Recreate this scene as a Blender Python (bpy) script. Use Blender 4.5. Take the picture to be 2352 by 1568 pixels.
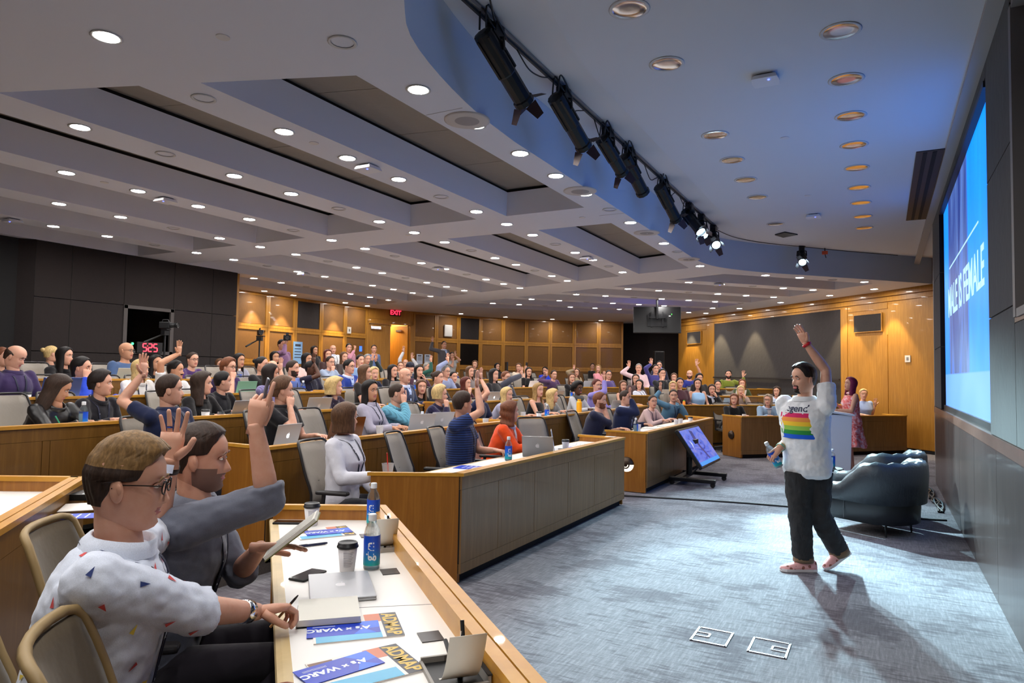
import bpy, bmesh, math, random
import numpy as np
from mathutils import Vector, Matrix, Euler
from math import sin, cos, pi, radians, sqrt, atan2, exp, hypot
random.seed(7)
rng = np.random.default_rng(7)
for o in list(bpy.data.objects):
    bpy.data.objects.remove(o)
SC = bpy.context.scene
COL = SC.collection
# ---------------------------------------------------------------- camera
YAW, PITCH, ROLL = radians(28.47), radians(2.70), radians(.96)
fw = Vector((-sin(YAW) * cos(PITCH), cos(YAW) * cos(PITCH), sin(PITCH)))
r0 = Vector((cos(YAW), sin(YAW), 0)); u0 = r0.cross(fw)
rt = r0 * cos(ROLL) + u0 * sin(ROLL); up = -r0 * sin(ROLL) + u0 * cos(ROLL)
CAMP = Vector((0, 0, 1.56))
cam = bpy.data.cameras.new('camera'); cam.lens = 24.0; cam.sensor_width = 36.0
cam.clip_start = .05; cam.clip_end = 200
co = bpy.data.objects.new('camera', cam); COL.objects.link(co)
co.matrix_world = Matrix(((rt.x, up.x, -fw.x, CAMP.x), (rt.y, up.y, -fw.y, CAMP.y), (rt.z, up.z, -fw.z, CAMP.z), (0, 0, 0, 1)))
SC.camera = co
# ---------------------------------------------------------------- world, exposure
w = bpy.data.worlds.new('world'); SC.world = w; w.use_nodes = True
w.node_tree.nodes['Background'].inputs[0].default_value = (.5, .6, .8, 1)
w.node_tree.nodes['Background'].inputs[1].default_value = .02
SC.view_settings.view_transform = 'Standard'; SC.view_settings.look = 'None'
SC.view_settings.gamma = 1.0; SC.view_settings.use_curve_mapping = False
SC.view_settings.exposure = -0.22
SC.cycles.max_bounces = 10; SC.cycles.diffuse_bounces = 6; SC.cycles.glossy_bounces = 4
SC.cycles.transmission_bounces = 8; SC.cycles.transparent_max_bounces = 12
SC.cycles.caustics_reflective = False; SC.cycles.caustics_refractive = False
SC.cycles.sample_clamp_indirect = 4.0
SC.cycles.use_denoising = True
# strengths of the lamps that the builders below use
LAMP_W = 330.0          # emission of one lit downlight lens (radiance)
LAMP_C = (1.0, .965, .93)
SPOT_W = 3000.0
SPOT_C = (.58, .90, 1.0)
SCREEN_E = 4.0
# ---------------------------------------------------------------- helpers
def sr(r, g, b):
    f = lambda c: (c / 255 / 12.92) if c <= 10 else ((c / 255 + .055) / 1.055) ** 2.4
    return (f(r), f(g), f(b), 1)

class MB:
    """collects geometry, links it as one mesh object"""
    def __init__(s): s.v = []; s.f = []; s.m = []
    def add(s, vs, fs, m=0):
        n = len(s.v); s.v.extend([tuple(p) for p in vs]); s.f.extend([tuple(i + n for i in f) for f in fs])
        s.m.extend([m] * len(fs) if isinstance(m, int) else m); return s
    def box(s, c, d, rz=0, m=0, M=None):
        hx, hy, hz = d[0] / 2, d[1] / 2, d[2] / 2
        R = M if M is not None else Matrix.Rotation(rz, 3, 'Z')
        vs = [Vector(c) + R @ Vector((x * hx, y * hy, z * hz)) for z in (-1, 1) for y in (-1, 1) for x in (-1, 1)]
        return s.add(vs, [(0, 2, 3, 1), (4, 5, 7, 6), (0, 1, 5, 4), (1, 3, 7, 5), (3, 2, 6, 7), (2, 0, 4, 6)], m)
    def prism(s, poly, z0, z1, m=0, top=None):
        n = len(poly); A = sum(poly[i][0] * poly[(i + 1) % n][1] - poly[(i + 1) % n][0] * poly[i][1] for i in range(n))
        if A < 0: poly = poly[::-1]; top = top[::-1] if top else None
        tp = top or poly
        vs = [(p[0], p[1], z0) for p in poly] + [(p[0], p[1], z1) for p in tp]
        fs = [tuple(range(n - 1, -1, -1)), tuple(range(n, 2 * n))] + [(i, (i + 1) % n, n + (i + 1) % n, n + i) for i in range(n)]
        return s.add(vs, fs, m)
    def rings(s, R, cap0=True, cap1=True, m=0, closed=True):
        n = len(R[0]); vs = [p for r in R for p in r]; fs = []
        for i in range(len(R) - 1):
            for j in range(n if closed else n - 1):
                a, b = i * n + j, i * n + (j + 1) % n
                fs.append((a, b, b + n, a + n))
        if cap0: fs.append(tuple(range(n - 1, -1, -1)))
        if cap1: fs.append(tuple(range((len(R) - 1) * n, len(R) * n)))
        return s.add(vs, fs, m)
    def tube(s, pts, rad, seg=8, m=0, sq=None):
        pts = [Vector(p) for p in pts]
        if not hasattr(rad, '__len__'): rad = [rad] * len(pts)
        R = []; ref = None
        for i, p in enumerate(pts):
            t = (pts[min(i + 1, len(pts) - 1)] - pts[max(i - 1, 0)])
            t = t.normalized() if t.length > 1e-9 else Vector((0, 0, 1))
            if ref is None: ref = Vector((0, 0, 1)) if abs(t.z) < .9 else Vector((1, 0, 0))
            a = t.cross(ref).normalized(); b = a.cross(t).normalized(); ref = b
            r = rad[i]; ra, rb = (r if hasattr(r, '__len__') else (r, r))
            R.append([p + a * (cos(2 * pi * k / seg) * ra) + b * (-sin(2 * pi * k / seg) * rb) for k in range(seg)])
        return s.rings([r[::-1] for r in R], m=m)
    def lathe(s, prof, seg=16, c=(0, 0, 0), m=0, M=None, cap0=True, cap1=True):
        R = []
        for r, z in prof:
            ring = [Vector((r * cos(2 * pi * k / seg), r * sin(2 * pi * k / seg), z)) for k in range(seg)]
            R.append([Vector(c) + (M @ p if M is not None else p) for p in ring])
        return s.rings(R, cap0, cap1, m)
    def ball(s, c, r, seg=12, rg=8, m=0, M=None):
        rr = r if hasattr(r, '__len__') else (r, r, r)
        R = []
        for i in range(rg + 1):
            t = -pi / 2 + pi * i / rg; t = max(min(t, pi / 2 - .02), -pi / 2 + .02)
            ring = [Vector((rr[0] * cos(t) * cos(2 * pi * k / seg), rr[1] * cos(t) * sin(2 * pi * k / seg), rr[2] * sin(t))) for k in range(seg)]
            R.append([Vector(c) + (M @ p if M is not None else p) for p in ring])
        return s.rings(R, m=m)
    def mesh(s, name, mats, smooth=False):
        me = bpy.data.meshes.new(name); me.from_pydata(s.v, [], s.f)
        mats = mats if isinstance(mats, (list, tuple)) else [mats]
        for m in mats: me.materials.append(m)
        if len(mats) > 1: me.polygons.foreach_set('material_index', s.m)
        if smooth: me.polygons.foreach_set('use_smooth', [True] * len(me.polygons))
        me.update(); return me
    def build(s, name, mats, parent=None, smooth=False, bevel=0, auto=None):
        me = s.mesh(name, mats, smooth or bool(auto))
        o = link(name, me, parent)
        if auto: edge_split_angle(me, auto)
        if bevel:
            b = o.modifiers.new('bevel', 'BEVEL'); b.width = bevel; b.segments = 2; b.limit_method = 'ANGLE'; b.angle_limit = radians(40)
        return o

def edge_split_angle(me, deg):
    bm = bmesh.new(); bm.from_mesh(me)
    for e in bm.edges:
        if len(e.link_faces) == 2 and e.calc_face_angle(0) > radians(deg): e.smooth = False
    bm.to_mesh(me); bm.free()

def link(name, data, parent=None):
    o = bpy.data.objects.new(name, data); COL.objects.link(o)
    if parent is not None: o.parent = parent
    return o
def tag(o, label, cat, group=None):
    o['label'] = label; o['category'] = cat
    if group: o['group'] = group
    return o
def thing(name, label, cat, loc=(0, 0, 0), rz=0, group=None):
    o = link(name, None); o.location = loc; o.rotation_euler = (0, 0, rz); o.empty_display_size = .1
    return tag(o, label, cat, group)
def struct(o): o['kind'] = 'structure'; return o
def dup(root, loc=None, rz=None, label=None, group=None):
    r = root.copy(); COL.objects.link(r)
    if loc is not None: r.location = loc
    if rz is not None: r.rotation_euler = (0, 0, rz)
    if label: r['label'] = label
    if group: r['group'] = group
    for ch in list(root.children):
        c = ch.copy(); COL.objects.link(c); c.parent = r
        for g in list(ch.children):
            d = g.copy(); COL.objects.link(d); d.parent = c
    return r
def text_mesh(body, size, depth=.001, align='CENTER', bold=0.0):
    cu = bpy.data.curves.new('lettering', 'FONT'); cu.body = body; cu.size = size; cu.extrude = depth
    cu.align_x = align; cu.align_y = 'CENTER'; cu.offset = bold; cu.resolution_u = 3
    ob = bpy.data.objects.new('lettering', cu); COL.objects.link(ob)
    dg = bpy.context.evaluated_depsgraph_get(); me = bpy.data.meshes.new_from_object(ob.evaluated_get(dg))
    bpy.data.objects.remove(ob); bpy.data.curves.remove(cu); me.name = 'lettering'
    return me
def lettering(name, body, size, mat, parent, loc, M, depth=.001, bold=0.0, sx=1.0):
    me = text_mesh(body, size, depth, bold=bold)
    me.materials.clear(); me.materials.append(mat)
    M4 = Matrix.Translation(loc) @ M.to_4x4() @ Matrix.Diagonal((sx, 1, 1, 1))
    me.transform(M4)
    return link(name, me, parent)
# ---------------------------------------------------------------- materials
MC = {}
def mat(name, col, rough=.6, metal=0, emit=None, es=0, spec=.5, trans=0, ior=1.45, alpha=1, coat=0, sheen=0):
    if name in MC: return MC[name]
    m = bpy.data.materials.new(name); m.use_nodes = True; b = m.node_tree.nodes['Principled BSDF']
    b.inputs['Base Color'].default_value = col if len(col) == 4 else (*col, 1)
    b.inputs['Roughness'].default_value = rough; b.inputs['Metallic'].default_value = metal
    b.inputs['Specular IOR Level'].default_value = spec; b.inputs['IOR'].default_value = ior
    b.inputs['Transmission Weight'].default_value = trans; b.inputs['Alpha'].default_value = alpha
    b.inputs['Coat Weight'].default_value = coat; b.inputs['Sheen Weight'].default_value = sheen
    if emit is not None:
        b.inputs['Emission Color'].default_value = emit if len(emit) == 4 else (*emit, 1)
        b.inputs['Emission Strength'].default_value = es
    MC[name] = m; return m
def nodes(m): return m.node_tree.nodes, m.node_tree.links, m.node_tree.nodes['Principled BSDF']
def coords(nt, lk, scale=(1, 1, 1), rot=(0, 0, 0), kind='Object'):
    tc = nt.new('ShaderNodeTexCoord'); mp = nt.new('ShaderNodeMapping')
    mp.inputs['Scale'].default_value = scale; mp.inputs['Rotation'].default_value = rot
    lk.new(tc.outputs[kind], mp.inputs[0]); return mp.outputs[0]
def noise(nt, lk, vec, scale, detail=4, rough=.6, dist=0):
    n = nt.new('ShaderNodeTexNoise'); n.inputs['Scale'].default_value = scale; n.inputs['Detail'].default_value = detail
    n.inputs['Roughness'].default_value = rough; n.inputs['Distortion'].default_value = dist
    lk.new(vec, n.inputs['Vector']); return n.outputs[0]
def ramp(nt, lk, fac, stops):
    r = nt.new('ShaderNodeValToRGB'); e = r.color_ramp.elements
    while len(e) < len(stops): e.new(.5)
    for k, (p, c) in enumerate(stops): e[k].position = p; e[k].color = c if len(c) == 4 else (*c, 1)
    lk.new(fac, r.inputs[0]); return r.outputs[0]
def mixc(nt, lk, fac, a, b, mode='MIX'):
    n = nt.new('ShaderNodeMix'); n.data_type = 'RGBA'; n.blend_type = mode
    for s_, v in ((n.inputs[0], fac), (n.inputs[6], a), (n.inputs[7], b)):
        if hasattr(v, 'is_output'): lk.new(v, s_)
        else: s_.default_value = v
    return n.outputs[2]
def bump(nt, lk, b, h, strength=.2, dist=.01):
    n = nt.new('ShaderNodeBump'); n.inputs['Strength'].default_value = strength; n.inputs['Distance'].default_value = dist
    lk.new(h, n.inputs['Height']); lk.new(n.outputs[0], b.inputs['Normal'])
def mul(c, k): return (c[0] * k, c[1] * k, c[2] * k, 1)
def wood(name, c1, c2, scale=(14, 14, .9), rough=.42, figure=.5):
    if name in MC: return MC[name]
    m = mat(name, c1, rough, coat=.15); nt, lk, b = nodes(m)
    v = coords(nt, lk, scale)
    n1 = noise(nt, lk, v, 2.2, 5, .62, .6); n2 = noise(nt, lk, coords(nt, lk, (1.3, 1.3, .45)), 1.6, 3)
    c = ramp(nt, lk, n1, [(.28, mul(c1, .82)), (.5, c1), (.74, c2)])
    c = mixc(nt, lk, n2, c, mixc(nt, lk, .35, c, c2), 'MIX')
    lk.new(c, b.inputs['Base Color']); bump(nt, lk, b, n1, .05, .002); return m
def fabric(name, c, rough=.9, scale=300, var=.25, sheen=.2):
    if name in MC: return MC[name]
    m = mat(name, c, rough, spec=.2, sheen=sheen); nt, lk, b = nodes(m)
    n = noise(nt, lk, coords(nt, lk), scale, 2); n2 = noise(nt, lk, coords(nt, lk), 9, 3)
    k = ramp(nt, lk, n, [(.3, mul(c, 1 - var)), (.7, mul(c, 1 + var))])
    k = mixc(nt, lk, n2, k, mul(c, .9)); lk.new(k, b.inputs['Base Color'])
    bump(nt, lk, b, n2, .35, .012); return m
W_OAK = wood('golden_anigre', sr(160, 108, 34), sr(182, 130, 52))
W_DESK = wood('desk_anigre', sr(146, 92, 30), sr(168, 112, 44))
W_FRONT = wood('desk_front_veneer', sr(128, 94, 52), sr(148, 112, 68))
W_ROW_DIM = wood('row_front_veneer_dim', sr(112, 76, 26), sr(130, 92, 38))  # desk-front veneer, the dimmer light on the raised rows put into its colour
W_LEDGE = wood('ledge_maple', sr(196, 138, 44), sr(210, 156, 62), (2, 2, 2), .35)
W_PANEL = wood('panel_weave', sr(116, 76, 28), sr(132, 90, 38), (60, 60, 6), .7)
W_DADO = wood('dark_walnut', sr(62, 52, 50), sr(92, 80, 76), (22, 22, .7), .3)
W_RAIL = wood('walnut_rail', sr(92, 66, 56), sr(112, 82, 70), (2, 2, 2), .35)
WHITE = mat('white_laminate', sr(236, 234, 230), .35)
PAINT = mat('ceiling_paint', sr(218, 220, 230), .85)
PAINT_UP = mat('stage_ceiling_paint', sr(214, 216, 220), .85)
FASC = mat('fascia_paint', sr(200, 212, 230), .8)
TILE = fabric('acoustic_tile', sr(132, 122, 112), .95, 500, .15)
DARKF = fabric('dark_wall_fabric', sr(44, 38, 37), .95, 400, .2)
DARKP = mat('dark_joint', sr(14, 12, 12), .8)
BLACK = mat('black_plastic', sr(18, 18, 20), .45)
BLACKM = mat('black_metal', sr(20, 20, 23), .4, .3)
CHROME = mat('polished_reflector', sr(225, 225, 228), .12, 1.0)
RIM = mat('lamp_trim', sr(200, 200, 200), .4)
GREYT = mat('grey_trim', sr(120, 116, 116), .6)
def carpet():
    m = mat('woven_carpet', sr(120, 118, 124), .95, spec=.15); nt, lk, b = nodes(m)
    a = noise(nt, lk, coords(nt, lk, (4.5, 26, 5)), 1.0, 5, .7)      # dark dashes across the stage
    c = noise(nt, lk, coords(nt, lk, (70, 6.5, 5)), 1.0, 3, .7)      # pale threads along the stage
    f = noise(nt, lk, coords(nt, lk, (6, 60, 5)), 1.0, 3, .7)        # threads across
    d = noise(nt, lk, coords(nt, lk), 1.7, 3, .6)
    e = noise(nt, lk, coords(nt, lk, (500, 160, 90)), 1.0, 2)
    base = ramp(nt, lk, c, [(.32, sr(112, 110, 116)), (.52, sr(134, 132, 138)), (.72, sr(164, 162, 168))])
    base = mixc(nt, lk, .4, base, ramp(nt, lk, f, [(.3, sr(104, 102, 108)), (.7, sr(158, 156, 160))]))
    dm = nt.new('ShaderNodeMath'); dm.operation = 'MULTIPLY'; lk.new(a, dm.inputs[0]); lk.new(d, dm.inputs[1])
    dk = ramp(nt, lk, dm.outputs[0], [(.19, (0, 0, 0)), (.25, (1, 1, 1))])
    col = mixc(nt, lk, dk, mixc(nt, lk, .45, sr(74, 66, 74), base), base)
    col = mixc(nt, lk, .10, col, ramp(nt, lk, e, [(.3, (.02, .02, .02)), (.7, (.6, .6, .6))]), 'OVERLAY')
    lk.new(col, b.inputs['Base Color']); bump(nt, lk, b, e, .3, .004); return m
CARPET = carpet()
CARPET2 = fabric('tier_carpet', sr(92, 84, 80), .95, 120, .3)
# ================================================================ room shell
NT = 5; PITCHR = 1.42; STEP = .15; X1 = -2.75
ZC, ZU, ZF = 3.6, 4.03, 4.15
def XK(k): return X1 - PITCHR * (k - 1)
def ZK(k): return STEP * min(k - 1, 4)
fl = MB().prism([(-12, -8), (2.2, -8), (2.2, 18.4), (-12, 26)], -.1, 0).build('floor', CARPET); struct(fl)
AU = Vector((-.747, .664)).normalized(); AN = Vector((-AU.y, AU.x))        # near wing: along, back
DU = Vector((.674, .738)).normalized(); DN = Vector((-DU.y, DU.x))         # far wing: along, back
for k in range(1, NT + 1):
    o = PITCHR * (k - 1)
    ca = Vector((XK(k), 3.32 - .55 * (k - 1))); cd = Vector((XK(k), 13.38 + .59 * (k - 1)))
    a0 = ca - AU * (4.2 + .6 * k); d1 = cd + DU * (6.2 + .75 * k)
    z = ZK(k)
    poly = [tuple(a0), tuple(ca), tuple(cd), tuple(d1), (-6, 27), (-17, 27), (-17, -8), (-6, -8)]
    if k == 1: continue
    struct(MB().prism(poly, z - STEP - .02, z).build('floor', CARPET2))
    nos = MB()
    for a, b in ((a0, ca), (ca, cd), (cd, d1)):
        dd = (b - a).normalized(); n = Vector((dd.y, -dd.x)) * .012
        nos.prism([tuple(a + n), tuple(b + n), tuple(b - n * 2), tuple(a - n * 2)], z - .03, z + .003)
    struct(nos.build('trim_1', DARKP))
# ---------------- ceilings
fas = [(.95, 16.8), (.0, 15.85), (-.7, 15.15), (-1.3, 14.55), (-1.9, 13.97), (-2.35, 13.4), (-2.66, 12.85), (-2.82, 12.2), (-2.84, 11.4)]
near = [(-2.83, 5.2), (-2.78, 4.5), (-2.66, 3.8), (-2.5, 3.25), (-2.28, 2.9), (-1.9, 2.35), (-1.2, 1.6), (.9, -.6)]
fascia = fas + near
def bez(pts, n=4):
    out = []
    P = [Vector(p) for p in pts]
    for i in range(len(P) - 1):
        a, b, c, d = P[max(i - 1, 0)], P[i], P[i + 1], P[min(i + 2, len(P) - 1)]
        for j in range(n):
            t = j / n
            out.append(.5 * ((2 * b) + (c - a) * t + (2 * a - 5 * b + 4 * c - d) * t * t + (3 * b - 3 * c + d - a) * t ** 3))
    out.append(P[-1]); return out
fc = bez(fas, 3) + bez(near, 3)
def off_line(pts, d):
    out = []
    for i, p in enumerate(pts):
        t = (pts[min(i + 1, len(pts) - 1)] - pts[max(i - 1, 0)]).normalized()
        out.append(p + Vector((-t.y, t.x)) * d)      # left of travel = towards the stage
    return out
def coffers():
    C = []
    for i in range(7):
        xr, xl = -3.18 - 1.545 * i, -4.27 - 1.545 * i
        nr = lambda x: 3.54 + .37 * (x + 3.18); frr = lambda x: 12.8 - .335 * (x + 3.2)
        C.append((i, 1, [(xr, nr(xr)), (xr, 7.66), (xl, 7.66), (xl, nr(xl))]))
        C.append((i, 2, [(xr, 8.6), (xr, frr(xr)), (xl, frr(xl)), (xl, 8.6)]))
        if i < 6:
            q = 1.573 * i
            a = Vector((-2.73 - q, 13.79 + .384 * q)); b = a + Vector((-1.12, .43))
            ea = a + Vector((1, 1)) * ((16.2 - a.x - a.y) / 2); eb = b + Vector((1, 1)) * ((16.2 - b.x - b.y) / 2)
            C.append((i, 3, [tuple(a), tuple(ea), tuple(eb), tuple(b)]))
            if i < 5: C.append((i, 0, [(p[0], 16.3 - p[1]) for p in (tuple(a), tuple(b), tuple(eb), tuple(ea))]))
    return C
COF = coffers()
back_poly = [Vector(p) for p in ((-6.2, 24.9), (-8.7, 25.6), (-15.5, 25.6), (-15.5, -9), (.9, -9))]
cu = bpy.data.curves.new('ceiling', 'CURVE'); cu.dimensions = '2D'; cu.fill_mode = 'BOTH'
def spl(pts):
    s = cu.splines.new('POLY'); s.points.add(len(pts) - 1)
    for p, q in zip(s.points, pts): p.co = (q[0], q[1], 0, 1)
    s.use_cyclic_u = True
spl(list(fc) + back_poly[::-1])
for i, b, poly in COF: spl(poly)
tmp = bpy.data.objects.new('ceiling', cu); COL.objects.link(tmp)
me = bpy.data.meshes.new_from_object(tmp.evaluated_get(bpy.context.evaluated_depsgraph_get()))
bpy.data.objects.remove(tmp); me.name = 'ceiling'; me.materials.clear(); me.materials.append(PAINT)
ceil = link('ceiling', me); ceil.location.z = ZC; struct(ceil)
def inset(poly, d):
    P = [Vector(p) for p in poly]; n = len(P); A = sum(P[i].x * P[(i + 1) % n].y - P[(i + 1) % n].x * P[i].y for i in range(n)); s = 1 if A > 0 else -1
    out = []
    for i in range(n):
        e0 = (P[i] - P[i - 1]).normalized(); e1 = (P[(i + 1) % n] - P[i]).normalized()
        n0 = Vector((-e0.y, e0.x)) * s; n1 = Vector((-e1.y, e1.x)) * s
        out.append(P[i] + (n0 + n1) / (1 + n0.dot(n1)) * d)
    return out
for i, b, poly in COF:
    q = inset(poly, .03) if b in (1, 2) else inset(poly, .02)
    n = len(poly); bx = MB()
    top = [(p.x, p.y) for p in q]
    vs = [(p[0], p[1], ZC) for p in poly] + [(p[0], p[1], ZC + .30) for p in top]
    bx.add(vs, [(k, (k + 1) % n, n + (k + 1) % n, n + k) for k in range(n)])
    cf = struct(bx.build('ceiling', PAINT))
    rv = MB(); o2 = inset(top, -.04)
    vs = [(p[0], p[1], ZC + .30) for p in top] + [(p.x, p.y, ZC + .345) for p in o2]
    rv.add(vs, [(k, (k + 1) % n, n + (k + 1) % n, n + k) for k in range(n)])
    rv.build('reveal', DARKP, cf)
    # acoustic tiles, one piece every 1.2 m or so
    a, bb, c, d = [Vector((p.x, p.y)) for p in o2]
    L = max((bb - a).length, (c - d).length); m = max(2, round(L / 1.2))
    for t in range(m):
        t0, t1 = t / m + .004 / L, (t + 1) / m - .004 / L
        MB().prism([tuple(a.lerp(bb, t0)), tuple(a.lerp(bb, t1)), tuple(d.lerp(c, t1)), tuple(d.lerp(c, t0))], ZC + .345, ZC + .37).build('acoustic_tile', TILE, cf)
# fascia, upper ceiling
fa = MB(); n = len(fc)
fa.add([(p.x, p.y, ZC) for p in fc] + [(p.x, p.y, ZF) for p in fc], [(i, i + 1, n + i + 1, n + i) for i in range(n - 1)])
struct(fa.build('wall_fascia', FASC, smooth=True))
ins = off_line(fc, .74)
sl = MB(); sl.add([(p.x, p.y, ZF) for p in fc] + [(p.x, p.y, ZU) for p in ins], [(i, i + 1, n + i + 1, n + i) for i in range(n - 1)])
struct(sl.build('ceiling', PAINT_UP, smooth=True))
uc = MB(); m = len(ins)
uc.add([(p.x, p.y, ZU) for p in ins] + [(2.0, p.y, ZU) for p in ins], [(i, i + 1, m + i + 1, m + i) for i in range(m - 1)])
struct(uc.build('ceiling', PAINT_UP))
struct(MB().box((.66, 6, ZU - .02), (.10, 24, .04)).build('trim_2', mat('ceiling_edge_trim', sr(170, 168, 168), .7)))
# faint construction joints in the plaster
jm = mat('plaster_joint', sr(170, 168, 170), .9)
jt = MB()
for y in (4.35, 8.13): jt.box(((-2.85 - 3.15) / 2, y, ZC - .001), (.34, .006, .002))
jt.box((-2.45, 4.02, ZC + .0), (.001, .001, .001))
struct(jt.build('trim_3', jm))
# ---------------- stage wall (X = .71)
XW = .71
def slabx(y0, y1, z0, z1, m, x0=XW, t=.25, name='wall_stage', par=None):
    return MB().box((x0 + t / 2, (y0 + y1) / 2, (z0 + z1) / 2), (t, abs(y1 - y0), z1 - z0)).build(name, m, par)
sw = struct(MB().box((1.2, 4, 2.1), (.3, 17, 4.2)).build('wall_stage', DARKP))
yy = -4.5; wid = [1.25, 1.25, 1.3, 1.3, 1.2, 1.22, 1.2, 1.25, 1.2, 1.25, 1.2, 1.25, 1.2, 1.2]
k = 0
edges = [-4.5, -3.3, -2.1, -.9, .3, 1.5, 2.6, 3.7, 4.72, 5.95, 7.3, 8.6, 9.9, 11.1, 12.35]
for a, b in zip(edges[:-1], edges[1:]):
    slabx(a + .004, b - .004, .0, 1.075, W_DADO, XW, .12, 'dado_panel', sw)
slabx(-4.5, 12.35, 1.08, 1.17, W_RAIL, XW - .01, .16, 'dado_rail', sw)
def wp(y0, y1, z0, z1): slabx(y0 + .005, y1 - .005, z0 + .005, z1 - .005, DARKF, XW, .15, 'fabric_panel', sw)
for z0, z1 in ((1.17, 2.03), (2.03, 3.05), (3.05, 4.03)): wp(5.08, 6.2, z0, z1)
for z0, z1 in ((1.17, 2.03), (2.03, 3.05), (3.05, 4.03)): wp(11.02, 12.35, z0, z1)
for y0, y1 in ((6.2, 8.6), (8.6, 11.02)): wp(y0, y1, 3.88, 4.03)
wp(-4.5, -.2, 1.17, 4.03)
for y0, y1 in ((-.2, 2.4), (2.4, 5.08)): wp(y0, y1, 1.17, 1.92)
wp(-.2, 5.08, 3.9, 4.03)
slabx(-.2, 5.08, 1.92, 1.97, W_RAIL, XW, .14, 'dado_rail', sw)
slabx(12.35, 12.42, 0, 4.03, mat('wall_end_trim', sr(150, 148, 146), .5), XW, .3, 'end_trim', sw)
# second (dark) projection screen in the nearer recess
sc2 = thing('projection_screen', 'switched-off black projection screen recessed in the dark stage wall at the right edge', 'screen', (XW + .12, 2.4, 2.9))
MB().box((0, 0, 0), (.02, 4.9, 1.75)).build('screen_surface', mat('dark_screen', sr(10, 10, 14), .4), sc2)
b = MB()
for d, s in (((0, 2.62, 0), (.22, .08, 1.9)), ((0, -2.5, 0), (.22, .08, 1.9)), ((0, 0, .94), (.22, 5.1, .05)), ((0, 0, -.93), (.22, 5.1, .05))): b.box((d[0] - .02, d[1], d[2]), s)
b.build('frame', GREYT, sc2)
# ---------------- lit projection screen
SY0, SY1, SZ0, SZ1 = 6.24, 10.86, 1.24, 3.82; SX = XW + .05
ps = thing('projection_screen', 'large lit projection screen with blue slide reading IS FEMALE on the stage wall', 'screen', (SX, (SY0 + SY1) / 2, SZ0))
def slide_mat():
    m = mat('slide_image', (0, 0, 0), .5); nt, lk, b = nodes(m)
    tc = nt.new('ShaderNodeTexCoord'); sp = nt.new('ShaderNodeSeparateXYZ'); lk.new(tc.outputs['Generated'], sp.inputs[0])
    u = nt.new('ShaderNodeMath'); u.operation = 'SUBTRACT'; u.inputs[0].default_value = 1; lk.new(sp.outputs[1], u.inputs[1])   # 0 left (far) .. 1 right (near)
    cmb = nt.new('ShaderNodeCombineXYZ'); lk.new(u.outputs[0], cmb.inputs[0]); lk.new(sp.outputs[2], cmb.inputs[1])
    mp = nt.new('ShaderNodeMapping'); mp.inputs['Scale'].default_value = (7, 1.3, 1); lk.new(cmb.outputs[0], mp.inputs[0])
    n1 = noise(nt, lk, mp.outputs[0], 1.0, 3, .5, 1.2)
    ad = nt.new('ShaderNodeMath'); ad.operation = 'MULTIPLY_ADD'; lk.new(u.outputs[0], ad.inputs[0]); ad.inputs[1].default_value = .0; lk.new(n1, ad.inputs[2])
    body = ramp(nt, lk, ad.outputs[0], [(.32, (.004, .012, .08)), (.42, (.014, .03, .12)), (.5, (.022, .045, .14)), (.58, (.035, .07, .2)), (.66, (.006, .05, .3))])
    edge = ramp(nt, lk, u.outputs[0], [(0, (1, 1, 1)), (.14, (1, 1, 1)), (.16, (0, 0, 0)), (.60, (0, 0, 0)), (.63, (1, 1, 1))])
    col = mixc(nt, lk, edge, body, mixc(nt, lk, n1, (.0, .07, .5, 1), (.0, .14, .5, 1)))
    band = ramp(nt, lk, sp.outputs[2], [(.155, (1, 1, 1)), (.16, (0, 0, 0))])
    col = mixc(nt, lk, band, col, (.05, .15, .5, 1))
    lk.new(col, b.inputs['Emission Color']); b.inputs['Emission Strength'].default_value = SCREEN_E; b.inputs['Base Color'].default_value = (.02, .02, .02, 1)
    return m
MB().box((0, 0, (SZ1 - SZ0) / 2), (.012, SY1 - SY0, SZ1 - SZ0)).build('screen_surface', slide_mat(), ps)
b = MB()
for y in (SY1 + .06, SY0 - .02): b.box((.03, y - (SY0 + SY1) / 2, (SZ1 - SZ0) / 2), (.06, .12 if y > 8 else .04, SZ1 - SZ0 + .1))
b.box((.0, 0, SZ1 - SZ0 + .025), (.12, SY1 - SY0, .05)); b.box((.02, 0, -.035), (.1, SY1 - SY0, .07))
b.build('frame', BLACK, ps)
SM = mat('slide_white', (0, 0, 0), .5, emit=(.16, .27, .34), es=SCREEN_E)
RS = Matrix(((0, 0, -1), (-1, 0, 0), (0, 1, 0)))     # text facing -X
lettering('slide_text', 'MALE IS FEMALE', .50, SM, ps, Vector((-.009, -.02, 1.28)), RS, .001, .008, .98)
MB().box((-.008, .05, 1.72), (.004, 2.9, .016)).build('slide_rule', SM, ps)
# ---------------- side wall (far), 45 degrees
def wallseg(a, b, z0, z1, m, t=.12, name='wall_far', par=None, off=0.0):
    a, b = Vector(a), Vector(b); d = (b - a).normalized(); n = Vector((d.y, -d.x))
    return MB().prism([tuple(a - n * off), tuple(b - n * off), tuple(b + n * (t)), tuple(a + n * (t))], z0, z1).build(name, m, par)
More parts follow.
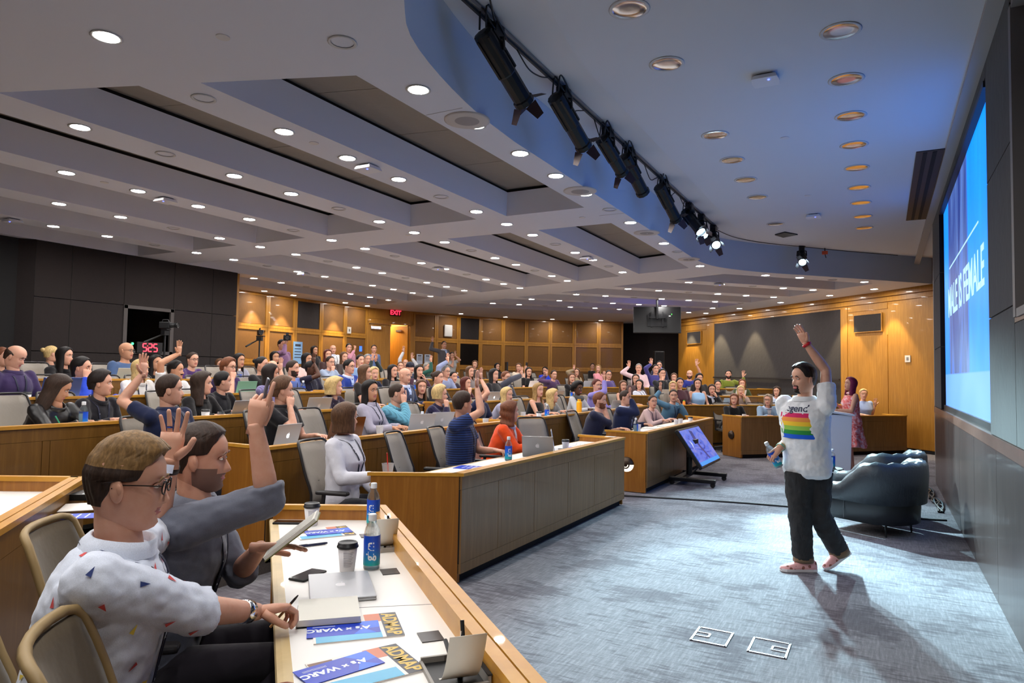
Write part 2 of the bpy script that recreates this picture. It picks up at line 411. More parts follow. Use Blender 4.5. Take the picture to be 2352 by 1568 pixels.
# going from the stage end to the back: a -> b, room is on the left of travel, so thickness goes right
FA, FB = Vector((1.7, 16.25)), Vector((-6.4, 24.35)); FD = (FB - FA).normalized(); FNrm = Vector((-FD.y, FD.x))
fwl = struct(wallseg(FA, FB, 0, 4.2, W_OAK, .12, 'wall_far'))
def fpt(x, o=0): p = FA + FD * ((FA.x - x) / -FD.x * -1) if False else FA + FD * ((x - FA.x) / FD.x); return p + FNrm * o
def fpanel(x0, x1, z0, z1, m, o0, o1, name, par):
    a, b = fpt(x0), fpt(x1)
    return MB().prism([tuple(a + FNrm * o0), tuple(b + FNrm * o0), tuple(b + FNrm * o1), tuple(a + FNrm * o1)], z0, z1).build(name, m, par)
for x0, x1, z0, z1 in ((1.6, .14, .08, 3.28), (.13, -.72, .08, 2.6), (.13, -.72, 3.2, 3.34), (-.73, -.89, .08, 3.34), (-4.82, -5.13, .6, 3.34), (-5.14, -6.03, .6, 2.6), (-5.14, -6.03, 3.15, 3.34), (-6.04, -6.4, .6, 3.34)):
    fpanel(x0 - .004, x1 + .004, z0, z1, W_OAK, 0, .014, 'wood_panel', fwl)
fpanel(1.6, -6.4, 3.36, 3.46, W_OAK, 0, .03, 'cornice', fwl); fpanel(1.6, -6.4, 3.48, 3.62, W_OAK, 0, .05, 'cornice', fwl)
fpanel(1.6, -6.4, 0, .07, DARKP, 0, .01, 'plinth', fwl)
fpanel(-.9, -4.81, 0, 3.30, DARKF, 0, .006, 'curtain_panel', fwl)
fpanel(-.9, -4.81, 1.53, 1.57, mat('dark_rail', sr(40, 34, 32), .5), .03, .06, 'chair_rail', fwl)
for i, (x0, x1) in enumerate(((.02, -.56), (-5.35, -5.95))):
    a = fpt(x0); b2 = fpt(x1)
    t = thing('wall_grille', ('dark square speaker grille high on the wood wall behind the woman in pink' if i == 0 else 'small dark speaker grille high on the wood wall right of the hanging monitor'), 'grille', (0, 0, 0))
    MB().prism([tuple(a + FNrm * .014), tuple(b2 + FNrm * .014), tuple(b2 + FNrm * .04), tuple(a + FNrm * .04)], 2.7, 3.1).build('grille_cloth', fabric('grille_cloth', sr(40, 34, 32), .95, 500), t)
    e = FD * .02
    for q0, q1, z0, z1 in ((a - e, b2 + e, 3.1, 3.12), (a - e, b2 + e, 2.68, 2.7), (a - e, a, 2.7, 3.1), (b2, b2 + e, 2.7, 3.1)):
        MB().prism([tuple(q0 + FNrm * .014), tuple(q1 + FNrm * .014), tuple(q1 + FNrm * .045), tuple(q0 + FNrm * .045)], z0, z1).build('frame', W_OAK, t)
t = thing('wall_control', 'small white control plate on the wood wall right of the woman in pink', 'switch')
a = fpt(.57); b2 = fpt(.47)
MB().prism([tuple(a + FNrm * .014), tuple(b2 + FNrm * .014), tuple(b2 + FNrm * .03), tuple(a + FNrm * .03)], 1.96, 2.11).build('plate', mat('ivory', sr(210, 205, 195), .5), t)
a = fpt(.54); b2 = fpt(.50)
MB().prism([tuple(a + FNrm * .03), tuple(b2 + FNrm * .03), tuple(b2 + FNrm * .034), tuple(a + FNrm * .034)], 2.0, 2.07).build('display', GREYT, t)
# dark niche between the far wall and the back wall
struct(wallseg((-6.4, 24.35), (-6.4, 25.9), 0, 4, DARKF, .1, 'wall_niche'))
struct(wallseg((-6.3, 25.8), (-9.0, 25.8), 0, 4, DARKF, .1, 'wall_niche'))
# ---------------- back wall: framed wood panels on a curve
bw = [(-8.64, 24.8), (-10.26, 23.89), (-11.82, 22.58), (-12.75, 21.28), (-13.38, 19.95), (-13.9, 18.62), (-14.53, 17.0), (-14.55, 16.0), (-14.55, 14.98), (-14.55, 13.96), (-14.55, 12.98), (-14.5, 11.9), (-14.3, 11.3)]
# resample the curved part into nine panel columns
cv = bez(bw[:6], 12); cum = [0]
for a, b in zip(cv[:-1], cv[1:]): cum.append(cum[-1] + (b - a).length)
def at_len(s):
    for i in range(len(cum) - 1):
        if s <= cum[i + 1]: return cv[i].lerp(cv[i + 1], (s - cum[i]) / (cum[i + 1] - cum[i]))
    return cv[-1]
cols = [at_len(cum[-1] * i / 9) for i in range(10)]
DOORA, DOORB = Vector(bw[5]), Vector(bw[6])
cols2 = [Vector(p) for p in bw[6:]]
bwall = thing('wall_back', '', ''); del bwall['label'], bwall['category']; struct(bwall)
ROWZ = (3.6, 2.68, 1.76, .58)
def column(a, b, spec):
    d = (b - a).normalized(); n = Vector((-d.y, d.x))
    # travel towards -Y: room is on the left (+X side)
    def pc(s0, s1, z0, z1, o0, o1, m, nm):
        L = (b - a).length
        MB().prism([tuple(a + d * s0 + n * o0), tuple(a + d * s1 + n * o0), tuple(a + d * s1 + n * o1), tuple(a + d * s0 + n * o1)], z0, z1).build(nm, m, bwall)
    L = (b - a).length
    pc(0, L, 0, 3.62, -.15, 0, W_OAK, 'backing')
    for i in range(3):
        z1, z0 = ROWZ[i], ROWZ[i + 1]; e = .075
        m = spec.get(i, W_PANEL)
        pc(e + .012, L - e - .012, z0 + e + .012, z1 - e - .012, 0, .012, m, 'inset_panel' if m is W_PANEL else 'dark_panel')
        pc(.004, L - .004, z1 - e, z1 - .003, 0, .028, W_OAK, 'rail'); pc(.004, L - .004, z0 + .003, z0 + e, 0, .028, W_OAK, 'rail')
        pc(.004, e, z0 + e, z1 - e, 0, .028, W_OAK, 'stile'); pc(L - e, L - .004, z0 + e, z1 - e, 0, .028, W_OAK, 'stile')
GLASSD = mat('dark_glass', sr(22, 18, 16), .08)
for i in range(9): column(cols[i], cols[i + 1], {0: DARKF, 1: GLASSD} if i == 6 else {})
for i in range(len(cols2) - 1): column(cols2[i], cols2[i + 1], {0: DARKF} if i == 2 else {})
# double door, its left leaf shut, right leaf open on to a warm lit corridor
dd = (DOORB - DOORA).normalized(); dn = Vector((-dd.y, dd.x)); DL = (DOORB - DOORA).length
def dpt(s, o): return tuple(DOORA + dd * s + dn * o)
dr = thing('door_1', '', ''); del dr['label'], dr['category']; struct(dr)
ZD = .6; DT = 3.12
def dpiece(s0, s1, z0, z1, o0, o1, m, nm): return MB().prism([dpt(s0, o0), dpt(s1, o0), dpt(s1, o1), dpt(s0, o1)], z0, z1).build(nm, m, dr)
dpiece(0, DL, 3.2, 3.62, -.15, .0, W_OAK, 'transom'); dpiece(.05, DL - .05, 3.27, 3.52, 0, .012, W_OAK, 'inset_panel')
dpiece(0, .12, ZD, 3.22, -.15, .03, W_OAK, 'jamb'); dpiece(DL - .06, DL, ZD, 3.22, -.15, .03, W_OAK, 'jamb'); dpiece(0, DL, DT, 3.22, -.15, .03, W_OAK, 'head')
lf = dpiece(DL - .86, DL - .06, ZD + .02, DT - .01, -.08, -.03, W_OAK, 'door_leaf')
cl = dpiece(DL - .5, DL - .14, 2.93, 3.02, -.03, .03, CHROME, 'door_closer')
hinge = DOORA + dd * .14 - dn * .05; od = (-dn * .86 + dd * .16); pn = Vector((-od.y, od.x)).normalized() * .045
MB().prism([tuple(hinge), tuple(hinge + od), tuple(hinge + od + pn), tuple(hinge + pn)], ZD + .02, DT - .01).build('door_leaf', W_OAK, dr)
MB().box((*(hinge + od * .5 + pn * 1.3), 2.95), (.05, .3, .06), atan2(dn.y, dn.x) + pi / 2).build('door_closer', CHROME, dr)
cor = MB(); c0 = DOORA - dd * .2 - dn * .2; c1 = DOORB + dd * .2 - dn * .2
CORR = mat('corridor_paint', sr(214, 168, 104), .7)
struct(MB().prism([tuple(c0 - dn * 2.2), tuple(c1 - dn * 2.2), tuple(c1 - dn * 2.3), tuple(c0 - dn * 2.3)], .5, 3.6).build('wall_corridor', CORR))
struct(MB().prism([tuple(c0), tuple(c0 - dn * 2.3), tuple(c0 - dn * 2.3 - dd * .1), tuple(c0 - dd * .1)], .5, 3.6).build('wall_corridor', CORR))
struct(MB().prism([tuple(c1), tuple(c1 - dn * 2.3), tuple(c1 - dn * 2.3 + dd * .1), tuple(c1 + dd * .1)], .5, 3.6).build('wall_corridor', CORR))
struct(MB().prism([tuple(c0), tuple(c1), tuple(c1 - dn * 2.3), tuple(c0 - dn * 2.3)], 3.5, 3.6).build('ceiling', PAINT))
struct(MB().prism([tuple(c0), tuple(c1), tuple(c1 - dn * 2.3), tuple(c0 - dn * 2.3)], .5, .6).build('floor', CARPET2))
# ---------------- control booth (dark fabric box with a window)
XB = -12.0
bo = struct(MB().box((XB - .9, 7.4, 1.95), (1.5, 4.9, 3.9)).build('wall_booth', DARKP))
def bpanel(y0, y1, z0, z1): MB().box((XB - .08, (y0 + y1) / 2, (z0 + z1) / 2), (.16, y1 - y0 - .012, z1 - z0 - .012)).build('fabric_panel', DARKF, bo)
ye = (5.95, 6.52, 7.44, 8.42, 9.28, 9.88)
for a, b in zip(ye[:-1], ye[1:]):
    if a == 7.44: bpanel(a, b, 2.68, 3.6); bpanel(a, b, .6, 1.80)
    else: bpanel(a, b, 2.68, 3.6); bpanel(a, b, 1.80, 2.68); bpanel(a, b, .6, 1.80)
MB().prism([(XB, 5.95), (XB - .16, 5.95), (XB - .95, 5.0), (XB - .85, 4.9)], .8, 3.6).build('fabric_panel', DARKF, bo)
struct(MB().box((-13.6, 9.95, 1.95), (3.0, .12, 3.9)).build('wall_booth', W_OAK)); struct(MB().box((-15, 10.7, 1.95), (.2, 1.6, 3.9)).build('wall_back', W_OAK))
struct(MB().box((-13.4, 3.0, 1.95), (.2, 4.4, 3.9)).build('wall_back', DARKF))
wn = thing('window_1', '', ''); del wn['label'], wn['category']; struct(wn)
for (y, z, sy, sz) in ((7.47, 2.24, .07, .9), (8.39, 2.24, .07, .9), (7.93, 2.655, .98, .06), (7.93, 1.835, .98, .06)):
    MB().box((XB - .03, y, z), (.10, sy, sz)).build('frame', mat('window_frame', sr(74, 68, 66), .6), wn)
MB().box((XB - .03, 7.93, 2.24), (.01, .86, .78)).build('pane', mat('booth_glass', sr(150, 150, 155), .02, trans=1, ior=1.1), wn)
MB().box((XB - .5, 7.93, 2.24), (.02, 1.1, 1.2)).build('dark_interior', BLACK, wn)  # black sheet standing in for the unlit booth interior
# near side closing walls (behind and beside the camera)
struct(wallseg((-9, -8.6), (1.2, -3.5), 0, 4.2, W_OAK, .12, 'wall_near')); 
struct(MB().box((-15.6, 8, 2), (.2, 36, 4.2)).build('wall_back', DARKF))
struct(MB().box((-6, -8.8, 2), (20, .2, 4.2)).build('wall_near', DARKF))
struct(MB().box((1.75, 15.2, 2), (.2, 6, 4.2)).build('wall_stage', DARKF))
# ================================================================ ceiling fixtures
LENS = mat('lit_lens', (1, 1, 1), .5, emit=LAMP_C, es=LAMP_W)
CANIN = mat('unlit_can', sr(150, 150, 155), .2, .9)
def lamp_proto(lit):
    t = thing('downlight', 'x', 'ceiling light', (0, 0, 50))
    r = .072
    MB().lathe([(r, .012), (r + .016, .004), (r + .02, -.003), (r + .012, -.006), (r, -.002)], 16, cap0=False, cap1=False).build('trim_ring', RIM, t, True)
    if lit: MB().lathe([(r, -.0015), (.001, -.0025)], 16, cap0=False, cap1=False).build('lens', LENS, t)
    else: MB().lathe([(r, -.001), (r * .98, .03), (r * .6, .09), (.01, .1)][::-1], 16, cap0=False, cap1=False).build('reflector', CANIN, t, True)
    return t
LIT, UNLIT = lamp_proto(True), lamp_proto(False)
ORD = ['first', 'second', 'third', 'fourth', 'fifth', 'sixth', 'seventh', 'eighth', 'ninth', 'tenth', 'eleventh', 'twelfth', 'thirteenth', 'fourteenth', 'fifteenth', 'sixteenth']
first = {True: True, False: True}
def put_lamp(x, y, lit, label):
    p = LIT if lit else UNLIT
    # a can needs a hole to be seen: an unlit lamp sits a little proud of the plaster
    z = ZC - .004
    if first[lit]: p.location = (x, y, z); p['label'] = label; p['group'] = 'recessed ceiling lights'; first[lit] = False
    else: dup(p, (x, y, z), 0, label, 'recessed ceiling lights')
beams = [(-2.93, 3.13, 13.2, {0, 6, 10}), (-4.49, 3.33, 13.2, {0, 4, 8, 11}), (-6.0, 3.27, 13.8, {1, 4, 8, 11}), (-7.55, 4.0, 14.4, {4, 7, 10}), (-9.08, 4.74, 14.8, {2, 6, 9}), (-10.62, 5.48, 15.4, {2, 5, 8}), (-12.35, 10.6, 15.6, {2})]
for bi, (x, y0, y1, un) in enumerate(beams):
    y = y0; i = 0
    while y < y1:
        lit = i not in un
        xx = x
        put_lamp(xx, y, lit, ('lit' if lit else 'unlit') + ' downlight, %s from left on the %s ceiling beam back from the stage' % (ORD[i], ORD[bi]))
        y += .79; i += 1
# far wing beams (45 degrees)
for r in range(6):
    dd_ = 16.27 if r == 0 else 18.38 + 2.177 * (r - 1)
    x = (-2.02 if r == 0 else -3.66 - 1.573 * (r - 1)); i = 0
    while x + (x + dd_) < 16.6 and i < 12:
        lit = i % 4 != 2
        put_lamp(x, x + dd_, lit, ('lit' if lit else 'unlit') + ' recessed downlight, %s from the left on the %s far angled ceiling beam' % (ORD[i], ORD[r]))
        x += .57; i += 1
for r in range(4):      # the near ceiling wing, over and behind the near desk
    dd_ = 16.27 if r == 0 else 18.38 + 2.177 * (r - 1); x = (-2.02 if r == 0 else -4.2 - 1.573 * (r - 1))
    for i in range(4):
        put_lamp(x, 16.3 - (x + dd_) + (.3 if r else 0), True, 'lit downlight of the near ceiling wing above the near desks'); x += .75
# border above the far wood wall and the back wall
for i, x in enumerate((.25, -.72, -2.0, -3.3, -4.55, -5.75)):
    p = fpt(x, .55); put_lamp(p.x, p.y, True, 'lit recessed downlight, %s from the right along the far wood wall' % ORD[i])
    if i != 2:
        l = bpy.data.lights.new('wall_washer', 'SPOT'); l.energy = 300; l.color = (1, .82, .5); l.spot_size = radians(62); l.spot_blend = .35; l.shadow_soft_size = .04
        lo = link('wall_washer', l); lo.location = (*fpt(x, .38), ZC - .03); lo.rotation_euler = (0, 0, 0)
for i, y in enumerate((12.45, 13.45, 15.5, 16.5)):
    put_lamp(-14.1, y, True, 'lit recessed downlight, %s from the left along the panelled back wall' % ORD[i])
    if i in (0, 1, 2):
        l = bpy.data.lights.new('wall_washer', 'SPOT'); l.energy = 350; l.color = (1, .82, .5); l.spot_size = radians(62); l.spot_blend = .35; l.shadow_soft_size = .04
        lo = link('wall_washer', l); lo.location = (-14.22, y, ZC - .03)
for i in range(4):
    p = at_len(cum[-1] * (i * .22 + .15)); put_lamp(p.x + .55, p.y - .3, True, 'lit recessed downlight, %s from the right along the curved back wall' % ORD[i])
# corridor lamp
l = bpy.data.lights.new('corridor_lamp', 'AREA'); l.energy = 260; l.color = (1, .72, .38); l.size = .8
lo = link('corridor_lamp', l); lo.location = (*(DOORA.lerp(DOORB, .4) - dn * 1.3), 3.45)
# large unlit cans in the stage ceiling
def can():
    t = thing('downlight', 'x', 'ceiling light'); r = .115
    MB().lathe([(r, .006), (r + .02, .002), (r + .024, -.004), (r + .014, -.008), (r, -.006)], 24, cap0=False, cap1=False).build('trim_ring', RIM, t, True)
    MB().lathe([(.02, -.001), (r * .55, -.0012), (r * .9, -.0035), (r, -.006)], 24, cap0=True, cap1=False).build('reflector', CHROME, t, True)
    return t
c0p = None; n1 = n2 = 0
for x, ys in ((-1.48, (3.4, 4.31, 5.22, 7.01, 7.91, 8.78, 9.7, 11.51)), (-.24, (4.36, 5.26, 6.15, 7.04, 7.94, 8.82, 9.75, 10.61, 11.51, 12.39))):
    for i, y in enumerate(ys):
        lab = 'large unlit downlight, %s from the front in the ceiling row nearer the %s' % (ORD[i], 'spotlight rail' if x < -1 else 'screen wall')
        if c0p is None: c0p = can(); c0p.location = (x, y, ZU); c0p['label'] = lab; c0p['group'] = 'stage ceiling cans'
        else: dup(c0p, (x, y, ZU), 0, lab, 'stage ceiling cans')
# round ceiling speakers
sp0 = None
for i, y in enumerate((4.58, 6.93, 9.38, 11.8)):
    lab = 'round perforated ceiling speaker, %s from the left on the ceiling edge beside the spotlights' % ORD[i]
    if sp0 is None:
        sp0 = thing('ceiling_speaker', lab, 'speaker', (-2.93, y, ZC), 0, 'ceiling speakers')
        MB().lathe([(.185, .002), (.185, -.008), (.17, -.012), (.1, -.012)], 28, cap0=False, cap1=False).build('bezel', mat('speaker_bezel', sr(196, 190, 186), .7), sp0, True)
        MB().lathe([(.1, -.012), (.06, -.014), (.001, -.014)], 28, cap0=False, cap1=False).build('grille', mat('speaker_grille', sr(150, 145, 145), .8), sp0, True)
    else: dup(sp0, (-2.93, y, ZC), 0, lab)
# access points
ap0 = None
APS = [(-.82, 5.8, ZU, 'on the stage ceiling between the two rows of cans'), (-.89, 11.1, ZU, 'far along the stage ceiling near the dark hatch'), (-4.47, 5.19, ZC, 'on the second beam left of the first recess'), (-7.57, 5.15, ZC, 'on the fourth ceiling beam at far left'), (-10.66, 4.97, ZC, 'on the last ceiling beam at the left edge'), (-4.47, 10.9, ZC, 'on the second ceiling beam in the middle bay'), (-7.57, 10.9, ZC, 'on the fourth ceiling beam in the middle bay'), (-10.62, 10.4, ZC, 'on the sixth ceiling beam near the booth'), (-3.1, 15.1, ZC, 'on the far angled ceiling beam')]
for x, y, z, wh in APS:
    lab = 'white access point with blue light ' + wh
    if ap0 is None:
        ap0 = thing('access_point', lab, 'access point', (x, y, z), 0, 'ceiling access points')
        MB().prism([(-.1, -.1), (.1, -.1), (.11, 0), (.1, .1), (-.1, .1), (-.11, 0)], -.05, -.012, top=[(-.085, -.085), (.085, -.085), (.09, 0), (.085, .085), (-.085, .085), (-.09, 0)][::1]).build('housing', mat('ap_white', sr(225, 225, 228), .5), ap0, bevel=.006)
        MB().box((0, 0, -.006), (.12, .12, .012)).build('bracket', BLACK, ap0)
        MB().lathe([(.009, -.056), (.009, -.05)], 10, (.03, -.05, 0)).build('status_light', mat('led_blue', (0, 0, 0), .5, emit=(.08, .12, 1), es=6), ap0)
    else: dup(ap0, (x, y, z), 0, lab)
# sprinklers: small white discs
sk = None
for i, (x, y, z, wh) in enumerate([(-3.55, 2.75, ZC, 'left of the first recess, near the picture top'), (-4.47, 4.45, ZC, 'on the second ceiling beam'), (-7.55, 4.4, ZC, 'on the fourth ceiling beam'), (-3.4, 8.13, ZC, 'on the cross beam near the spotlights'), (-.86, 7.4, ZU, 'on the stage ceiling, the nearer one'), (-.86, 9.9, ZU, 'on the stage ceiling, the farther one'), (-6.2, 8.13, ZC, 'on the cross beam further from the stage')]):
    lab = 'small white sprinkler cover disc ' + wh
    if sk is None: sk = MB().lathe([(.001, .0), (.042, 0), (.042, -.006), (.001, -.008)], 16).build('sprinkler_cover', mat('sprinkler', sr(215, 212, 210), .6)); sk.location = (x, y, z); tag(sk, lab, 'sprinkler', 'sprinkler covers')
    else:
        o = sk.copy(); COL.objects.link(o); o.location = (x, y, z); o['label'] = lab
# slot diffuser and hatch
t = thing('air_diffuser', 'long dark slot air diffuser in the stage ceiling beside the screen wall', 'vent', (.48, 10.26, ZU))
MB().box((0, 0, -.005), (.27, 3.6, .012)).build('frame', mat('diffuser_brown', sr(48, 42, 40), .6), t)
for x in (-.05, .04): MB().box((x, 0, -.013), (.04, 3.52, .006)).build('slot', DARKP, t)
t = tag(MB().prism([(-1.6, 12.36), (-1.42, 12.2), (-1.25, 12.5), (-1.5, 12.64)], ZU - .02, ZU).build('ceiling_hatch', BLACK), 'small dark open hatch in the stage ceiling above the far spotlight', 'hatch')
# ================================================================ stage spotlights on a rail
rail = thing('lighting_rail', 'grey lighting rail with black cables running along the ceiling edge', 'rail', (0, 0, 0))
rl = [Vector((-2.42, y)) for y in np.linspace(3.7, 11.75, 18)]
ALUM = mat('rail_aluminium', sr(150, 150, 150), .4, .8)
MB().box((-2.44, 7.7, 4.075), (.055, 8.0, .03)).build('channel', ALUM, rail)
MB().box((-2.44, 7.7, 4.05), (.018, 8.0, .02)).build('power_strip', BLACK, rail)
def cable(pts, r=.006, parent=None, name='cable', m=None): return MB().tube(bez(pts, 5) if len(pts[0]) == 2 else bez3(pts, 5), r, 6).build(name, m or BLACK, parent, True)
def bez3(pts, n=5):
    out = []; P = [Vector(p) for p in pts]
    for i in range(len(P) - 1):
        a, b, c, d = P[max(i - 1, 0)], P[i], P[i + 1], P[min(i + 2, len(P) - 1)]
        for j in range(n):
            t = j / n; out.append(.5 * ((2 * b) + (c - a) * t + (2 * a - 5 * b + 4 * c - d) * t * t + (3 * b - 3 * c + d - a) * t ** 3))
    out.append(P[-1]); return out
cable([(-2.05, 3.4, 4.05), (-2.25, 3.75, 4.06), (-2.42, 4.15, 4.03)], .007, rail)
for i in range(9):
    y = 4.5 + i * .8; cable([(-2.44, y, 4.04), (-2.42, y + .16, 3.95 - .04 * (i % 3)), (-2.42, y + .36, 3.97), (-2.44, y + .55, 4.04)], .006, rail)
cable([(-2.44, 11.6, 4.04), (-2.3, 12.5, 4.06), (-1.95, 13.3, 4.08), (-1.4, 14.0, 4.09), (-.6, 14.9, 4.09), (.3, 15.8, 4.09)], .007, rail)
BDOOR = mat('barn_door', sr(60, 40, 40), .5, .2); BODY = mat('spot_body', sr(15, 15, 17), .45, .2)
LENSU = mat('unlit_spot_lens', sr(60, 80, 100), .1); LENSL = mat('lit_spot_lens', (1, 1, 1), .2, emit=(.55, .8, 1), es=30)
def spotlight(base, aim, length, rad, lit, label, watts=0, size=38, doors=True):
    b = Vector(base); aim = Vector(aim)
    t = thing('stage_spotlight', label, 'spotlight', base, 0, 'stage spotlights')
    piv = Vector((0, 0, -.20)); d = (aim - (b + piv)).normalized()
    q = d.to_track_quat('Z', 'Y').to_matrix()
    back = piv - d * length * .28
    MB().box((0, 0, -.05), (.09, .12, .1)).build('clamp', BODY, t)
    side = (q @ Vector((1, 0, 0)))
    yk = MB()
    for s in (-1, 1):
        yk.tube([(0, 0, -.09), side * s * rad * 1.05 + Vector((0, 0, -.11)), piv + side * s * rad * 1.12], .011, 6)
    yk.build('yoke', BODY, t)
    bd = MB(); sg = 10
    prof = [(rad * .4, 0), (rad * .95, .01), (rad, .05), (rad, length * .55), (rad * .93, length * .57), (rad * .93, length - .05), (rad * 1.06, length - .04), (rad * 1.06, length), (rad * .9, length), (rad * .88, length - .03)]
    bd.lathe(prof, sg, back, M=q, cap1=False)
    for k in range(5):
        a = 2 * pi * k / 5; c = back + q @ Vector((cos(a) * rad, sin(a) * rad, length * .3)); bd.box(c, (.018, .018, length * .5), M=q)
    bd.box(back + q @ Vector((0, rad, length * .15)), (.07, .05, .12), M=q)
    bd.build('body', BODY, t)
    MB().lathe([(.001, length - .028), (rad * .6, length - .026), (rad * .88, length - .03)], 20, back, M=q, cap0=False, cap1=False).build('lens', LENSL if lit else LENSU, t)
    if doors:
        for k, ang in enumerate((20, 60, 25, 55)):
            a = pi / 2 * k + .5; e = Vector((cos(a), sin(a), 0)); tn = Vector((-sin(a), cos(a), 0)); o = radians(ang)
            dr_ = e * sin(o) + Vector((0, 0, 1)) * cos(o); c0 = Vector((0, 0, length)) + e * rad * 1.0
            P = [c0 - tn * rad * .7, c0 + tn * rad * .7, c0 + tn * rad * .45 + dr_ * rad * 1.5, c0 - tn * rad * .45 + dr_ * rad * 1.5]
            nn = e * .003; vs = [back + q @ p for p in P] + [back + q @ (p + nn) for p in P]
            MB().add(vs, [(0, 1, 2, 3), (7, 6, 5, 4), (0, 4, 5, 1), (1, 5, 6, 2), (2, 6, 7, 3), (3, 7, 4, 0)]).build('barn_door', BDOOR, t)
    for k in range(2):
        p0 = back + side * rad * (.3 if k else -.5) + Vector((0, 0, .02)); cable([tuple(p0), tuple(p0 + Vector((.05, -.06, .12))), (.04, .1 - .2 * k, -.06), (0, .05, -.02)], .007, t, 'power_lead')
    MB().box(Vector((.02, .03, -.14)), (.03, .03, .05)).build('blue_plug', mat('plug_blue', sr(20, 50, 190), .5), t)
    if lit or watts:
        l = bpy.data.lights.new('stage_lamp', 'SPOT'); l.energy = watts; l.color = SPOT_C; l.spot_size = radians(size); l.spot_blend = .5; l.shadow_soft_size = .06
        lo = link('stage_lamp', l); lo.location = b + back + d * (length + .03); lo.rotation_euler = d.to_track_quat('-Z', 'Y').to_euler()
    return t
zr = 4.05
spotlight((-2.42, 4.13, zr), (-2.2, 5.6, 2.9), .62, .075, False, 'long black spotlight nearest the camera on the ceiling rail')
spotlight((-2.42, 5.33, zr), (-2.2, 7.2, 2.8), .6, .075, False, 'second black spotlight from the front on the ceiling rail')
spotlight((-2.42, 6.42, zr), (-2.1, 8.2, 2.8), .5, .07, False, 'third black spotlight on the rail, close behind the second')
spotlight((-2.42, 7.1, zr), (-2.1, 8.9, 2.6), .55, .075, False, 'fourth black spotlight on the rail with plain round front', doors=False)
spotlight((-2.42, 8.45, zr), (-2.1, 10.1, 2.7), .6, .075, False, 'fifth black spotlight on the rail, middle of the row')
spotlight((-2.42, 9.75, zr), (.05, 8.0, .6), .5, .075, True, 'lit spotlight on the rail, the first that shows a glowing lens', SPOT_W, 46)
spotlight((-2.42, 10.5, zr), (-.6, 5.6, .6), .45, .07, True, 'black spotlight squeezed between the two glowing ones on the rail', SPOT_W * 1.3, 34)
spotlight((-2.42, 11.35, zr), (-.7, 7.0, .8), .45, .075, True, 'last spotlight on the rail with the brightest glowing lens', SPOT_W, 40)
spotlight((-1.32, 13.9, 4.08), (-.6, 8.9, .6), .42, .075, True, 'single lit spotlight hung by itself over the far end of the stage', SPOT_W * .9, 44)
t = thing('rail_connector', 'small orange and black cable connector beside the lone far spotlight', 'connector', (-.95, 14.35, 4.05))
MB().box((0, 0, -.06), (.1, .06, .06)).build('body', mat('connector_orange', sr(190, 70, 30), .5), t); MB().tube([(0, 0, .03), (0, 0, -.04)], .012, 6).build('hook', BLACK, t); MB().tube([(0, 0, -.08), (.02, 0, -.16)], .008, 6).build('tail', BLACK, t)
# ================================================================ desks
class DeskF:
    def __init__(s, p0, p1, e0, e1):
        s.p0, s.p1 = Vector(p0), Vector(p1); s.L = (s.p1 - s.p0).length; s.u = (s.p1 - s.p0) / s.L; s.n = Vector((-s.u.y, s.u.x))
        f = lambda e: 0 if e is None else Vector(e).dot(s.u) / Vector(e).dot(s.n)
        s.k0, s.k1 = f(e0), f(e1)
    def P(s, a, t, end=0):   # a metres from the start (end=0) or back from the end (end=1), t back from the front face
        if end: return s.p1 + s.u * (s.k1 * t - a) + s.n * t
        return s.p0 + s.u * (s.k0 * t + a) + s.n * t
    def F(s, f, t):          # fraction along
        return s.P(0, t).lerp(s.P(0, t, 1), f)
def quad(F, a0, a1, t0, t1, z0, z1, mb, m=0):
    mb.prism([tuple(F(a0, t0)), tuple(F(a1, t0)), tuple(F(a1, t1)), tuple(F(a0, t1))], z0, z1, m)
DD = .60
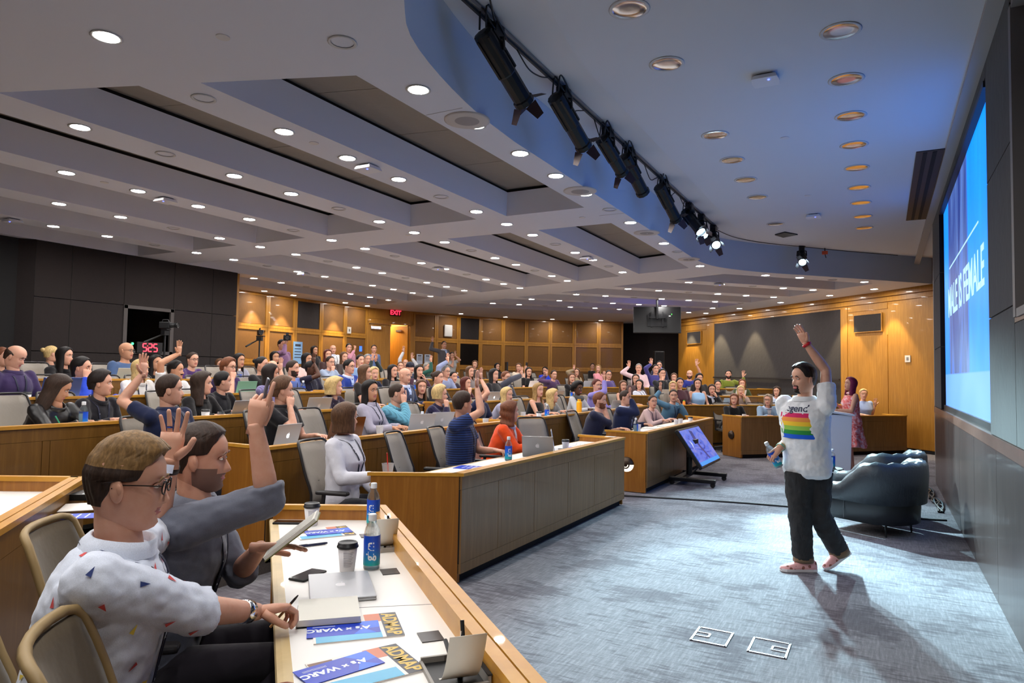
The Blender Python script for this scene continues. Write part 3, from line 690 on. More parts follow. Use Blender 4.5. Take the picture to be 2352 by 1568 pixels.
def desk(p0, p1, z, label, e0=None, e1=None, joints=None, zlow=None, lip=True, lights=(), hatches=()):
    F = DeskF(p0, p1, e0, e1); zl = z if zlow is None else zlow
    root = thing('desk', label, 'desk', (*F.p0, z), 0, 'curved rows of desks'); o3 = Vector((*F.p0, z))
    def part(nm, fn, m, parent=root, bevel=0):
        mb = MB(); fn(mb); mb.v = [tuple(Vector(v) - o3) for v in mb.v]; return mb.build(nm, m, parent, bevel=bevel)
    L = F.L
    fr = lambda a, t: F.P(a, t) if a < L / 2 else F.P(L - a, t, 1)
    part('plinth', lambda mb: quad(fr, .03, L - .03, .05, .09, zl - .0, zl + .085, mb), DARKP)
    core = part('front_board', lambda mb: quad(fr, 0, L, .012, .055, zl + .08, z + .79, mb), DARKP)
    VF = W_FRONT if z == 0 else W_ROW_DIM
    js = joints or [i / max(1, round(L / .62)) for i in range(1, max(1, round(L / .62)))]
    ed = [0] + [j * L for j in js] + [L]; g = .0022
    top0 = z + .69
    part('top_rail', lambda mb: quad(fr, 0, L, 0, .02, top0 + g, z + .79, mb), VF, core)
    part('bottom_rail', lambda mb: quad(fr, 0, L, 0, .02, zl + .075, zl + .15 - g, mb), VF, core)
    for a, b in zip(ed[:-1], ed[1:]):
        st = .028 if a > 0 else 0
        if st: part('stile', lambda mb: quad(fr, a - st + g, a + st - g, 0, .02, zl + .15, top0, mb), VF, core)
        part('panel', lambda mb: quad(fr, a + st + g, b - (.028 if b < L else 0) - g, .001, .02, zl + .15, top0, mb), VF, core)
    def led(mb):
        quad(fr, -.004, L + .004, -.012, .026, z + .79, z + .815, mb); quad(fr, -.004, L + .004, .032, .072, z + .79, z + .815, mb)
        quad(fr, 0, L, .02, .04, z + .78, z + .808, mb, 1)
    part('ledge', led, [W_LEDGE, mat('ledge_groove', sr(120, 90, 30), .7)])
    part('riser', lambda mb: quad(fr, 0, L, .055, .066, z + .72, z + .79, mb), W_LEDGE)
    part('worktop', lambda mb: quad(fr, .02, L - .02, .06, DD - .045, z + .71, z + .735, mb), WHITE)
    m = max(1, round(L / 1.25))
    part('worktop_seam', lambda mb: [quad(F.F, i / m - .0015 / L, i / m + .0015 / L, .066, DD - .045, z + .73, z + .7356, mb) for i in range(1, m)] if m > 1 else quad(F.F, .5, .5 + .003 / L, .066, DD - .045, z + .73, z + .7356, mb), GREYT)
    def nose(mb):
        pts = [(DD - .045, -.03), (DD - .02, -.034), (DD - .004, -.026), (DD, -.012), (DD - .004, -.003), (DD - .02, 0), (DD - .045, 0)]
        R = [[Vector((*fr(a, t), z + .735 + dz)) for t, dz in pts] for a in (.02, L / 2 - .001, L / 2 + .001, L - .02)]
        mb.rings([r[::-1] for r in R])
    part('nosing', nose, wood('nosing_maple', sr(196, 172, 124), sr(208, 184, 136), (3, 3, 3), .4))
    for e in (0, 1):
        pe = (lambda a, t: F.P(a, t)) if not e else (lambda a, t: F.P(a, t, 1))
        ep = part('end_panel', lambda mb: quad(pe, -.001, .03, .02, DD - .02, zl + .01, z + .79, mb), W_DESK)
        if lip: part('end_ledge', lambda mb: quad(pe, -.006, .036, .02, DD, z + .79, z + .815, mb), W_LEDGE)
        else: part('end_ledge', lambda mb: quad(pe, -.006, .036, .02, DD, z + .735, z + .75, mb), W_LEDGE)
    for (e, t, zz, r) in lights:
        c = F.P(0, t, e); nrm = (-F.u if not e else F.u)
        if (F.k0 if not e else F.k1): 
            d = (F.P(0, 1, e) - F.P(0, 0, e)).normalized(); nrm = Vector((d.y, -d.x)); nrm = nrm if nrm.dot(F.u) * (1 if e else -1) > 0 else -nrm
        q = Vector((nrm.x, nrm.y, 0)).to_track_quat('Z', 'Y').to_matrix()
        cc = Vector((*c, z + zz)) - o3 + Vector((*nrm, 0)) * .002
        sl = MB().lathe([(r, 0), (r * .97, r * .2), (r * .8, r * .42), (r * .45, r * .58), (.004, r * .62)], 20, cc, M=q).build('step_light', mat('bronze', sr(70, 58, 48), .35, .7), root, True)
        if zz < .42:
            MB().lathe([(r * 1.02, .004), (r * .99, r * .22), (r * .82, r * .44), (r * .47, r * .61)], 20, cc, M=q, cap0=False, cap1=False).mesh('x', LENS)
            gl = MB(); n = 12
            R = [[cc + q @ Vector((rr * cos(pi + pi * k / n), rr * sin(pi + pi * k / n) , zz2)) for k in range(n + 1)] for rr, zz2 in ((r * 1.0, .006), (r * .99, r * .21), (r * .82, r * .435), (r * .3, r * .62))]
            # lower half glows
            low = min(R[0], key=lambda p: p.z).z
            if sum(p.z for p in R[0]) / (n + 1) > cc.z: R = [[cc + q @ Vector((rr * cos(pi * k / n), rr * sin(pi * k / n), zz2)) for k in range(n + 1)] for rr, zz2 in ((r * 1.0, .006), (r * .99, r * .21), (r * .82, r * .435), (r * .3, r * .62))]
            gl.rings(R, False, False, closed=False); gl.build('glow_half', mat('step_glow', (1, .9, .75), .5, emit=(1, .86, .66), es=1.6), sl)
    for (a, w_, d_) in hatches:
        part('cable_hatch', lambda mb: quad(lambda x, t: F.P(x, t), a, a + w_, .105, .105 + d_, z + .7352, z + .738, mb), mat('hatch_dark', sr(40, 36, 40), .35))
    return root, F
A0, A1 = Vector((-.27, 1.118)), Vector((-2.46, 3.06))
MIT = Vector((-.86, -.51))
deskA, FA_ = desk(tuple(A0), tuple(A1), 0, 'near white-topped desk with yellow maple ledge where the man in the white shirt sits', None, MIT, lip=True, hatches=((.32, .07, .06), (1.14, .08, .07), (1.87, .08, .07), (2.52, .08, .07)))
deskB, FB_ = desk((X1, 4.33), (X1, 7.98), 0, 'long front desk with panelled veneer front where the woman in the orange jacket sits', MIT, None, joints=[.16, .34, .545, .74, .91])
deskC, FC_ = desk((X1, 8.89), (X1, 12.9), 0, 'front desk behind the tilted floor monitor, where the woman in the pink sweater sits', None, Vector((-.86, .5)), lights=((0, .28, .37, .1),))
deskD, FD_ = desk((-2.39, 13.77), (.46, 16.89), 0, 'far angled front desk with a round bronze step light, behind the presenter', Vector((-.75, .66)), None, lights=((0, .3, .43, .085),))
def rowdesk(k, y0, y1, label, e0=None, e1=None, lights=(), hy=None): return desk((XK(k), y0), (XK(k), y1), ZK(k), label, e0, e1, zlow=ZK(k - 1), lights=lights)
nm = {2: 'second', 3: 'third', 4: 'fourth', 5: 'fifth', 6: 'sixth', 7: 'seventh'}
lo = {2: 3.78, 3: 1.7, 4: 1.9, 5: 2.6, 6: 3.4, 7: 4.4}; hi = {2: 13.5, 3: 14.1, 4: 14.7, 5: 15.3, 6: 15.9, 7: 16.5}
for k in range(2, 7):
    y1 = 7.75
    if y1 - lo[k] > 1: rowdesk(k, lo[k], y1, 'left-hand desk of the %s seating row, raised on its own tier' % nm[k], None)
    rowdesk(k, 8.6 if k < 7 else 10.2, hi[k], 'right-hand desk of the %s seating row, beyond the centre aisle' % nm[k], None, Vector((-.86, .5)))
q = AN * 1.55
desk(tuple(Vector((-2.3, .85))), tuple(Vector((-3.81, 2.19))), .15, 'empty near desk at the left edge holding scattered blue brochures', None, MIT, zlow=0)
for k in range(2, 5):
    a = Vector((-2.39, 13.77)) + Vector((-1.42, .59)) * (k - 1); L = (17.3 - a.x - a.y) / 1.414
    b = a + DU * L
    desk(tuple(a), tuple(b), ZK(k), 'angled desk of the %s row against the far wood wall' % nm[k], Vector((-.75, .66)), None, zlow=ZK(k - 1))
# ================================================================ office chairs
MESHF = fabric('chair_mesh', sr(148, 140, 130), .9, 700, .2); MESHD = fabric('chair_mesh_near', sr(96, 84, 66), .9, 900, .3)
CHF = mat('chair_frame', sr(34, 31, 32), .45)
def make_chair(meshmat=MESHF, framemat=CHF, hi_res=False):
    """faces +X; origin on the floor under the seat"""
    t = thing('office_chair', 'x', 'chair', (0, 0, 0), 0, 'mesh office chairs')
    n = 14 if hi_res else 6
    # backrest: curved mesh sheet with thickness
    def bp(u, v, d=0):     # u -1..1 across, v 0..1 up
        w_ = .225 - .03 * (v - .4) ** 2 - .05 * max(0, v - .75) - .03 * max(0, .25 - v)
        z = .50 + .50 * v; x = -.24 - .02 * v - .10 * v * v + .05 * (u * u) + .03 * exp(-((v - .25) / .2) ** 2)
        return Vector((x - d, u * w_, z))
    def sheet(d0, d1, u0, u1, v0, v1, nu, nv):
        mb = MB(); A = [[bp(u0 + (u1 - u0) * i / nu, v0 + (v1 - v0) * j / nv, d0) for i in range(nu + 1)] for j in range(nv + 1)]
        B = [[bp(u0 + (u1 - u0) * i / nu, v0 + (v1 - v0) * j / nv, d1) for i in range(nu + 1)] for j in range(nv + 1)]
        R = [A[j] + B[j][::-1] for j in range(nv + 1)]; mb.rings([r[::-1] for r in R]); return mb
    bk = sheet(0, .012, -.97, .97, .02, .98, n, n).build('backrest', meshmat, t, True)
    fr = [bp(-1, v, .004) for v in np.linspace(0, .96, 9)] + [bp(-.93, 1.0, .004)] + [bp(u, 1.015, .004) for u in np.linspace(-.8, .8, 7)] + [bp(.93, 1.0, .004)] + [bp(1, v, .004) for v in np.linspace(.96, 0, 9)] + [bp(u, -.01, .004) for u in (.6, 0, -.6)]
    MB().tube(fr + [fr[0]], .013 if hi_res else .011, 6).build('back_frame', framemat, t, True)
    if hi_res:
        rb = MB()
        for i in range(44):
            v = .03 + .94 * i / 43; rb.tube([bp(u, v, .013) for u in np.linspace(-.95, .95, 9)], .0022, 4)
        rb.build('mesh_ribs', mat('mesh_rib', sr(150, 132, 98), .8), t)
    MB().tube([(-.08, 0, .40), (-.24, 0, .42), (-.29, 0, .55), (-.26, 0, .7)], [.03, .03, .028, .02], 6).build('back_support', CHF, t)
    MB().prism([(.25, -.2), (.25, .2), (.2, .235), (-.2, .22), (-.22, .18), (-.22, -.18), (-.2, -.22), (.2, -.235)], .42, .475).build('seat', fabric('seat_fabric', sr(70, 66, 62), .9, 200, .2), t, bevel=.02)
    for s in (-1, 1):
        a = MB(); a.tube([(-.05, s * .2, .43), (-.06, s * .27, .45), (-.04, s * .275, .64)], .017, 6)
        ar = a.build('armrest', CHF, t)
        MB().box((.03, s * .275, .655), (.26, .06, .03)).build('arm_pad', CHF, ar, bevel=.012)
    MB().lathe([(.028, .42), (.028, .25), (.045, .24), (.045, .1), (.03, .085)][::-1], 10).build('column', BLACKM, t)
    bs = MB()
    for k in range(5):
        a = 2 * pi * k / 5 + .3; bs.tube([(0, 0, .1), (.15 * cos(a), .15 * sin(a), .09), (.29 * cos(a), .29 * sin(a), .07)], [.03, .024, .018], 6)
    b = bs.build('base', CHF, t)
    cs = MB()
    for k in range(5):
        a = 2 * pi * k / 5 + .3; cs.ball((.29 * cos(a), .29 * sin(a), .028), .028, 8, 5)
    cs.build('casters', BLACK, b)
    return t
CH = None
def chair(x, y, z, rz, label):
    global CH
    if CH is None:
        CH = make_chair(); CH.location = (x, y, z); CH.rotation_euler = (0, 0, rz); CH['label'] = label; return CH
    return dup(CH, (x, y, z), rz, label)
# ================================================================ people
HZ = np.array([-.124, -.118, -.110, -.098, -.086, -.076, -.070, -.066, -.063, -.060, -.055, -.049, -.043, -.037, -.030, -.020, -.010, -.002, .004, .010, .018, .026, .040, .058, .075, .090, .103, .112, .1175])
KZ = [-.125, -.118, -.108, -.095, -.08, -.063, -.042, -.02, .005, .03, .06, .085, .102, .113, .118]
KF = [.040, .066, .078, .083, .084, .085, .084, .083, .081, .088, .085, .071, .052, .028, .004]
KB = [.030, .035, .045, .055, .066, .076, .086, .094, .099, .101, .096, .079, .058, .031, .004]
KH = [.022, .036, .047, .054, .060, .0645, .069, .0725, .0755, .077, .0755, .064, .047, .025, .003]
def head_r(z): return np.interp(z, KZ, KF), np.interp(z, KZ, KB), np.interp(z, KZ, KH)
def sgp(v, e): return np.sign(v) * np.abs(v) ** e
def head_pts(z, th, fem=0):
    F, B, H = head_r(z)
    if fem: H = H * (1 - .06 * np.clip((-z - .02) / .08, 0, 1)); 
    c, s = np.cos(th), np.sin(th)
    x = np.where(c >= 0, F, B) * sgp(c, .88); y = H * sgp(s, .88)
    g = lambda u, w: np.exp(-(u / w) ** 2)
    ay = np.abs(y); fr = np.clip(c * 1.6, 0, 1)
    nz = np.interp(z, [-.052, -.047, -.040, -.035, .006, .014], [0, .012, .024, .026, .004, 0]); ns = np.interp(z, [-.045, -.036, 0], [.0155, .013, .008])
    d = nz * g(y, ns)
    d = d - .011 * g(ay - .031, .017) * g(z - .003, .0125) + .0045 * g(ay - .028, .024) * g(z - .023, .008)
    d = d + .004 * g(ay - .042, .02) * g(z + .03, .02) + .006 * g(y, .02) * g(z + .102, .013)
    d = d + .0065 * g(y, .021) * (g(z + .057, .0045) + g(z + .069, .0055)) - .004 * g(y, .024) * g(z + .063, .0028)
    d = d - .004 * g(y, .02) * g(z + .083, .007)
    return x + d * fr, y, np.full_like(x, z)
def head_geom(nt, zs, fem=0, beard=None):
    """returns MB with materials: 0 skin 1 lips 2 eye white 3 iris 4 brow/beard"""
    t = np.linspace(-pi, pi, nt, endpoint=False); th = t - .32 * np.sin(t)     # denser in front... th=0 front
    th = t * (1 - .28 * np.cos(t / 2) ** 2)
    mb = MB(); R = []
    for z in zs:
        x, y, zz = head_pts(float(z), th, fem); R.append(list(zip(x, y, zz)))
    ms = []
    n = nt
    for i in range(len(zs) - 1):
        zc = (zs[i] + zs[i + 1]) / 2
        for j in range(nt):
            p = R[i][j]; yy = abs((R[i][j][1] + R[i][(j + 1) % nt][1]) / 2); x = p[0]; m = 0
            if x > .06 and yy < .024 - .4 * abs(zc + .063) and -.0735 < zc < -.0525: m = 1
            if beard:
                if beard == 'full' and x > -.012 and zc < -.028 and m == 0 and (zc < -.046 or yy > .045) and (yy > .02 or zc < -.072 or (-.055 < zc < -.046)): m = 4
                if beard == 'goat' and m == 0 and x > .05 and ((yy < .031 and zc < -.074) or (yy < .03 and -.057 < zc < -.046) or (.022 < yy < .033 and -.085 < zc < -.05)): m = 4
                if beard == 'mst' and x > .05 and yy < .03 and -.058 < zc < -.044: m = 4
            ms.append(m)
    mb.rings(R, True, True); ms = [ms[0]] * 0 + ms + [0, 0]; mb.m = ms
    for s in (-1, 1):
        # ears
        E = Matrix.Rotation(-.18, 3, 'Y') @ Matrix.Rotation(s * .28, 3, 'Z')
        mb.ball((-.008, s * .0775, -.008), (.019, .008, .032), 10, 8, 0, E)
        if nt > 40: mb.ball((-.002, s * .084, -.004), (.009, .004, .016), 8, 6, 0, E)
        mb.ball((.0760, s * .031, .0035), (.0085, .0118, .0052), 10, 6, 2)
        mb.ball((.0795, s * .0315, .0035), (.0054, .0056, .005), 8, 6, 3)
        a = [(.0885 - .9 * (yy - .03) ** 2 * 10, s * yy, .0225 + zz) for yy, zz in ((.012, 0), (.022, .004), (.034, .005), (.045, .001), (.052, -.005))]
        mb.tube(a, [.0025, .0042, .004, .003, .0015], 5, 4)
        if nt > 40:      # eyelid crease
            mb.tube([(.079 - abs(yy - .031) * .5, s * yy, .010 - ((yy - .031) / .016) ** 2 * .006) for yy in (.016, .023, .031, .039, .047)], [.0015, .0032, .0036, .003, .0012], 5, 0)
    return mb
def hand_geom(kind='open', side=1, seg=6):
    """wrist at origin, fingers along +X, back of hand +Z; thumb on +Y for side=1"""
    mb = MB()
    P = [(-.03, .030, .022, 0), (.0, .028, .019, 0), (.03, .037, .017, 0), (.065, .042, .0145, 0), (.092, .040, .011, -.001)]
    R = []
    ns = max(8, seg + 2)
    for x, b, a, dz in P: R.append([(x, sgp(cos(2 * pi * k / ns), .8) * b, sgp(sin(2 * pi * k / ns), .8) * a + dz) for k in range(ns)])
    mb.rings([r[::-1] for r in R])
    spec = {'open': ((.05, .10, .06), .16, .3), 'relaxed': ((.35, .5, .35), .05, .15), 'curl': ((.9, 1.1, .7), 0, .1), 'flat': ((.12, .18, .12), .05, .2),
            'point': ((.9, 1.2, .7), .02, .1), 'grip': ((.7, .9, .6), 0, .3)}[kind]
    for i, (y, L, r) in enumerate(((.030, .074, .0088), (.0105, .082, .009), (-.010, .077, .0086), (-.0285, .06, .0076))):
        c = list(spec[0]); 
        if kind == 'point' and i == 0: c = [.1, .1, .05]
        if kind == 'relaxed': c = [q * (1 + .15 * i) for q in c]
        p = Vector((.086, y, 0)); ang = 0; dirs = (i - 1.5) * -spec[1]
        pts = [p - Vector((.02, 0, 0)), p.copy()]; rad = [r * 1.05, r * 1.08]
        for q, (sl, cr) in enumerate(zip((.46, .30, .24), c)):
            ang += cr; d = Vector((cos(ang) * cos(dirs), cos(ang) * sin(dirs), -sin(ang)))
            pts.append(pts[-1] + d * L * sl * .5); rad.append(r * (.98 - .06 * q)); pts.append(pts[-1] + d * L * sl * .5); rad.append(r * (1.0 - .09 * q))
        pts.append(pts[-1] + d * r * .6); rad.append(r * .45)
        mb.tube(pts, rad, seg)
    th = {'open': Vector((.62, .78, -.1)), 'flat': Vector((.75, .62, -.25)), 'relaxed': Vector((.8, .45, -.42)), 'curl': Vector((.85, .1, -.5)), 'point': Vector((.85, .1, -.5)), 'grip': Vector((.7, .3, -.65))}[kind].normalized()
    b0 = Vector((.012, .022, -.004)); t2 = (th + Vector((.35, -.25, -.05))).normalized()
    mb.tube([b0, b0 + th * .03, b0 + th * .052, b0 + th * .052 + t2 * .018, b0 + th * .052 + t2 * .034, b0 + th * .052 + t2 * .039], [.0155, .0145, .0108, .0108, .0092, .004], seg)
    if side < 0: mb.v = [(x, -y, z) for x, y, z in mb.v]; mb.f = [f[::-1] for f in mb.f]
    return mb
def frame(xd, zd):
    x = Vector(xd).normalized(); z = (Vector(zd) - x * Vector(zd).dot(x))
    z = z.normalized() if z.length > 1e-5 else x.orthogonal().normalized()
    return Matrix((x, z.cross(x), z)).transposed()
def put(mb, src, M, t, m0=None):
    n = len(mb.v); mb.v += [tuple(M @ Vector(p) + t) for p in src.v]; mb.f += [tuple(i + n for i in f) for f in src.f]
    mb.m += src.m if m0 is None else [m0] * len(src.f)
TXT = {}
def folds(o, strength, size):
    k = round(size, 3)
    if k not in TXT: TXT[k] = bpy.data.textures.new('folds', 'CLOUDS'); TXT[k].noise_scale = size; TXT[k].noise_depth = 2
    d = o.modifiers.new('d', 'DISPLACE'); d.texture = TXT[k]; d.strength = strength; d.mid_level = .5; d.texture_coords = 'LOCAL'
def remesh(mb, voxel, smooth=3, fold=None):
    me = bpy.data.meshes.new('tmp'); me.from_pydata(mb.v, [], mb.f)
    o = bpy.data.objects.new('tmp', me); COL.objects.link(o)
    r = o.modifiers.new('r', 'REMESH'); r.mode = 'VOXEL'; r.voxel_size = voxel; r.use_smooth_shade = True
    if smooth: s = o.modifiers.new('s', 'SMOOTH'); s.iterations = smooth; s.factor = .5
    for st_, sz_ in (fold or ()): folds(o, st_, sz_)
    out = bpy.data.meshes.new_from_object(o.evaluated_get(bpy.context.evaluated_depsgraph_get()))
    bpy.data.objects.remove(o); bpy.data.meshes.remove(me)
    return out
def from_mesh(me):
    mb = MB(); v = np.empty(len(me.vertices) * 3); me.vertices.foreach_get('co', v)
    mb.v = [tuple(p) for p in v.reshape(-1, 3)]; mb.f = [tuple(p.vertices) for p in me.polygons]; mb.m = [0] * len(mb.f); return mb
def ik(S, H, l1, l2, pole):
    S, H = Vector(S), Vector(H); d = H - S; L = d.length; mx = (l1 + l2) * .995
    if L > mx: H = S + d * (mx / L); d = H - S; L = mx
    L = max(L, .08); a = (l1 * l1 - l2 * l2 + L * L) / (2 * L); h = sqrt(max(1e-6, l1 * l1 - a * a)); dn = d / L
    p = Vector(pole); p = p - dn * p.dot(dn); p = p.normalized() if p.length > 1e-5 else dn.orthogonal().normalized()
    return S + dn * a + p * h, H
def lerp_rings(P, N, rings, fwd, seg=18):
    """torso rings along the spine P -> N"""
    ax = (N - P); R = []; u = ax.normalized(); f = (Vector(fwd) - u * u.dot(fwd)).normalized(); l = u.cross(f)
    for t, a, b, sh in rings:
        c = P + ax * t + f * sh
        R.append([c + f * (sgp(cos(2 * pi * k / seg), .9) * a) + l * (sgp(sin(2 * pi * k / seg), .9) * b) for k in range(seg)])
    return R
TORSO_M = [(-.16, .10, .15, 0), (-.1, .125, .175, 0), (0, .135, .18, 0), (.25, .125, .166, 0), (.5, .13, .176, .005), (.72, .133, .19, .005), (.86, .11, .18, 0), (.95, .08, .125, -.005), (1.0, .062, .072, 0), (1.06, .056, .058, .008)]
TORSO_F = [(-.16, .10, .15, 0), (-.1, .125, .178, 0), (0, .13, .178, 0), (.25, .105, .142, 0), (.5, .11, .148, .012), (.66, .128, .162, .028), (.78, .112, .165, .012), (.88, .092, .152, 0), (.95, .068, .105, -.005), (1.0, .054, .06, 0), (1.06, .05, .052, .008)]
SKIN = {'l': sr(214, 164, 140), 't': sr(196, 146, 116), 'd': sr(84, 54, 40)}
HAIRC = {'lb': sr(128, 98, 60), 'bk': sr(24, 19, 19), 'dk': sr(36, 26, 24), 'db': sr(54, 39, 31), 'br': sr(92, 64, 44), 'rb': sr(112, 66, 42), 'bl': sr(204, 174, 118), 'dbl': sr(156, 124, 78), 'gy': sr(138, 134, 130), 'gb': sr(150, 132, 112), 'rd': sr(84, 34, 26), 'nv': sr(26, 28, 46), 'pk': sr(126, 40, 78)}
def skin_mat(k):
    nm = 'skin_' + k
    if nm in MC: return MC[nm]
    c = SKIN[k]; m = mat(nm, c, .5, spec=.4); nt, lk, b = nodes(m)
    b.inputs['Subsurface Weight'].default_value = .08; b.inputs['Subsurface Radius'].default_value = (.01, .004, .002)
    n = noise(nt, lk, coords(nt, lk), 28, 3); lk.new(ramp(nt, lk, n, [(.3, (c[0] * .94, c[1] * .86, c[2] * .82)), (.7, c)]), b.inputs['Base Color']); return m
def hair_mat(k):
    nm = 'hair_' + k
    if nm in MC: return MC[nm]
    c = HAIRC[k]; m = mat(nm, c, .55, spec=.3); nt, lk, b = nodes(m)
    v = coords(nt, lk, (1, 1, .16)); n = noise(nt, lk, v, 130, 3, .6, .3)
    lk.new(ramp(nt, lk, n, [(.3, mul(c, .55)), (.55, c), (.75, mul(c, 1.45))]), b.inputs['Base Color']); bump(nt, lk, b, n, .5, .003); return m
STUB = mat('stubble', sr(128, 98, 86), .7); LIPS = mat('lips', sr(176, 96, 92), .4); EYEW = mat('eye_white', sr(226, 220, 214), .25); IRIS = mat('iris', sr(40, 26, 20), .15)
CM = {}
def cloth_mat(col, pat):
    key = 'cloth_%d_%d_%d_%s' % (*col, pat)
    if key in MC: return MC[key]
    c = sr(*col)
    if pat == 'leather':
        return mat(key, c, .35, spec=.6)
    m = fabric(key, c, .85, 420, .18)
    nt, lk, b = nodes(m)
    if pat in ('check', 'stripe'):
        src = b.inputs['Base Color'].links[0].from_socket; v = coords(nt, lk); sp = nt.new('ShaderNodeSeparateXYZ'); lk.new(v, sp.inputs[0])
        outs = []
        for ax in ((2,) if pat == 'stripe' else (1, 2)):
            w_ = nt.new('ShaderNodeMath'); w_.operation = 'MULTIPLY'; w_.inputs[1].default_value = 44 if pat == 'stripe' else 60; lk.new(sp.outputs[ax], w_.inputs[0])
            f = nt.new('ShaderNodeMath'); f.operation = 'FRACT'; lk.new(w_.outputs[0], f.inputs[0])
            g = nt.new('ShaderNodeMath'); g.operation = 'GREATER_THAN'; g.inputs[1].default_value = .55; lk.new(f.outputs[0], g.inputs[0]); outs.append(g.outputs[0])
        fac = outs[0]
        if len(outs) > 1:
            a = nt.new('ShaderNodeMath'); a.operation = 'ADD'; lk.new(outs[0], a.inputs[0]); lk.new(outs[1], a.inputs[1])
            h = nt.new('ShaderNodeMath'); h.operation = 'MULTIPLY'; h.inputs[1].default_value = .5; lk.new(a.outputs[0], h.inputs[0]); fac = h.outputs[0]
        dark = mul(c, .42) if pat == 'check' else (.012, .016, .045, 1)
        lk.new(mixc(nt, lk, fac, src, dark), b.inputs['Base Color'])
    return m
# ---------------------------------------------------------------- hair
def hair_geom(style, hi=False):
    """shell around the head, in head space"""
    mb = MB(); nt = 72 if hi else 26; sty = style
    P = dict(short=(.010, .018, -.052, 0), mid=(.018, .022, -.095, 0), buzz=(.004, .005, -.045, 0), long=(.02, .02, -.27, 1), bob=(.022, .022, -.115, 1), shortb=(.024, .036, -.06, 1), curlys=(.026, .036, -.06, 0), curlym=(.055, .045, -.11, 1),
             curlyl=(.032, .03, -.25, 1), midw=(.028, .026, -.17, 1), bun=(.009, .012, -.06, 0), pony=(.010, .014, -.06, 0), afro=(.055, .06, -.06, 0), fringe=(.008, -.02, -.05, 0), cap=(.012, .02, .01, 0), part=(.009, .028, -.055, 0), tuft=(.008, .026, -.05, 0), pink=(.024, .024, -.2, 1))
    side, top, zend, lng = P.get(sty, P['short'])
    ztop = .118 + top; curly = sty.startswith('curl') or sty == 'afro'
    nzs = 40 if hi else 15
    zs = np.concatenate([ztop - (ztop - .03) * (1 - np.cos(np.linspace(.02, pi / 2, nzs // 2))), np.linspace(.03, zend, nzs // 2 + (6 if lng else 2))[1:]])
    rr = np.random.default_rng(abs(hash(sty)) % 1000 if False else sum(map(ord, sty)))
    ph = rr.uniform(0, 6.28, 8)
    O, I = [], []
    for z in zs:
        zi = z * (.118 / ztop) if z > .03 else z          # height on the skull
        if z > .03: zi = .03 + (z - .03) * (.088 / (ztop - .03))
        # opening half-angle at the face
        if lng: op = np.interp(zi, [-.3, -.12, -.05, .03, .06, .082, .09], [1.05, 1.15, 1.18, 1.12, .85, .35, 0])
        else: op = np.interp(zi, [-.1, -.045, -.02, .012, .02, .05, .075, .088], [2.2, 2.05, 1.85, 1.75, 1.22, 1.0, .62, 0])
        if sty == 'fringe': op = np.interp(zi, [-.05, .0, .02, .05, .075, .1], [2.1, 1.8, 1.4, 1.7, 2.5, 3.0])
        if sty == 'cap': op = 0 if z > .02 else .02
        if sty == 'part': op = np.interp(zi, [-.1, -.045, -.02, .012, .02, .05, .070, .08], [2.2, 2.05, 1.85, 1.72, 1.2, 1.02, .5, 0])
        if sty == 'bob' and zi < .05: op = min(op, 1.0) if zi < 0 else op
        t = np.linspace(-1, 1, nt); th = pi + t * (pi - op) * 1.0
        zr = np.clip(zi, -.04, .1179)
        F, B, H = head_r(zr)
        if z < -.04 and lng:
            k = np.clip((-z - .04) / .2, 0, 1); H = H * (1 + .12 * k) + .01 * k; B = B * (1 - .05 * k) ; F = F * (1 - .25 * k)
        if z < -.04 and not lng: k = (-z - .04) / .06; B = B * (1 - .12 * k); H = H * (1 - .1 * k)
        c, s = np.cos(th), np.sin(th)
        amt = side + 0 * th
        if sty in ('short', 'part', 'tuft') and zi < .02: amt = amt * np.clip(.35 + (zi + .05) / .07 * .65, .3, 1)
        if sty == 'part' and zi > .03: amt = amt + .012 * np.clip(s, -1, 1) * 1.0 * np.sin(np.clip((zi - .03) / .085, 0, 1) * pi) + .012 * np.clip(c, 0, 1)
        if sty == 'tuft' and zi > .05: amt = amt + .014 * np.clip(c + .2, 0, 1)
        if sty == 'midw': amt = amt + .008 * np.sin(z * 60 + th)
        nzv = np.zeros_like(th)
        if curly:
            for q in range(5): nzv += np.sin(th * (7 + 3 * q) + ph[q] + z * (110 + 35 * q)) * np.sin(z * (150 + 20 * q) + ph[q + 2] + th * 3) * .4
            amt = amt * (1 + .30 * nzv)
        else:
            for q in range(3): nzv += np.sin(th * (13 + 8 * q) + ph[q] + z * 14 * (q + 1)) * (.5 if hi else .3)
            amt = amt + .0022 * nzv * (1 if sty != 'buzz' else .2)
        # taper to the scalp at the hairline
        edge = np.clip((1 - np.abs(t)) * 4 + .12, 0, 1) if op > .01 else 1
        amt = amt * edge
        for arr, kk in ((O, amt), (I, np.full_like(th, -.012) if z > -.06 or not lng else amt - .03)):
            if z > .03: x = np.where(c >= 0, F * (1 + kk / .088), B * (1 + kk / .1)) * sgp(c, .9); y = H * (1 + kk / .077) * sgp(s, .9)
            else: x = np.where(c >= 0, F + kk, B + kk) * sgp(c, .9); y = (H + kk) * sgp(s, .9)
            arr.append(list(zip(x, y, np.full_like(x, z if arr is O else min(z, .11)))))
    R = [o + i[::-1] for o, i in zip(O, I)]
    mb.rings(R)
    if sty == 'bun': mb.ball((-.115, 0, .055), (.036, .04, .036), 12, 8)
    if sty in ('pony',): mb.tube([(-.1, 0, .02), (-.13, 0, -.02), (-.125, 0, -.09), (-.11, 0, -.14)], [.02, .026, .024, .008], 8)
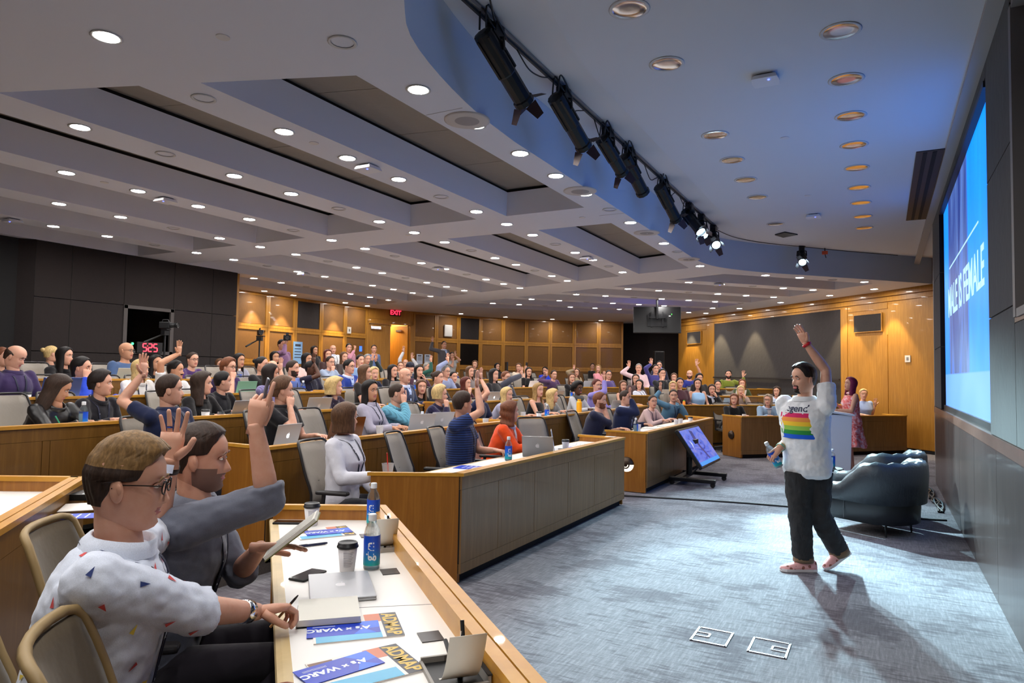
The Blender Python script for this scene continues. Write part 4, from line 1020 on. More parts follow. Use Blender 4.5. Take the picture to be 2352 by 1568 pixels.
    if sty == 'cap':
        mb.rings([[(.07 + .0 * k, y, .055 + dz) for y in np.linspace(-.06, .06, 7)] + [(.07, y, .048 + dz) for y in np.linspace(.06, -.06, 7)] for k, dz in ((0, 0),)] + [[(.07 + .065 * (1 - (y / .065) ** 2), y, .045) for y in np.linspace(-.06, .06, 7)] + [(.07 + .065 * (1 - (y / .065) ** 2), y, .04) for y in np.linspace(.06, -.06, 7)]])
    return mb
HMESH = {}
def hair_mesh(style, col, hi=False):
    k = (style, col, hi)
    if k not in HMESH:
        g = hair_geom(style, hi)
        if style == 'part':          # clipped darker sides
            g.m = [1 if sum(g.v[i][2] for i in f) / len(f) < .048 else 0 for f in g.f]; HMESH[k] = g.mesh('hair', [hair_mat(col), hair_mat('db')], True)
        else: HMESH[k] = g.mesh('hair', hair_mat(col), True)
    return HMESH[k]
HG = {}
def head_tpl(res, fem, beard):
    k = (res, fem, beard)
    if k not in HG: HG[k] = head_geom({0: 64, 1: 40, 2: 26}[res], HZ if res < 2 else HZ[[0, 2, 3, 4, 5, 8, 9, 10, 12, 13, 14, 15, 16, 18, 20, 21, 22, 23, 24, 25, 26, 27, 28]], fem, beard)
    return HG[k]
GLM = mat('glasses_frame', sr(30, 24, 22), .35)
def glasses_geom():
    mb = MB()
    for s in (-1, 1):
        c = Vector((.098, s * .032, .002)); n = 14
        pts = [c + Vector((-abs(cos(2 * pi * k / n)) * .003, .022 * cos(2 * pi * k / n), .018 * sin(2 * pi * k / n))) for k in range(n + 1)]
        mb.tube(pts, .0022, 5); mb.tube([(.094, s * .053, .008), (.05, s * .074, .01), (-.0, s * .081, .008), (-.02, s * .081, -.002)], .0018, 5)
    mb.tube([(.099, -.011, .006), (.102, 0, .009), (.099, .011, .006)], .002, 5); return mb
GLG = None
# ---------------------------------------------------------------- one figure
def figure(label, head, zf, stand, byaw, hyaw, hpitch, sex, hair, skin, col, pat, slv, L, R, flags, lod, extra=None):
    """head: world centre of the head; zf: floor height; byaw/hyaw: degrees, world"""
    X = extra or {}
    fem = 1 if sex == 'f' else 0; fl = flags.split(); hs = .95 if fem else 1.0
    by = radians(byaw); Rb = Matrix.Rotation(by, 3, 'Z'); hw = Vector(head)
    hz = hw.z - zf; torso = .52 if fem else .55
    neck = .155 * hs
    base = Vector((hw.x, hw.y, zf))
    loc = lambda p: Rb.inverted() @ (Vector(p) - base)
    pz = .50 if not stand else max(.8, hz - neck - torso)
    nz = hz - neck; dz = nz - pz
    lean = X.get('lean')
    if lean is None: lean = min(.34, sqrt(max(0, torso ** 2 - dz ** 2))) if not stand else .02
    N = Vector((-.015, 0, nz)); P = Vector((-lean - .015, 0, pz))
    fwd = Vector((1, 0, 0)); TR = TORSO_F if fem else TORSO_M
    u = (N - P).normalized(); lat = Vector((0, 1, 0))
    sw = X.get('sw', .165 if fem else .188); l1, l2 = (.27, .245) if fem else (.295, .265)
    sp = P + (N - P) * .9
    root = thing('person', label, 'person', tuple(base), 0, X.get('group', 'seated audience' if not stand else 'standing people'))
    root.rotation_euler = (0, 0, by)
    vox = {0: .0065, 1: .0115, 2: .02}[lod]; voxc = {0: .008, 1: .013, 2: .021}[lod]; sg = {0: 12, 1: 10, 2: 8}[lod]
    arms = []; skinmb = MB(); shirt = MB(); hands = []
    for side, pose in ((1, L), (-1, R)):
        S = sp + lat * side * sw
        kind = 'relaxed'; pn = None; hd = None; pole = Vector((-.5, side * .6, -1))
        dtop = .775 + (0 if not stand else .2)
        if isinstance(pose, tuple):
            H = loc(pose); 
            up_d = (H - S); pole = Vector((.1, side * .4, -1)) if up_d.length < .52 else Vector((-.2, side, -.2))
            if up_d.length > .3: H = H - up_d.normalized() * .06
            kind = 'open'; hd = (0, 0, 1); pn = Vector((1, -.35 * 0, .1))
        elif pose == 'd': H = Vector((.30 + rng.uniform(-.05, .05), side * rng.uniform(.1, .17), dtop)); 
        elif pose == 't': H = Vector((.34, side * .09, dtop + .015))
        elif pose == 'w': H = Vector((.30, side * .03, dtop + .01)); kind = 'grip'
        elif pose == 'l': H = Vector((.16 if stand else .22, side * .1, (pz + .12) if stand else .62))
        elif pose in ('c', 'f'):
            H = Vector((.115, side * .05, hz - (.15 if pose == 'c' else .1))); kind = 'curl' if pose == 'c' else 'point'; hd = Vector((-.2, -side * .35, 1)); pn = Vector((-.7, -side * .6, 0)); pole = Vector((.25, side * .5, -1))
        elif pose == 'up2': H = Vector((.22, side * .06, hz - .02)); hd = Vector((.2, 0, 1)); pn = Vector((0, -side, 0)); kind = 'flat'; pole = Vector((.1, side * .6, -1))
        elif pose == 'ph': H = Vector((.3, side * .05, hz - .06)); hd = Vector((.3, 0, 1)); pn = Vector((-1, 0, .2)); kind = 'grip'
        elif pose == 'cam': H = Vector((.16, side * .05, hz + .02)); hd = Vector((.6, 0, .8)); pn = Vector((.2, 0, 1)); kind = 'grip'
        else: H = Vector((.0, side * .24, pz - .02))
        key = 'L' if side > 0 else 'R'
        if key in X: 
            d = X[key]; H = loc(d['h']) if 'h' in d else H; kind = d.get('kind', kind); hd = (Rb.inverted() @ Vector(d['dir'])) if 'dir' in d else hd; pn = (Rb.inverted() @ Vector(d['pn'])) if 'pn' in d else pn; pole = (Rb.inverted() @ Vector(d['pole'])) if 'pole' in d else pole
        E, H = ik(S, H, l1, l2, pole)
        fd = (H - E).normalized()
        if hd is None:
            hd = Vector((fd.x, fd.y, fd.z * .25)) if pose in ('d', 't', 'w') else fd
        hd = Vector(hd); 
        if pn is None: pn = Vector((0, 0, -1)) if pose in ('d', 't', 'w', 'l') else Vector((0, -side, 0))
        k = .9 if fem else 1.0
        M1 = (S + E) / 2
        up_ = [S - (E - S).normalized() * .03, S, M1, E]; ur = [.042 * k, .054 * k, .047 * k, .039 * k]
        lo_ = [E, E + (H - E) * .3, E + (H - E) * .7, H]; lr = [.039 * k, .0415 * k, .034 * k, .0265 * k]
        skinmb.tube(up_, ur, sg); skinmb.ball(E, .039 * k, 8, 6); skinmb.tube(lo_ + [H + fd * .012], lr + [.026 * k], sg)
        skinmb.ball(S, .054 * k, 10, 8)
        Mh = frame(hd, -pn)
        hands.append((hand_geom(kind, side if True else -side, 8 if lod == 0 else (6 if lod == 1 else 5)), Mh, H, fd))
        inf = X.get('inf', .014 if pat not in ('jacket', 'suit') else .02)
        if slv != 'none':
            shirt.ball(S, .056 * k + inf, 12, 8)
            if slv == 'short':
                q = S + (E - S) * .62; shirt.tube([S - (E - S).normalized() * .03, S, (S + q) / 2, q], [.042 * k + inf, .055 * k + inf, .051 * k + inf, .050 * k + inf], sg)
            else:
                shirt.tube([S - (E - S).normalized() * .03, S, M1, E], [.042 * k + inf, .056 * k + inf, .05 * k + inf, .043 * k + inf], sg); shirt.ball(E, .043 * k + inf, 10, 7)
                if slv == 'roll': shirt.tube([E, E + (H - E) * .12, E + (H - E) * .2], [.042 * k + inf, .043 * k + inf, .046 * k + inf], sg)
                else: shirt.tube([E, E + (H - E) * .4, E + (H - E) * .93], [.043 * k + inf, .042 * k + inf, .031 * k + inf], sg)
        arms.append((S, E, H))
    # neck and torso core
    hr = Matrix.Rotation(radians(hyaw) - by, 3, 'Z') @ Matrix.Rotation(radians(hpitch), 3, 'Y')
    if 'hroll' in X: hr = hr @ Matrix.Rotation(radians(X['hroll']), 3, 'X')
    Hc = Vector((0, 0, hz))
    nb = Hc + hr @ Vector((-.02, 0, -.04 * hs))
    kk = .86 if fem else 1.0
    skinmb.tube([P + (N - P) * .92, N, (N + nb) / 2 + Vector((-.004, 0, 0)), nb], [.075 * kk, .058 * kk, .0555 * kk, .055 * kk], sg + 4)
    core = [(t, a - .012, b - .014, s) for t, a, b, s in TR]
    skinmb.rings([r[::-1] for r in lerp_rings(P, N, core[:-1], fwd, sg + 6)] if False else lerp_rings(P, N, core[:-1], fwd, sg + 6))
    if X.get('legs_skin'): X['legs_skin'](skinmb, P, root)
    beard = 'full' if 'brd' in fl else ('goat' if 'goat' in fl else ('mst' if 'mst' in fl else None))
    hmb = head_tpl(lod, fem, beard)
    bcol = STUB if 'stb' in fl else hair_mat(hair.split(':')[1] if hair.split(':')[1] != 'nv' else 'bk')
    bm = from_mesh(remesh(skinmb, vox, 4 if lod < 2 else 3))
    put(bm, hmb, hr * hs, Hc)
    hk = .92 if fem else 1.0
    for hg, Mh, H, fd in hands: put(bm, hg, Mh * hk, H)
    hc = hair.split(':')[1]; hstyle = hair.split(':')[0]
    body = bm.build('body', [skin_mat(skin), LIPS, EYEW, IRIS, bcol], root, True)
    # clothing
    inf = X.get('inf', .014 if pat not in ('jacket', 'suit') else .022)
    rg = [(t, a + inf, b + inf, s) for t, a, b, s in TR]
    top = rg[:-1] if slv != 'none' else rg[:-3] + [(rg[-3][0] - .02, rg[-3][1], rg[-3][2] * .72, rg[-3][3])]
    vneck = pat in ('jacket', 'suit')
    top[-1] = (top[-1][0] - .01, top[-1][1] + .0, top[-1][2], top[-1][3])
    shirt.rings(lerp_rings(P, N, top, fwd, sg + 8))
    cm = cloth_mat(col, pat)
    sme = remesh(shirt, voxc, 4 if lod < 2 else 3, ((.022, .11), (.012, .05)) if lod == 0 else (((.02, .10),) if lod == 1 else None)); sme.name = 'top'; sme.materials.clear(); sme.materials.append(cm)
    so = link('jacket' if vneck or pat == 'leather' else 'shirt', sme, root)
    if lod < 2 or vneck:
        # collar
        cr = lerp_rings(P, N, [(.965, rg[-2][1] + .012, rg[-2][2] + .014, 0), (1.0, rg[-2][1] + .008, rg[-2][2] + .006, 0), (1.035, rg[-1][1] + .004, rg[-1][2] + .004, .006), (1.03, rg[-1][1] - .004, rg[-1][2] - .004, .006), (.98, rg[-1][1], rg[-1][2], 0)], fwd, 20)
        cb = MB(); cb.rings(cr, False, False); cb.build('collar', cm if not vneck else cloth_mat((190, 200, 225), ''), so, True)
    f2 = (fwd - u * u.dot(fwd)).normalized()
    def chest(t, y, o=0.0):
        a = np.interp(t, [q[0] for q in rg], [q[1] for q in rg]); b = np.interp(t, [q[0] for q in rg], [q[2] for q in rg]); s = np.interp(t, [q[0] for q in rg], [q[3] for q in rg])
        return P + (N - P) * float(t) + f2 * float(s + (a + o) * sqrt(max(.05, 1 - min(1, abs(y) / b) ** 2))) + lat * y
    if vneck:
        mb = MB()
        st = [chest(t, y, .006) for t, y in ((.98, .045), (.86, .035), (.62, .012), (.45, .003))]; s2 = [chest(t, -y, .006) for t, y in ((.98, .045), (.86, .035), (.62, .012), (.45, .003))]
        for i in range(3): mb.add([st[i], st[i + 1], s2[i + 1], s2[i]], [(0, 1, 2, 3)])
        mb.build('shirt_front', cloth_mat((170, 190, 230) if pat == 'suit' else (205, 205, 210), ''), root, True)
        if pat == 'suit':
            tb = MB(); tb.add([chest(.97, .015, .010), chest(.97, -.015, .010), chest(.5, -.022, .010), chest(.47, 0, .010), chest(.5, .022, .010)], [(0, 1, 2, 3, 4)]); tb.build('tie', cloth_mat((40, 70, 150), ''), root)
    if 'lan' in fl:
        mb = MB()
        for s in (-1, 1):
            pts = [P + (N - P) * 1.0 - f2 * .092, P + (N - P) * .995 + lat * s * .05 - f2 * .078, P + (N - P) * .985 + lat * s * .086 - f2 * .02, P + (N - P) * .97 + lat * s * .086 + f2 * .04] + [chest(t, s * y, .006) for t, y in ((.93, .064), (.84, .056), (.7, .042), (.55, .028), (.38, .012))]
            pts = bez3(pts, 3)
            n_ = f2 * .0; w_ = .008
            R_ = [[p + lat * w_ + f2 * .001, p - lat * w_ + f2 * .001, p - lat * w_ - f2 * .002, p + lat * w_ - f2 * .002] for p in pts]
            mb.rings(R_)
        mb.build('lanyard', LANY, root)
    if 'gls' in fl:
        global GLG
        if GLG is None: GLG = glasses_geom().mesh('glasses', GLM)
        g = link('glasses', GLG, root); g.matrix_local = Matrix.Translation(Hc) @ (hr * hs).to_4x4()
    if 'scf' in fl:
        MB().rings([[Hc + Vector((-.02 + r * cos(a) * 1.05, r * sin(a), z + .008 * sin(3 * a))) for a in np.linspace(0, 2 * pi, 16, endpoint=False)] for r, z in ((.06, -.13), (.1, -.125), (.13, -.16), (.135, -.2), (.11, -.23), (.07, -.2))]).build('scarf', cloth_mat((86, 84, 84), 'check'), root, True)
    if hstyle != 'bald':
        h = link('hair' if hstyle != 'cap' else 'cap', hair_mesh(hstyle, hc, lod == 0), root); h.matrix_local = Matrix.Translation(Hc) @ (hr * hs).to_4x4()
        if hstyle == 'cap':
            h2 = link('hair', hair_mesh('buzz', 'bk'), root); h2.matrix_local = h.matrix_local
    # legs
    lg = MB()
    if X.get('legs'):
        X['legs'](lg, P, root); tm = remesh(lg, .010, 5, ((.02, .10), (.012, .05))); tm.name = 'trousers'; tm.materials.clear(); tm.materials.append(cloth_mat(X.get('trs', (34, 34, 42)), '')); link('trousers', tm, root)
    elif not stand:
        for s in (-1, 1):
            hp = P + Vector((.02, s * .09, 0)); kn = Vector((P.x + .44, s * .12, .53)); an = Vector((P.x + .42, s * .12, .09))
            lg.tube([hp, hp.lerp(kn, .5), kn], [.092, .082, .066], sg); lg.ball(kn, .066, 8, 6); lg.tube([kn, kn.lerp(an, .4), an], [.064, .06, .05], sg)
            sh = MB(); sh.ball(an + Vector((.06, 0, -.045)), (.135, .048, .045), 10, 6); sh.build('shoe', BLACK, root, True)
        lg.ball(P, (.14, .175, .11), 12, 8)
        lg.build('trousers', cloth_mat(X.get('trs', (34, 34, 42)), ''), root, True)
    else:
        for s in (-1, 1):
            hp = P + Vector((0, s * .09, .02)); kn = Vector((.03, s * .1, pz * .52)); an = Vector((-.02, s * .1, .08))
            lg.tube([hp, hp.lerp(kn, .5), kn, kn.lerp(an, .5), an], [.1, .088, .07, .064, .058], sg)
            sh = MB(); sh.ball(an + Vector((.06, 0, -.035)), (.135, .048, .045), 10, 6); sh.build('shoe', BLACK, root, True)
        lg.ball(P, (.125, .17, .12), 12, 8); lg.build('trousers', cloth_mat(X.get('trs', (34, 36, 46)), ''), root, True)
    if not stand and X.get('chair', 1):
        ct = Rb @ Vector((P.x + .04, 0, 0))
        chair(base.x + ct.x, base.y + ct.y, zf, by, 'office chair of the ' + ' '.join(label.split()[:12]).rstrip(','))
    return root, dict(P=P, N=N, chest=chest, arms=arms, Hc=Hc, hr=hr * hs, f2=f2, lat=lat, u=u, body=body, shirt=so, hands=hands)
def lany():
    m = mat('lanyard_print', sr(22, 26, 52), .6); nt, lk, b = nodes(m)
    v = nt.new('ShaderNodeTexVoronoi'); v.inputs['Scale'].default_value = 34; lk.new(coords(nt, lk), v.inputs[0])
    lk.new(ramp(nt, lk, v.outputs[0], [(.12, sr(225, 230, 240)), (.16, sr(22, 26, 52))]), b.inputs['Base Color']); return m
LANY = lany()
PEOPLE = [
('person with tied-back red hair cut off by the left edge of the picture',(-9.38,4.33,1.66),0.60,0,11,32,0,'f','bun:rb','l',(30,28,40),'','long','d','d','',1),
('balding person in a purple shirt looking down behind the blue-lit laptop',(-7.96,3.80,1.65),0.45,0,14,39,24,'m','fringe:db','l',(58,44,84),'','long','d','d','lan',1),
('person with a blond bun turned away, in the dark at far left',(-10.80,5.63,1.74),0.60,0,8,83,0,'f','bun:bl','l',(26,26,30),'','long','d','d','',2),
('person with long black hair in profile, second row from the booth wall at left',(-9.38,5.06,1.69),0.60,0,10,29,0,'f','long:bk','l',(22,20,24),'','long','d','d','',1),
('person in a bright blue jacket resting fingers against the cheek',(-7.96,4.48,1.54),0.45,0,13,36,0,'m','mid:bk','l',(40,70,190),'jacket','long','d','f','lan',1),
('long-haired person in a black leather jacket writing with a green pen',(-6.29,3.35,1.37),0.30,0,14,48,24,'f','long:db','t',(18,17,19),'leather','long','d','w','',1),
('person with short curly dark hair in a charcoal top, profile, beside the blue bottle',(-6.54,3.87,1.40),0.30,0,14,44,0,'f','curlys:dk','l',(34,32,38),'','long','l','d','lan',1),
('bald person with glasses and a denim shirt in front of the booth window',(-9.38,5.88,1.79),0.60,0,9,24,0,'m','bald:gy','t',(70,92,130),'','long','d','d','gls',2),
('person with long blond hair in a white blouse behind the raised hand at left',(-7.96,5.18,1.54),0.45,0,11,22,0,'f','long:bl','l',(225,222,220),'','long','d','d','lan',1),
('smiling person with long black hair under the red clock digits',(-9.38,6.33,1.63),0.60,0,8,2,0,'f','long:bk','t',(24,22,26),'','long','d','d','',2),
('person with a black moustache and white T-shirt raising a bare arm',(-7.96,5.65,1.53),0.45,0,10,30,0,'m','short:bk','t',(215,215,215),'','short','d',(-7.89,5.67,1.80),'mst',1),
('person with glasses and tied-back hair in a purple top by the booth panels',(-9.38,6.94,1.69),0.60,0,7,-1,0,'f','bun:db','l',(70,44,96),'','long','d','d','gls',2),
('person in a navy polo shirt raising the right arm, behind the raised palm',(-5.12,3.59,1.38),0.15,0,14,53,0,'m','short:db','l',(26,34,66),'','short','d',(-5.32,3.47,1.56),'lan',1),
('person with long dark curls in black, in profile behind the white laptop',(-6.39,4.86,1.40),0.30,0,14,40,0,'f','curlyl:db','l',(20,18,20),'','long','d','d','',1),
('person with short dark hair in a black jacket facing away by the white laptop',(-6.84,5.47,1.41),0.30,0,12,60,0,'f','short:bk','l',(26,25,30),'','long','d','d','',1),
('curly-haired person with glasses and a wristband holding a hand to the mouth',(-7.96,6.46,1.58),0.45,0,9,15,0,'m','curlys:rb','l',(60,44,90),'','short','d','c','gls',1),
('person with long black hair and a grey top near the corner of the wood wall',(-9.38,7.81,1.70),0.60,0,5,4,0,'f','long:bk','t',(150,150,165),'','long','d','d','lan',2),
('person with brown hair mostly hidden behind the curly-haired one with glasses',(-10.80,8.57,1.63),0.60,0,3,-22,0,'f','long:br','l',(30,30,40),'','long','d','d','',2),
('curly red-brown haired person in a black shirt, hand on chin, facing right',(-5.12,4.79,1.36),0.15,0,14,47,0,'m','curlys:br','l',(22,21,26),'','short','d','c','lan',1),
('person in a lilac patterned blouse stretching a bare arm up, face hidden',(-6.54,5.92,1.51),0.30,0,12,48,0,'f','long:dk','l',(150,140,190),'check','short','d',(-6.40,5.99,1.60),'',1),
('person in a black jacket with tied-back hair in front of the camera tripod',(-7.96,7.03,1.63),0.45,0,7,21,0,'f','bun:bk','l',(22,22,26),'','long','d','c','',2),
('person with a bald head partly hidden behind the stretched bare arm',(-9.38,8.51,1.60),0.60,0,3,-1,0,'m','bald:db','l',(40,40,50),'','long','d','d','',2),
('person with long black hair facing front below the photographer',(-10.80,9.86,1.81),0.60,0,0,-14,0,'f','long:bk','t',(28,26,30),'','long','d','d','',2),
('bearded person in a light blue shirt just right of the spread hand',(-7.96,7.63,1.58),0.45,0,6,17,0,'m','short:db','l',(92,114,180),'','long','d','d','brd lan',2),
('person with long black hair in a pale pink top looking right',(-9.38,9.33,1.76),0.60,0,1,4,0,'f','long:bk','t',(225,190,185),'','short','d','d','',2),
('short-haired person in dark navy raising the forearm beside the face',(-7.96,8.01,1.59),0.45,0,5,15,0,'f','short:bk','d',(30,28,48),'','short','d',(-7.89,8.04,1.73),'lan',2),
('person with glasses and a grey shirt covering the mouth with a hand',(-9.38,9.94,1.72),0.60,0,0,-10,0,'f','short:db','l',(150,165,190),'','long','d','c','gls',2),
('standing person with long black hair against the wood wall by the blue notice',(-13.30,13.48,2.09),0.60,1,-5,-5,0,'f','long:bk','t',(26,24,28),'','long','l','l','',2),
('standing bald person in a dark jacket and white shirt at the back wall',(-13.40,14.29,2.15),0.60,1,-6,-33,0,'m','bald:db','l',(225,225,225),'jacket','long','l','l','lan',2),
('standing person in a pink shirt holding up a phone with a blue screen',(-13.50,15.04,2.22),0.60,1,-7,-31,0,'m','short:bk','l',(200,140,160),'','long','l','ph','',2),
('standing person in a blue shirt in front of the closed door leaf',(-13.30,15.91,2.22),0.60,1,-9,-44,0,'m','short:db','l',(96,120,170),'','long','l','l','lan',2),
('standing photographer in a checked shirt holding a camera overhead',(-11.90,11.06,2.12),0.60,1,-2,-5,0,'m','short:bk','l',(150,110,150),'check','long','l','cam','',2),
('person with reddish hair just below the standing bald one',(-10.80,11.36,1.91),0.60,0,-3,-27,0,'f','long:rd','l',(60,40,40),'','long','d','d','',2),
('person with brown hair behind the one in the blue suit',(-10.80,11.88,1.87),0.60,0,-4,-20,0,'f','long:br','l',(70,60,60),'','long','d','d','',2),
('person in a bright blue suit and tie with glasses, at the aisle',(-7.96,8.89,1.63),0.45,0,3,8,0,'m','short:bk','l',(30,56,140),'suit','long','t','d','gls',2),
('person with black hair and light blue top beside the grey-haired one',(-9.38,10.80,1.78),0.60,0,-2,-20,0,'f','short:bk','l',(120,150,190),'','short','d','d','',2),
('grey-haired person clapping beside the closed door',(-10.80,12.68,1.84),0.60,0,-5,-24,0,'m','short:gy','l',(40,50,50),'','long','up2','up2','',2),
('person with brown hair seen from behind, spreading a hand in front',(-6.84,7.99,1.54),0.30,0,6,27,0,'f','long:br','l',(40,36,36),'','short',(-6.92,7.94,1.55),'d','',2),
('blond person in dark blue facing forward behind the woman in grey',(-7.96,9.54,1.52),0.45,0,1,-27,0,'f','bob:bl','l',(24,30,56),'','long','d','d','',2),
('person with a big mass of curly blond hair in a dark plum top',(-6.54,7.04,1.34),0.30,0,9,25,0,'f','curlym:bl','l',(60,48,66),'','long','d','d','lan',1),
('person with long black hair in a grey blouse glancing sideways',(-5.12,6.08,1.34),0.15,0,14,-6,0,'f','long:bk','t',(168,164,180),'','long','t','t','lan',1),
('person with cropped hair in a turquoise checked shirt, fingers at the face',(-5.12,6.57,1.30),0.15,0,12,35,0,'m','buzz:db','l',(120,190,215),'check','long','d','f','lan',1),
('bald person in a navy suit behind the turquoise checked shirt',(-6.54,8.58,1.50),0.30,0,4,3,0,'m','bald:gy','l',(40,52,84),'suit','long','d','d','',2),
('person with long black hair in black, left of the bald one in the suit',(-7.96,10.07,1.57),0.45,0,-0,-11,0,'f','long:bk','l',(24,22,26),'','long','d','d','',2),
('person with tied-back brown hair in front of the lit doorway',(-10.80,13.97,1.70),0.60,0,-7,-46,0,'f','bun:br','l',(90,80,80),'','long','d','d','',2),
('person with a dark cap behind the bald one in the suit',(-9.38,12.49,1.66),0.60,0,-5,-15,0,'m','cap:nv','l',(30,34,60),'','long','d','d','',2),
('person near the doorway lifting both hands',(-12.30,16.14,1.81),0.60,1,-9,-37,0,'m','bald:gy','l',(200,200,205),'','long',(-12.12,16.22,2.02),(-12.33,16.10,2.21),'',2),
('person with long black hair in plum, fist raised to the chest',(-7.96,10.88,1.58),0.45,0,-2,-27,0,'f','long:bk','l',(70,44,60),'','long','c','d','',2),
('grey-haired person in a green plaid shirt raising the right arm',(-10.80,15.13,1.70),0.60,0,-9,-6,0,'m','short:gy','l',(40,90,80),'check','long','d',(-10.67,15.19,1.90),'',2),
('person with long brown hair in a black sweater turned towards the camera',(-6.54,9.02,1.32),0.30,0,3,-41,0,'f','long:br','l',(20,18,20),'','long','d','d','',2),
('person with a brown bun in profile above the blond one',(-6.54,9.48,1.47),0.30,0,2,5,0,'f','bun:db','l',(40,36,40),'','long','d','d','',2),
('person with dark glasses and a pale blue shirt raising the right arm',(-7.96,11.82,1.58),0.45,0,-5,-13,0,'m','short:gy','l',(140,150,185),'','long','d',(-7.90,11.84,1.85),'gls',2),
('dark-haired person peeking out right of the pale blue shirt',(-7.96,12.12,1.47),0.45,0,-5,-30,0,'f','short:bk','l',(60,50,60),'','long','d','d','',2),
('short-haired blond person in a dark violet top with hand to the mouth',(-5.12,7.48,1.27),0.15,0,10,28,0,'f','shortb:bl','l',(44,38,72),'check','long','d','c','',1),
('standing person in a grey suit with one arm stretched high at the back',(-12.60,18.57,2.46),0.60,1,-12,-35,0,'m','short:db','l',(84,82,88),'suit','long','l',(-12.96,18.37,2.61),'',2),
('person with lifted bare arms right of the standing grey suit',(-12.40,18.75,2.11),0.60,1,-13,-46,0,'f','short:db','l',(190,190,190),'','short',(-12.31,18.79,2.18),'c','',2),
('person with long dark red hair in a maroon top seen from behind',(-6.54,10.36,1.37),0.30,0,-1,-3,0,'f','long:rd','l',(70,30,40),'','short','d','c','',2),
('person with brown hair by the open white laptop under the dark window',(-7.96,12.77,1.59),0.45,0,-7,-20,0,'f','long:br','l',(120,110,110),'','long','d','d','',2),
('person with light brown hair sitting below the dark window pane',(-10.80,17.60,1.82),0.60,0,-13,-66,0,'f','bob:br','l',(70,60,55),'','long','d','d','',2),
('person in navy partly hidden behind the raised forearm of the blue striped shirt',(-5.12,8.55,1.27),0.15,0,6,7,0,'m','short:db','l',(28,34,66),'','short','d',(-5.12,8.54,1.53),'',2),
('person in a blue striped shirt raising the right forearm at the front desk',(-3.70,5.81,1.25),0.00,0,14,61,0,'m','short:db','l',(42,64,120),'stripe','short','t',(-3.55,5.88,1.47),'lan',1),
('person with straight black hair in black, left of the bearded one',(-6.54,11.36,1.53),0.30,0,-4,-12,0,'f','long:bk','l',(30,28,32),'','long','d','d','',2),
('bearded person in a grey jacket raising a forearm',(-6.54,11.83,1.48),0.30,0,-6,-16,0,'m','short:rb','l',(70,72,84),'jacket','long','d',(-6.22,12.00,1.56),'brd',2),
('person with black hair working at the dark monitors at the back',(-10.80,18.95,1.77),0.60,0,-14,-30,0,'f','long:bk','l',(40,40,44),'','long','d','d','',2),
('smiling person in a cream top at the back, right of the dark monitors',(-9.38,17.73,1.75),0.60,0,-14,-70,0,'f','long:br','l',(215,200,180),'','long','d','d','',2),
('person in black with raised hand behind the grey jacket',(-7.96,15.60,1.61),0.45,0,-13,-46,0,'f','long:bk','l',(20,18,20),'','short',(-8.06,15.54,1.66),'d','',2),
('smiling person with long blond hair in a striped short-sleeve top',(-5.12,9.31,1.23),0.15,0,3,-7,0,'f','long:bl','l',(160,160,185),'','short','d','d','',2),
('person in an orange jacket with wavy auburn hair at the front desk',(-3.70,6.81,1.13),0.00,0,14,43,0,'f','midw:rb','l',(236,80,28),'jacket','long','d','t','',1),
('person with long blond hair in a sleeveless black dress',(-5.12,10.41,1.29),0.15,0,-2,-20,0,'f','long:dbl','l',(20,18,22),'','none','l','d','',2),
('person with black bobbed hair in a royal blue top at the back',(-9.38,19.53,1.67),0.60,0,-14,-81,0,'f','bob:bk','l',(40,66,210),'','short','d','d','',2),
('person in dark purple waving a blurred hand in the middle rows',(-7.96,17.13,1.55),0.45,0,-14,-43,0,'m','short:db','l',(86,60,96),'','long','d',(-8.13,17.04,1.53),'',2),
('person with long curly blond hair in a grey cardigan turned away',(-5.12,10.99,1.18),0.15,0,-4,13,0,'f','curlyl:bl','l',(140,140,140),'','long','d','d','',2),
('person with long hair in black resting the mouth on a fist',(-6.54,15.09,1.48),0.30,0,-14,-49,0,'f','long:br','l',(22,20,24),'','short','d','c','',2),
('person with a hand on the head behind the fist-resting one',(-7.96,18.75,1.63),0.45,0,-14,-79,0,'f','long:br','l',(150,130,100),'','long','d',(-8.03,18.71,1.76),'',2),
('person with an afro and a grey patterned scarf behind the yellow bottle',(-5.12,12.13,1.29),0.15,0,-8,-24,0,'f','afro:bk','d',(190,190,195),'','long','d','d','scf',2),
('bearded person in a navy jacket holding an open hand up beside the face',(-3.70,9.60,1.18),0.00,0,2,7,0,'m','short:rb','l',(40,42,66),'','roll','d',(-3.64,9.64,1.10),'brd',2),
('person in a lavender shirt raising an arm behind the navy jacket',(-5.12,13.11,1.35),0.15,0,-11,-33,0,'m','short:rd','l',(140,130,200),'','long','d',(-4.96,13.19,1.52),'',2),
('person with long fair hair in a pink top at the back',(-7.96,20.48,1.77),0.45,0,-14,-74,0,'f','long:dbl','l',(215,140,150),'','long','d','d','',2),
('person in the dark behind the one in pink',(-9.38,23.56,1.87),0.60,0,-14,-66,0,'f','short:bk','l',(40,36,36),'','long','d','d','',2),
('person in the dark raising a sleeve in front of the panelled corner',(-9.38,25.64,1.95),0.60,0,-14,-60,0,'m','short:bk','t',(24,22,26),'','long','d',(-9.65,25.48,2.20),'',2),
('person in a purple T-shirt behind the lavender shirt',(-6.54,17.61,1.57),0.30,0,-14,-61,0,'m','short:bk','l',(84,70,130),'','short','d','d','gls',2),
('person with long brown hair and bare shoulders leaning on the desk',(-5.12,14.71,1.33),0.15,0,-14,-54,0,'f','long:br','l',(60,50,44),'','none','d','d','',2),
('balding person in a navy suit raising a cuffed right hand',(-3.70,10.76,1.20),0.00,0,-4,-3,0,'m','buzz:db','l',(30,38,72),'suit','long','d',(-3.61,10.81,1.24),'',2),
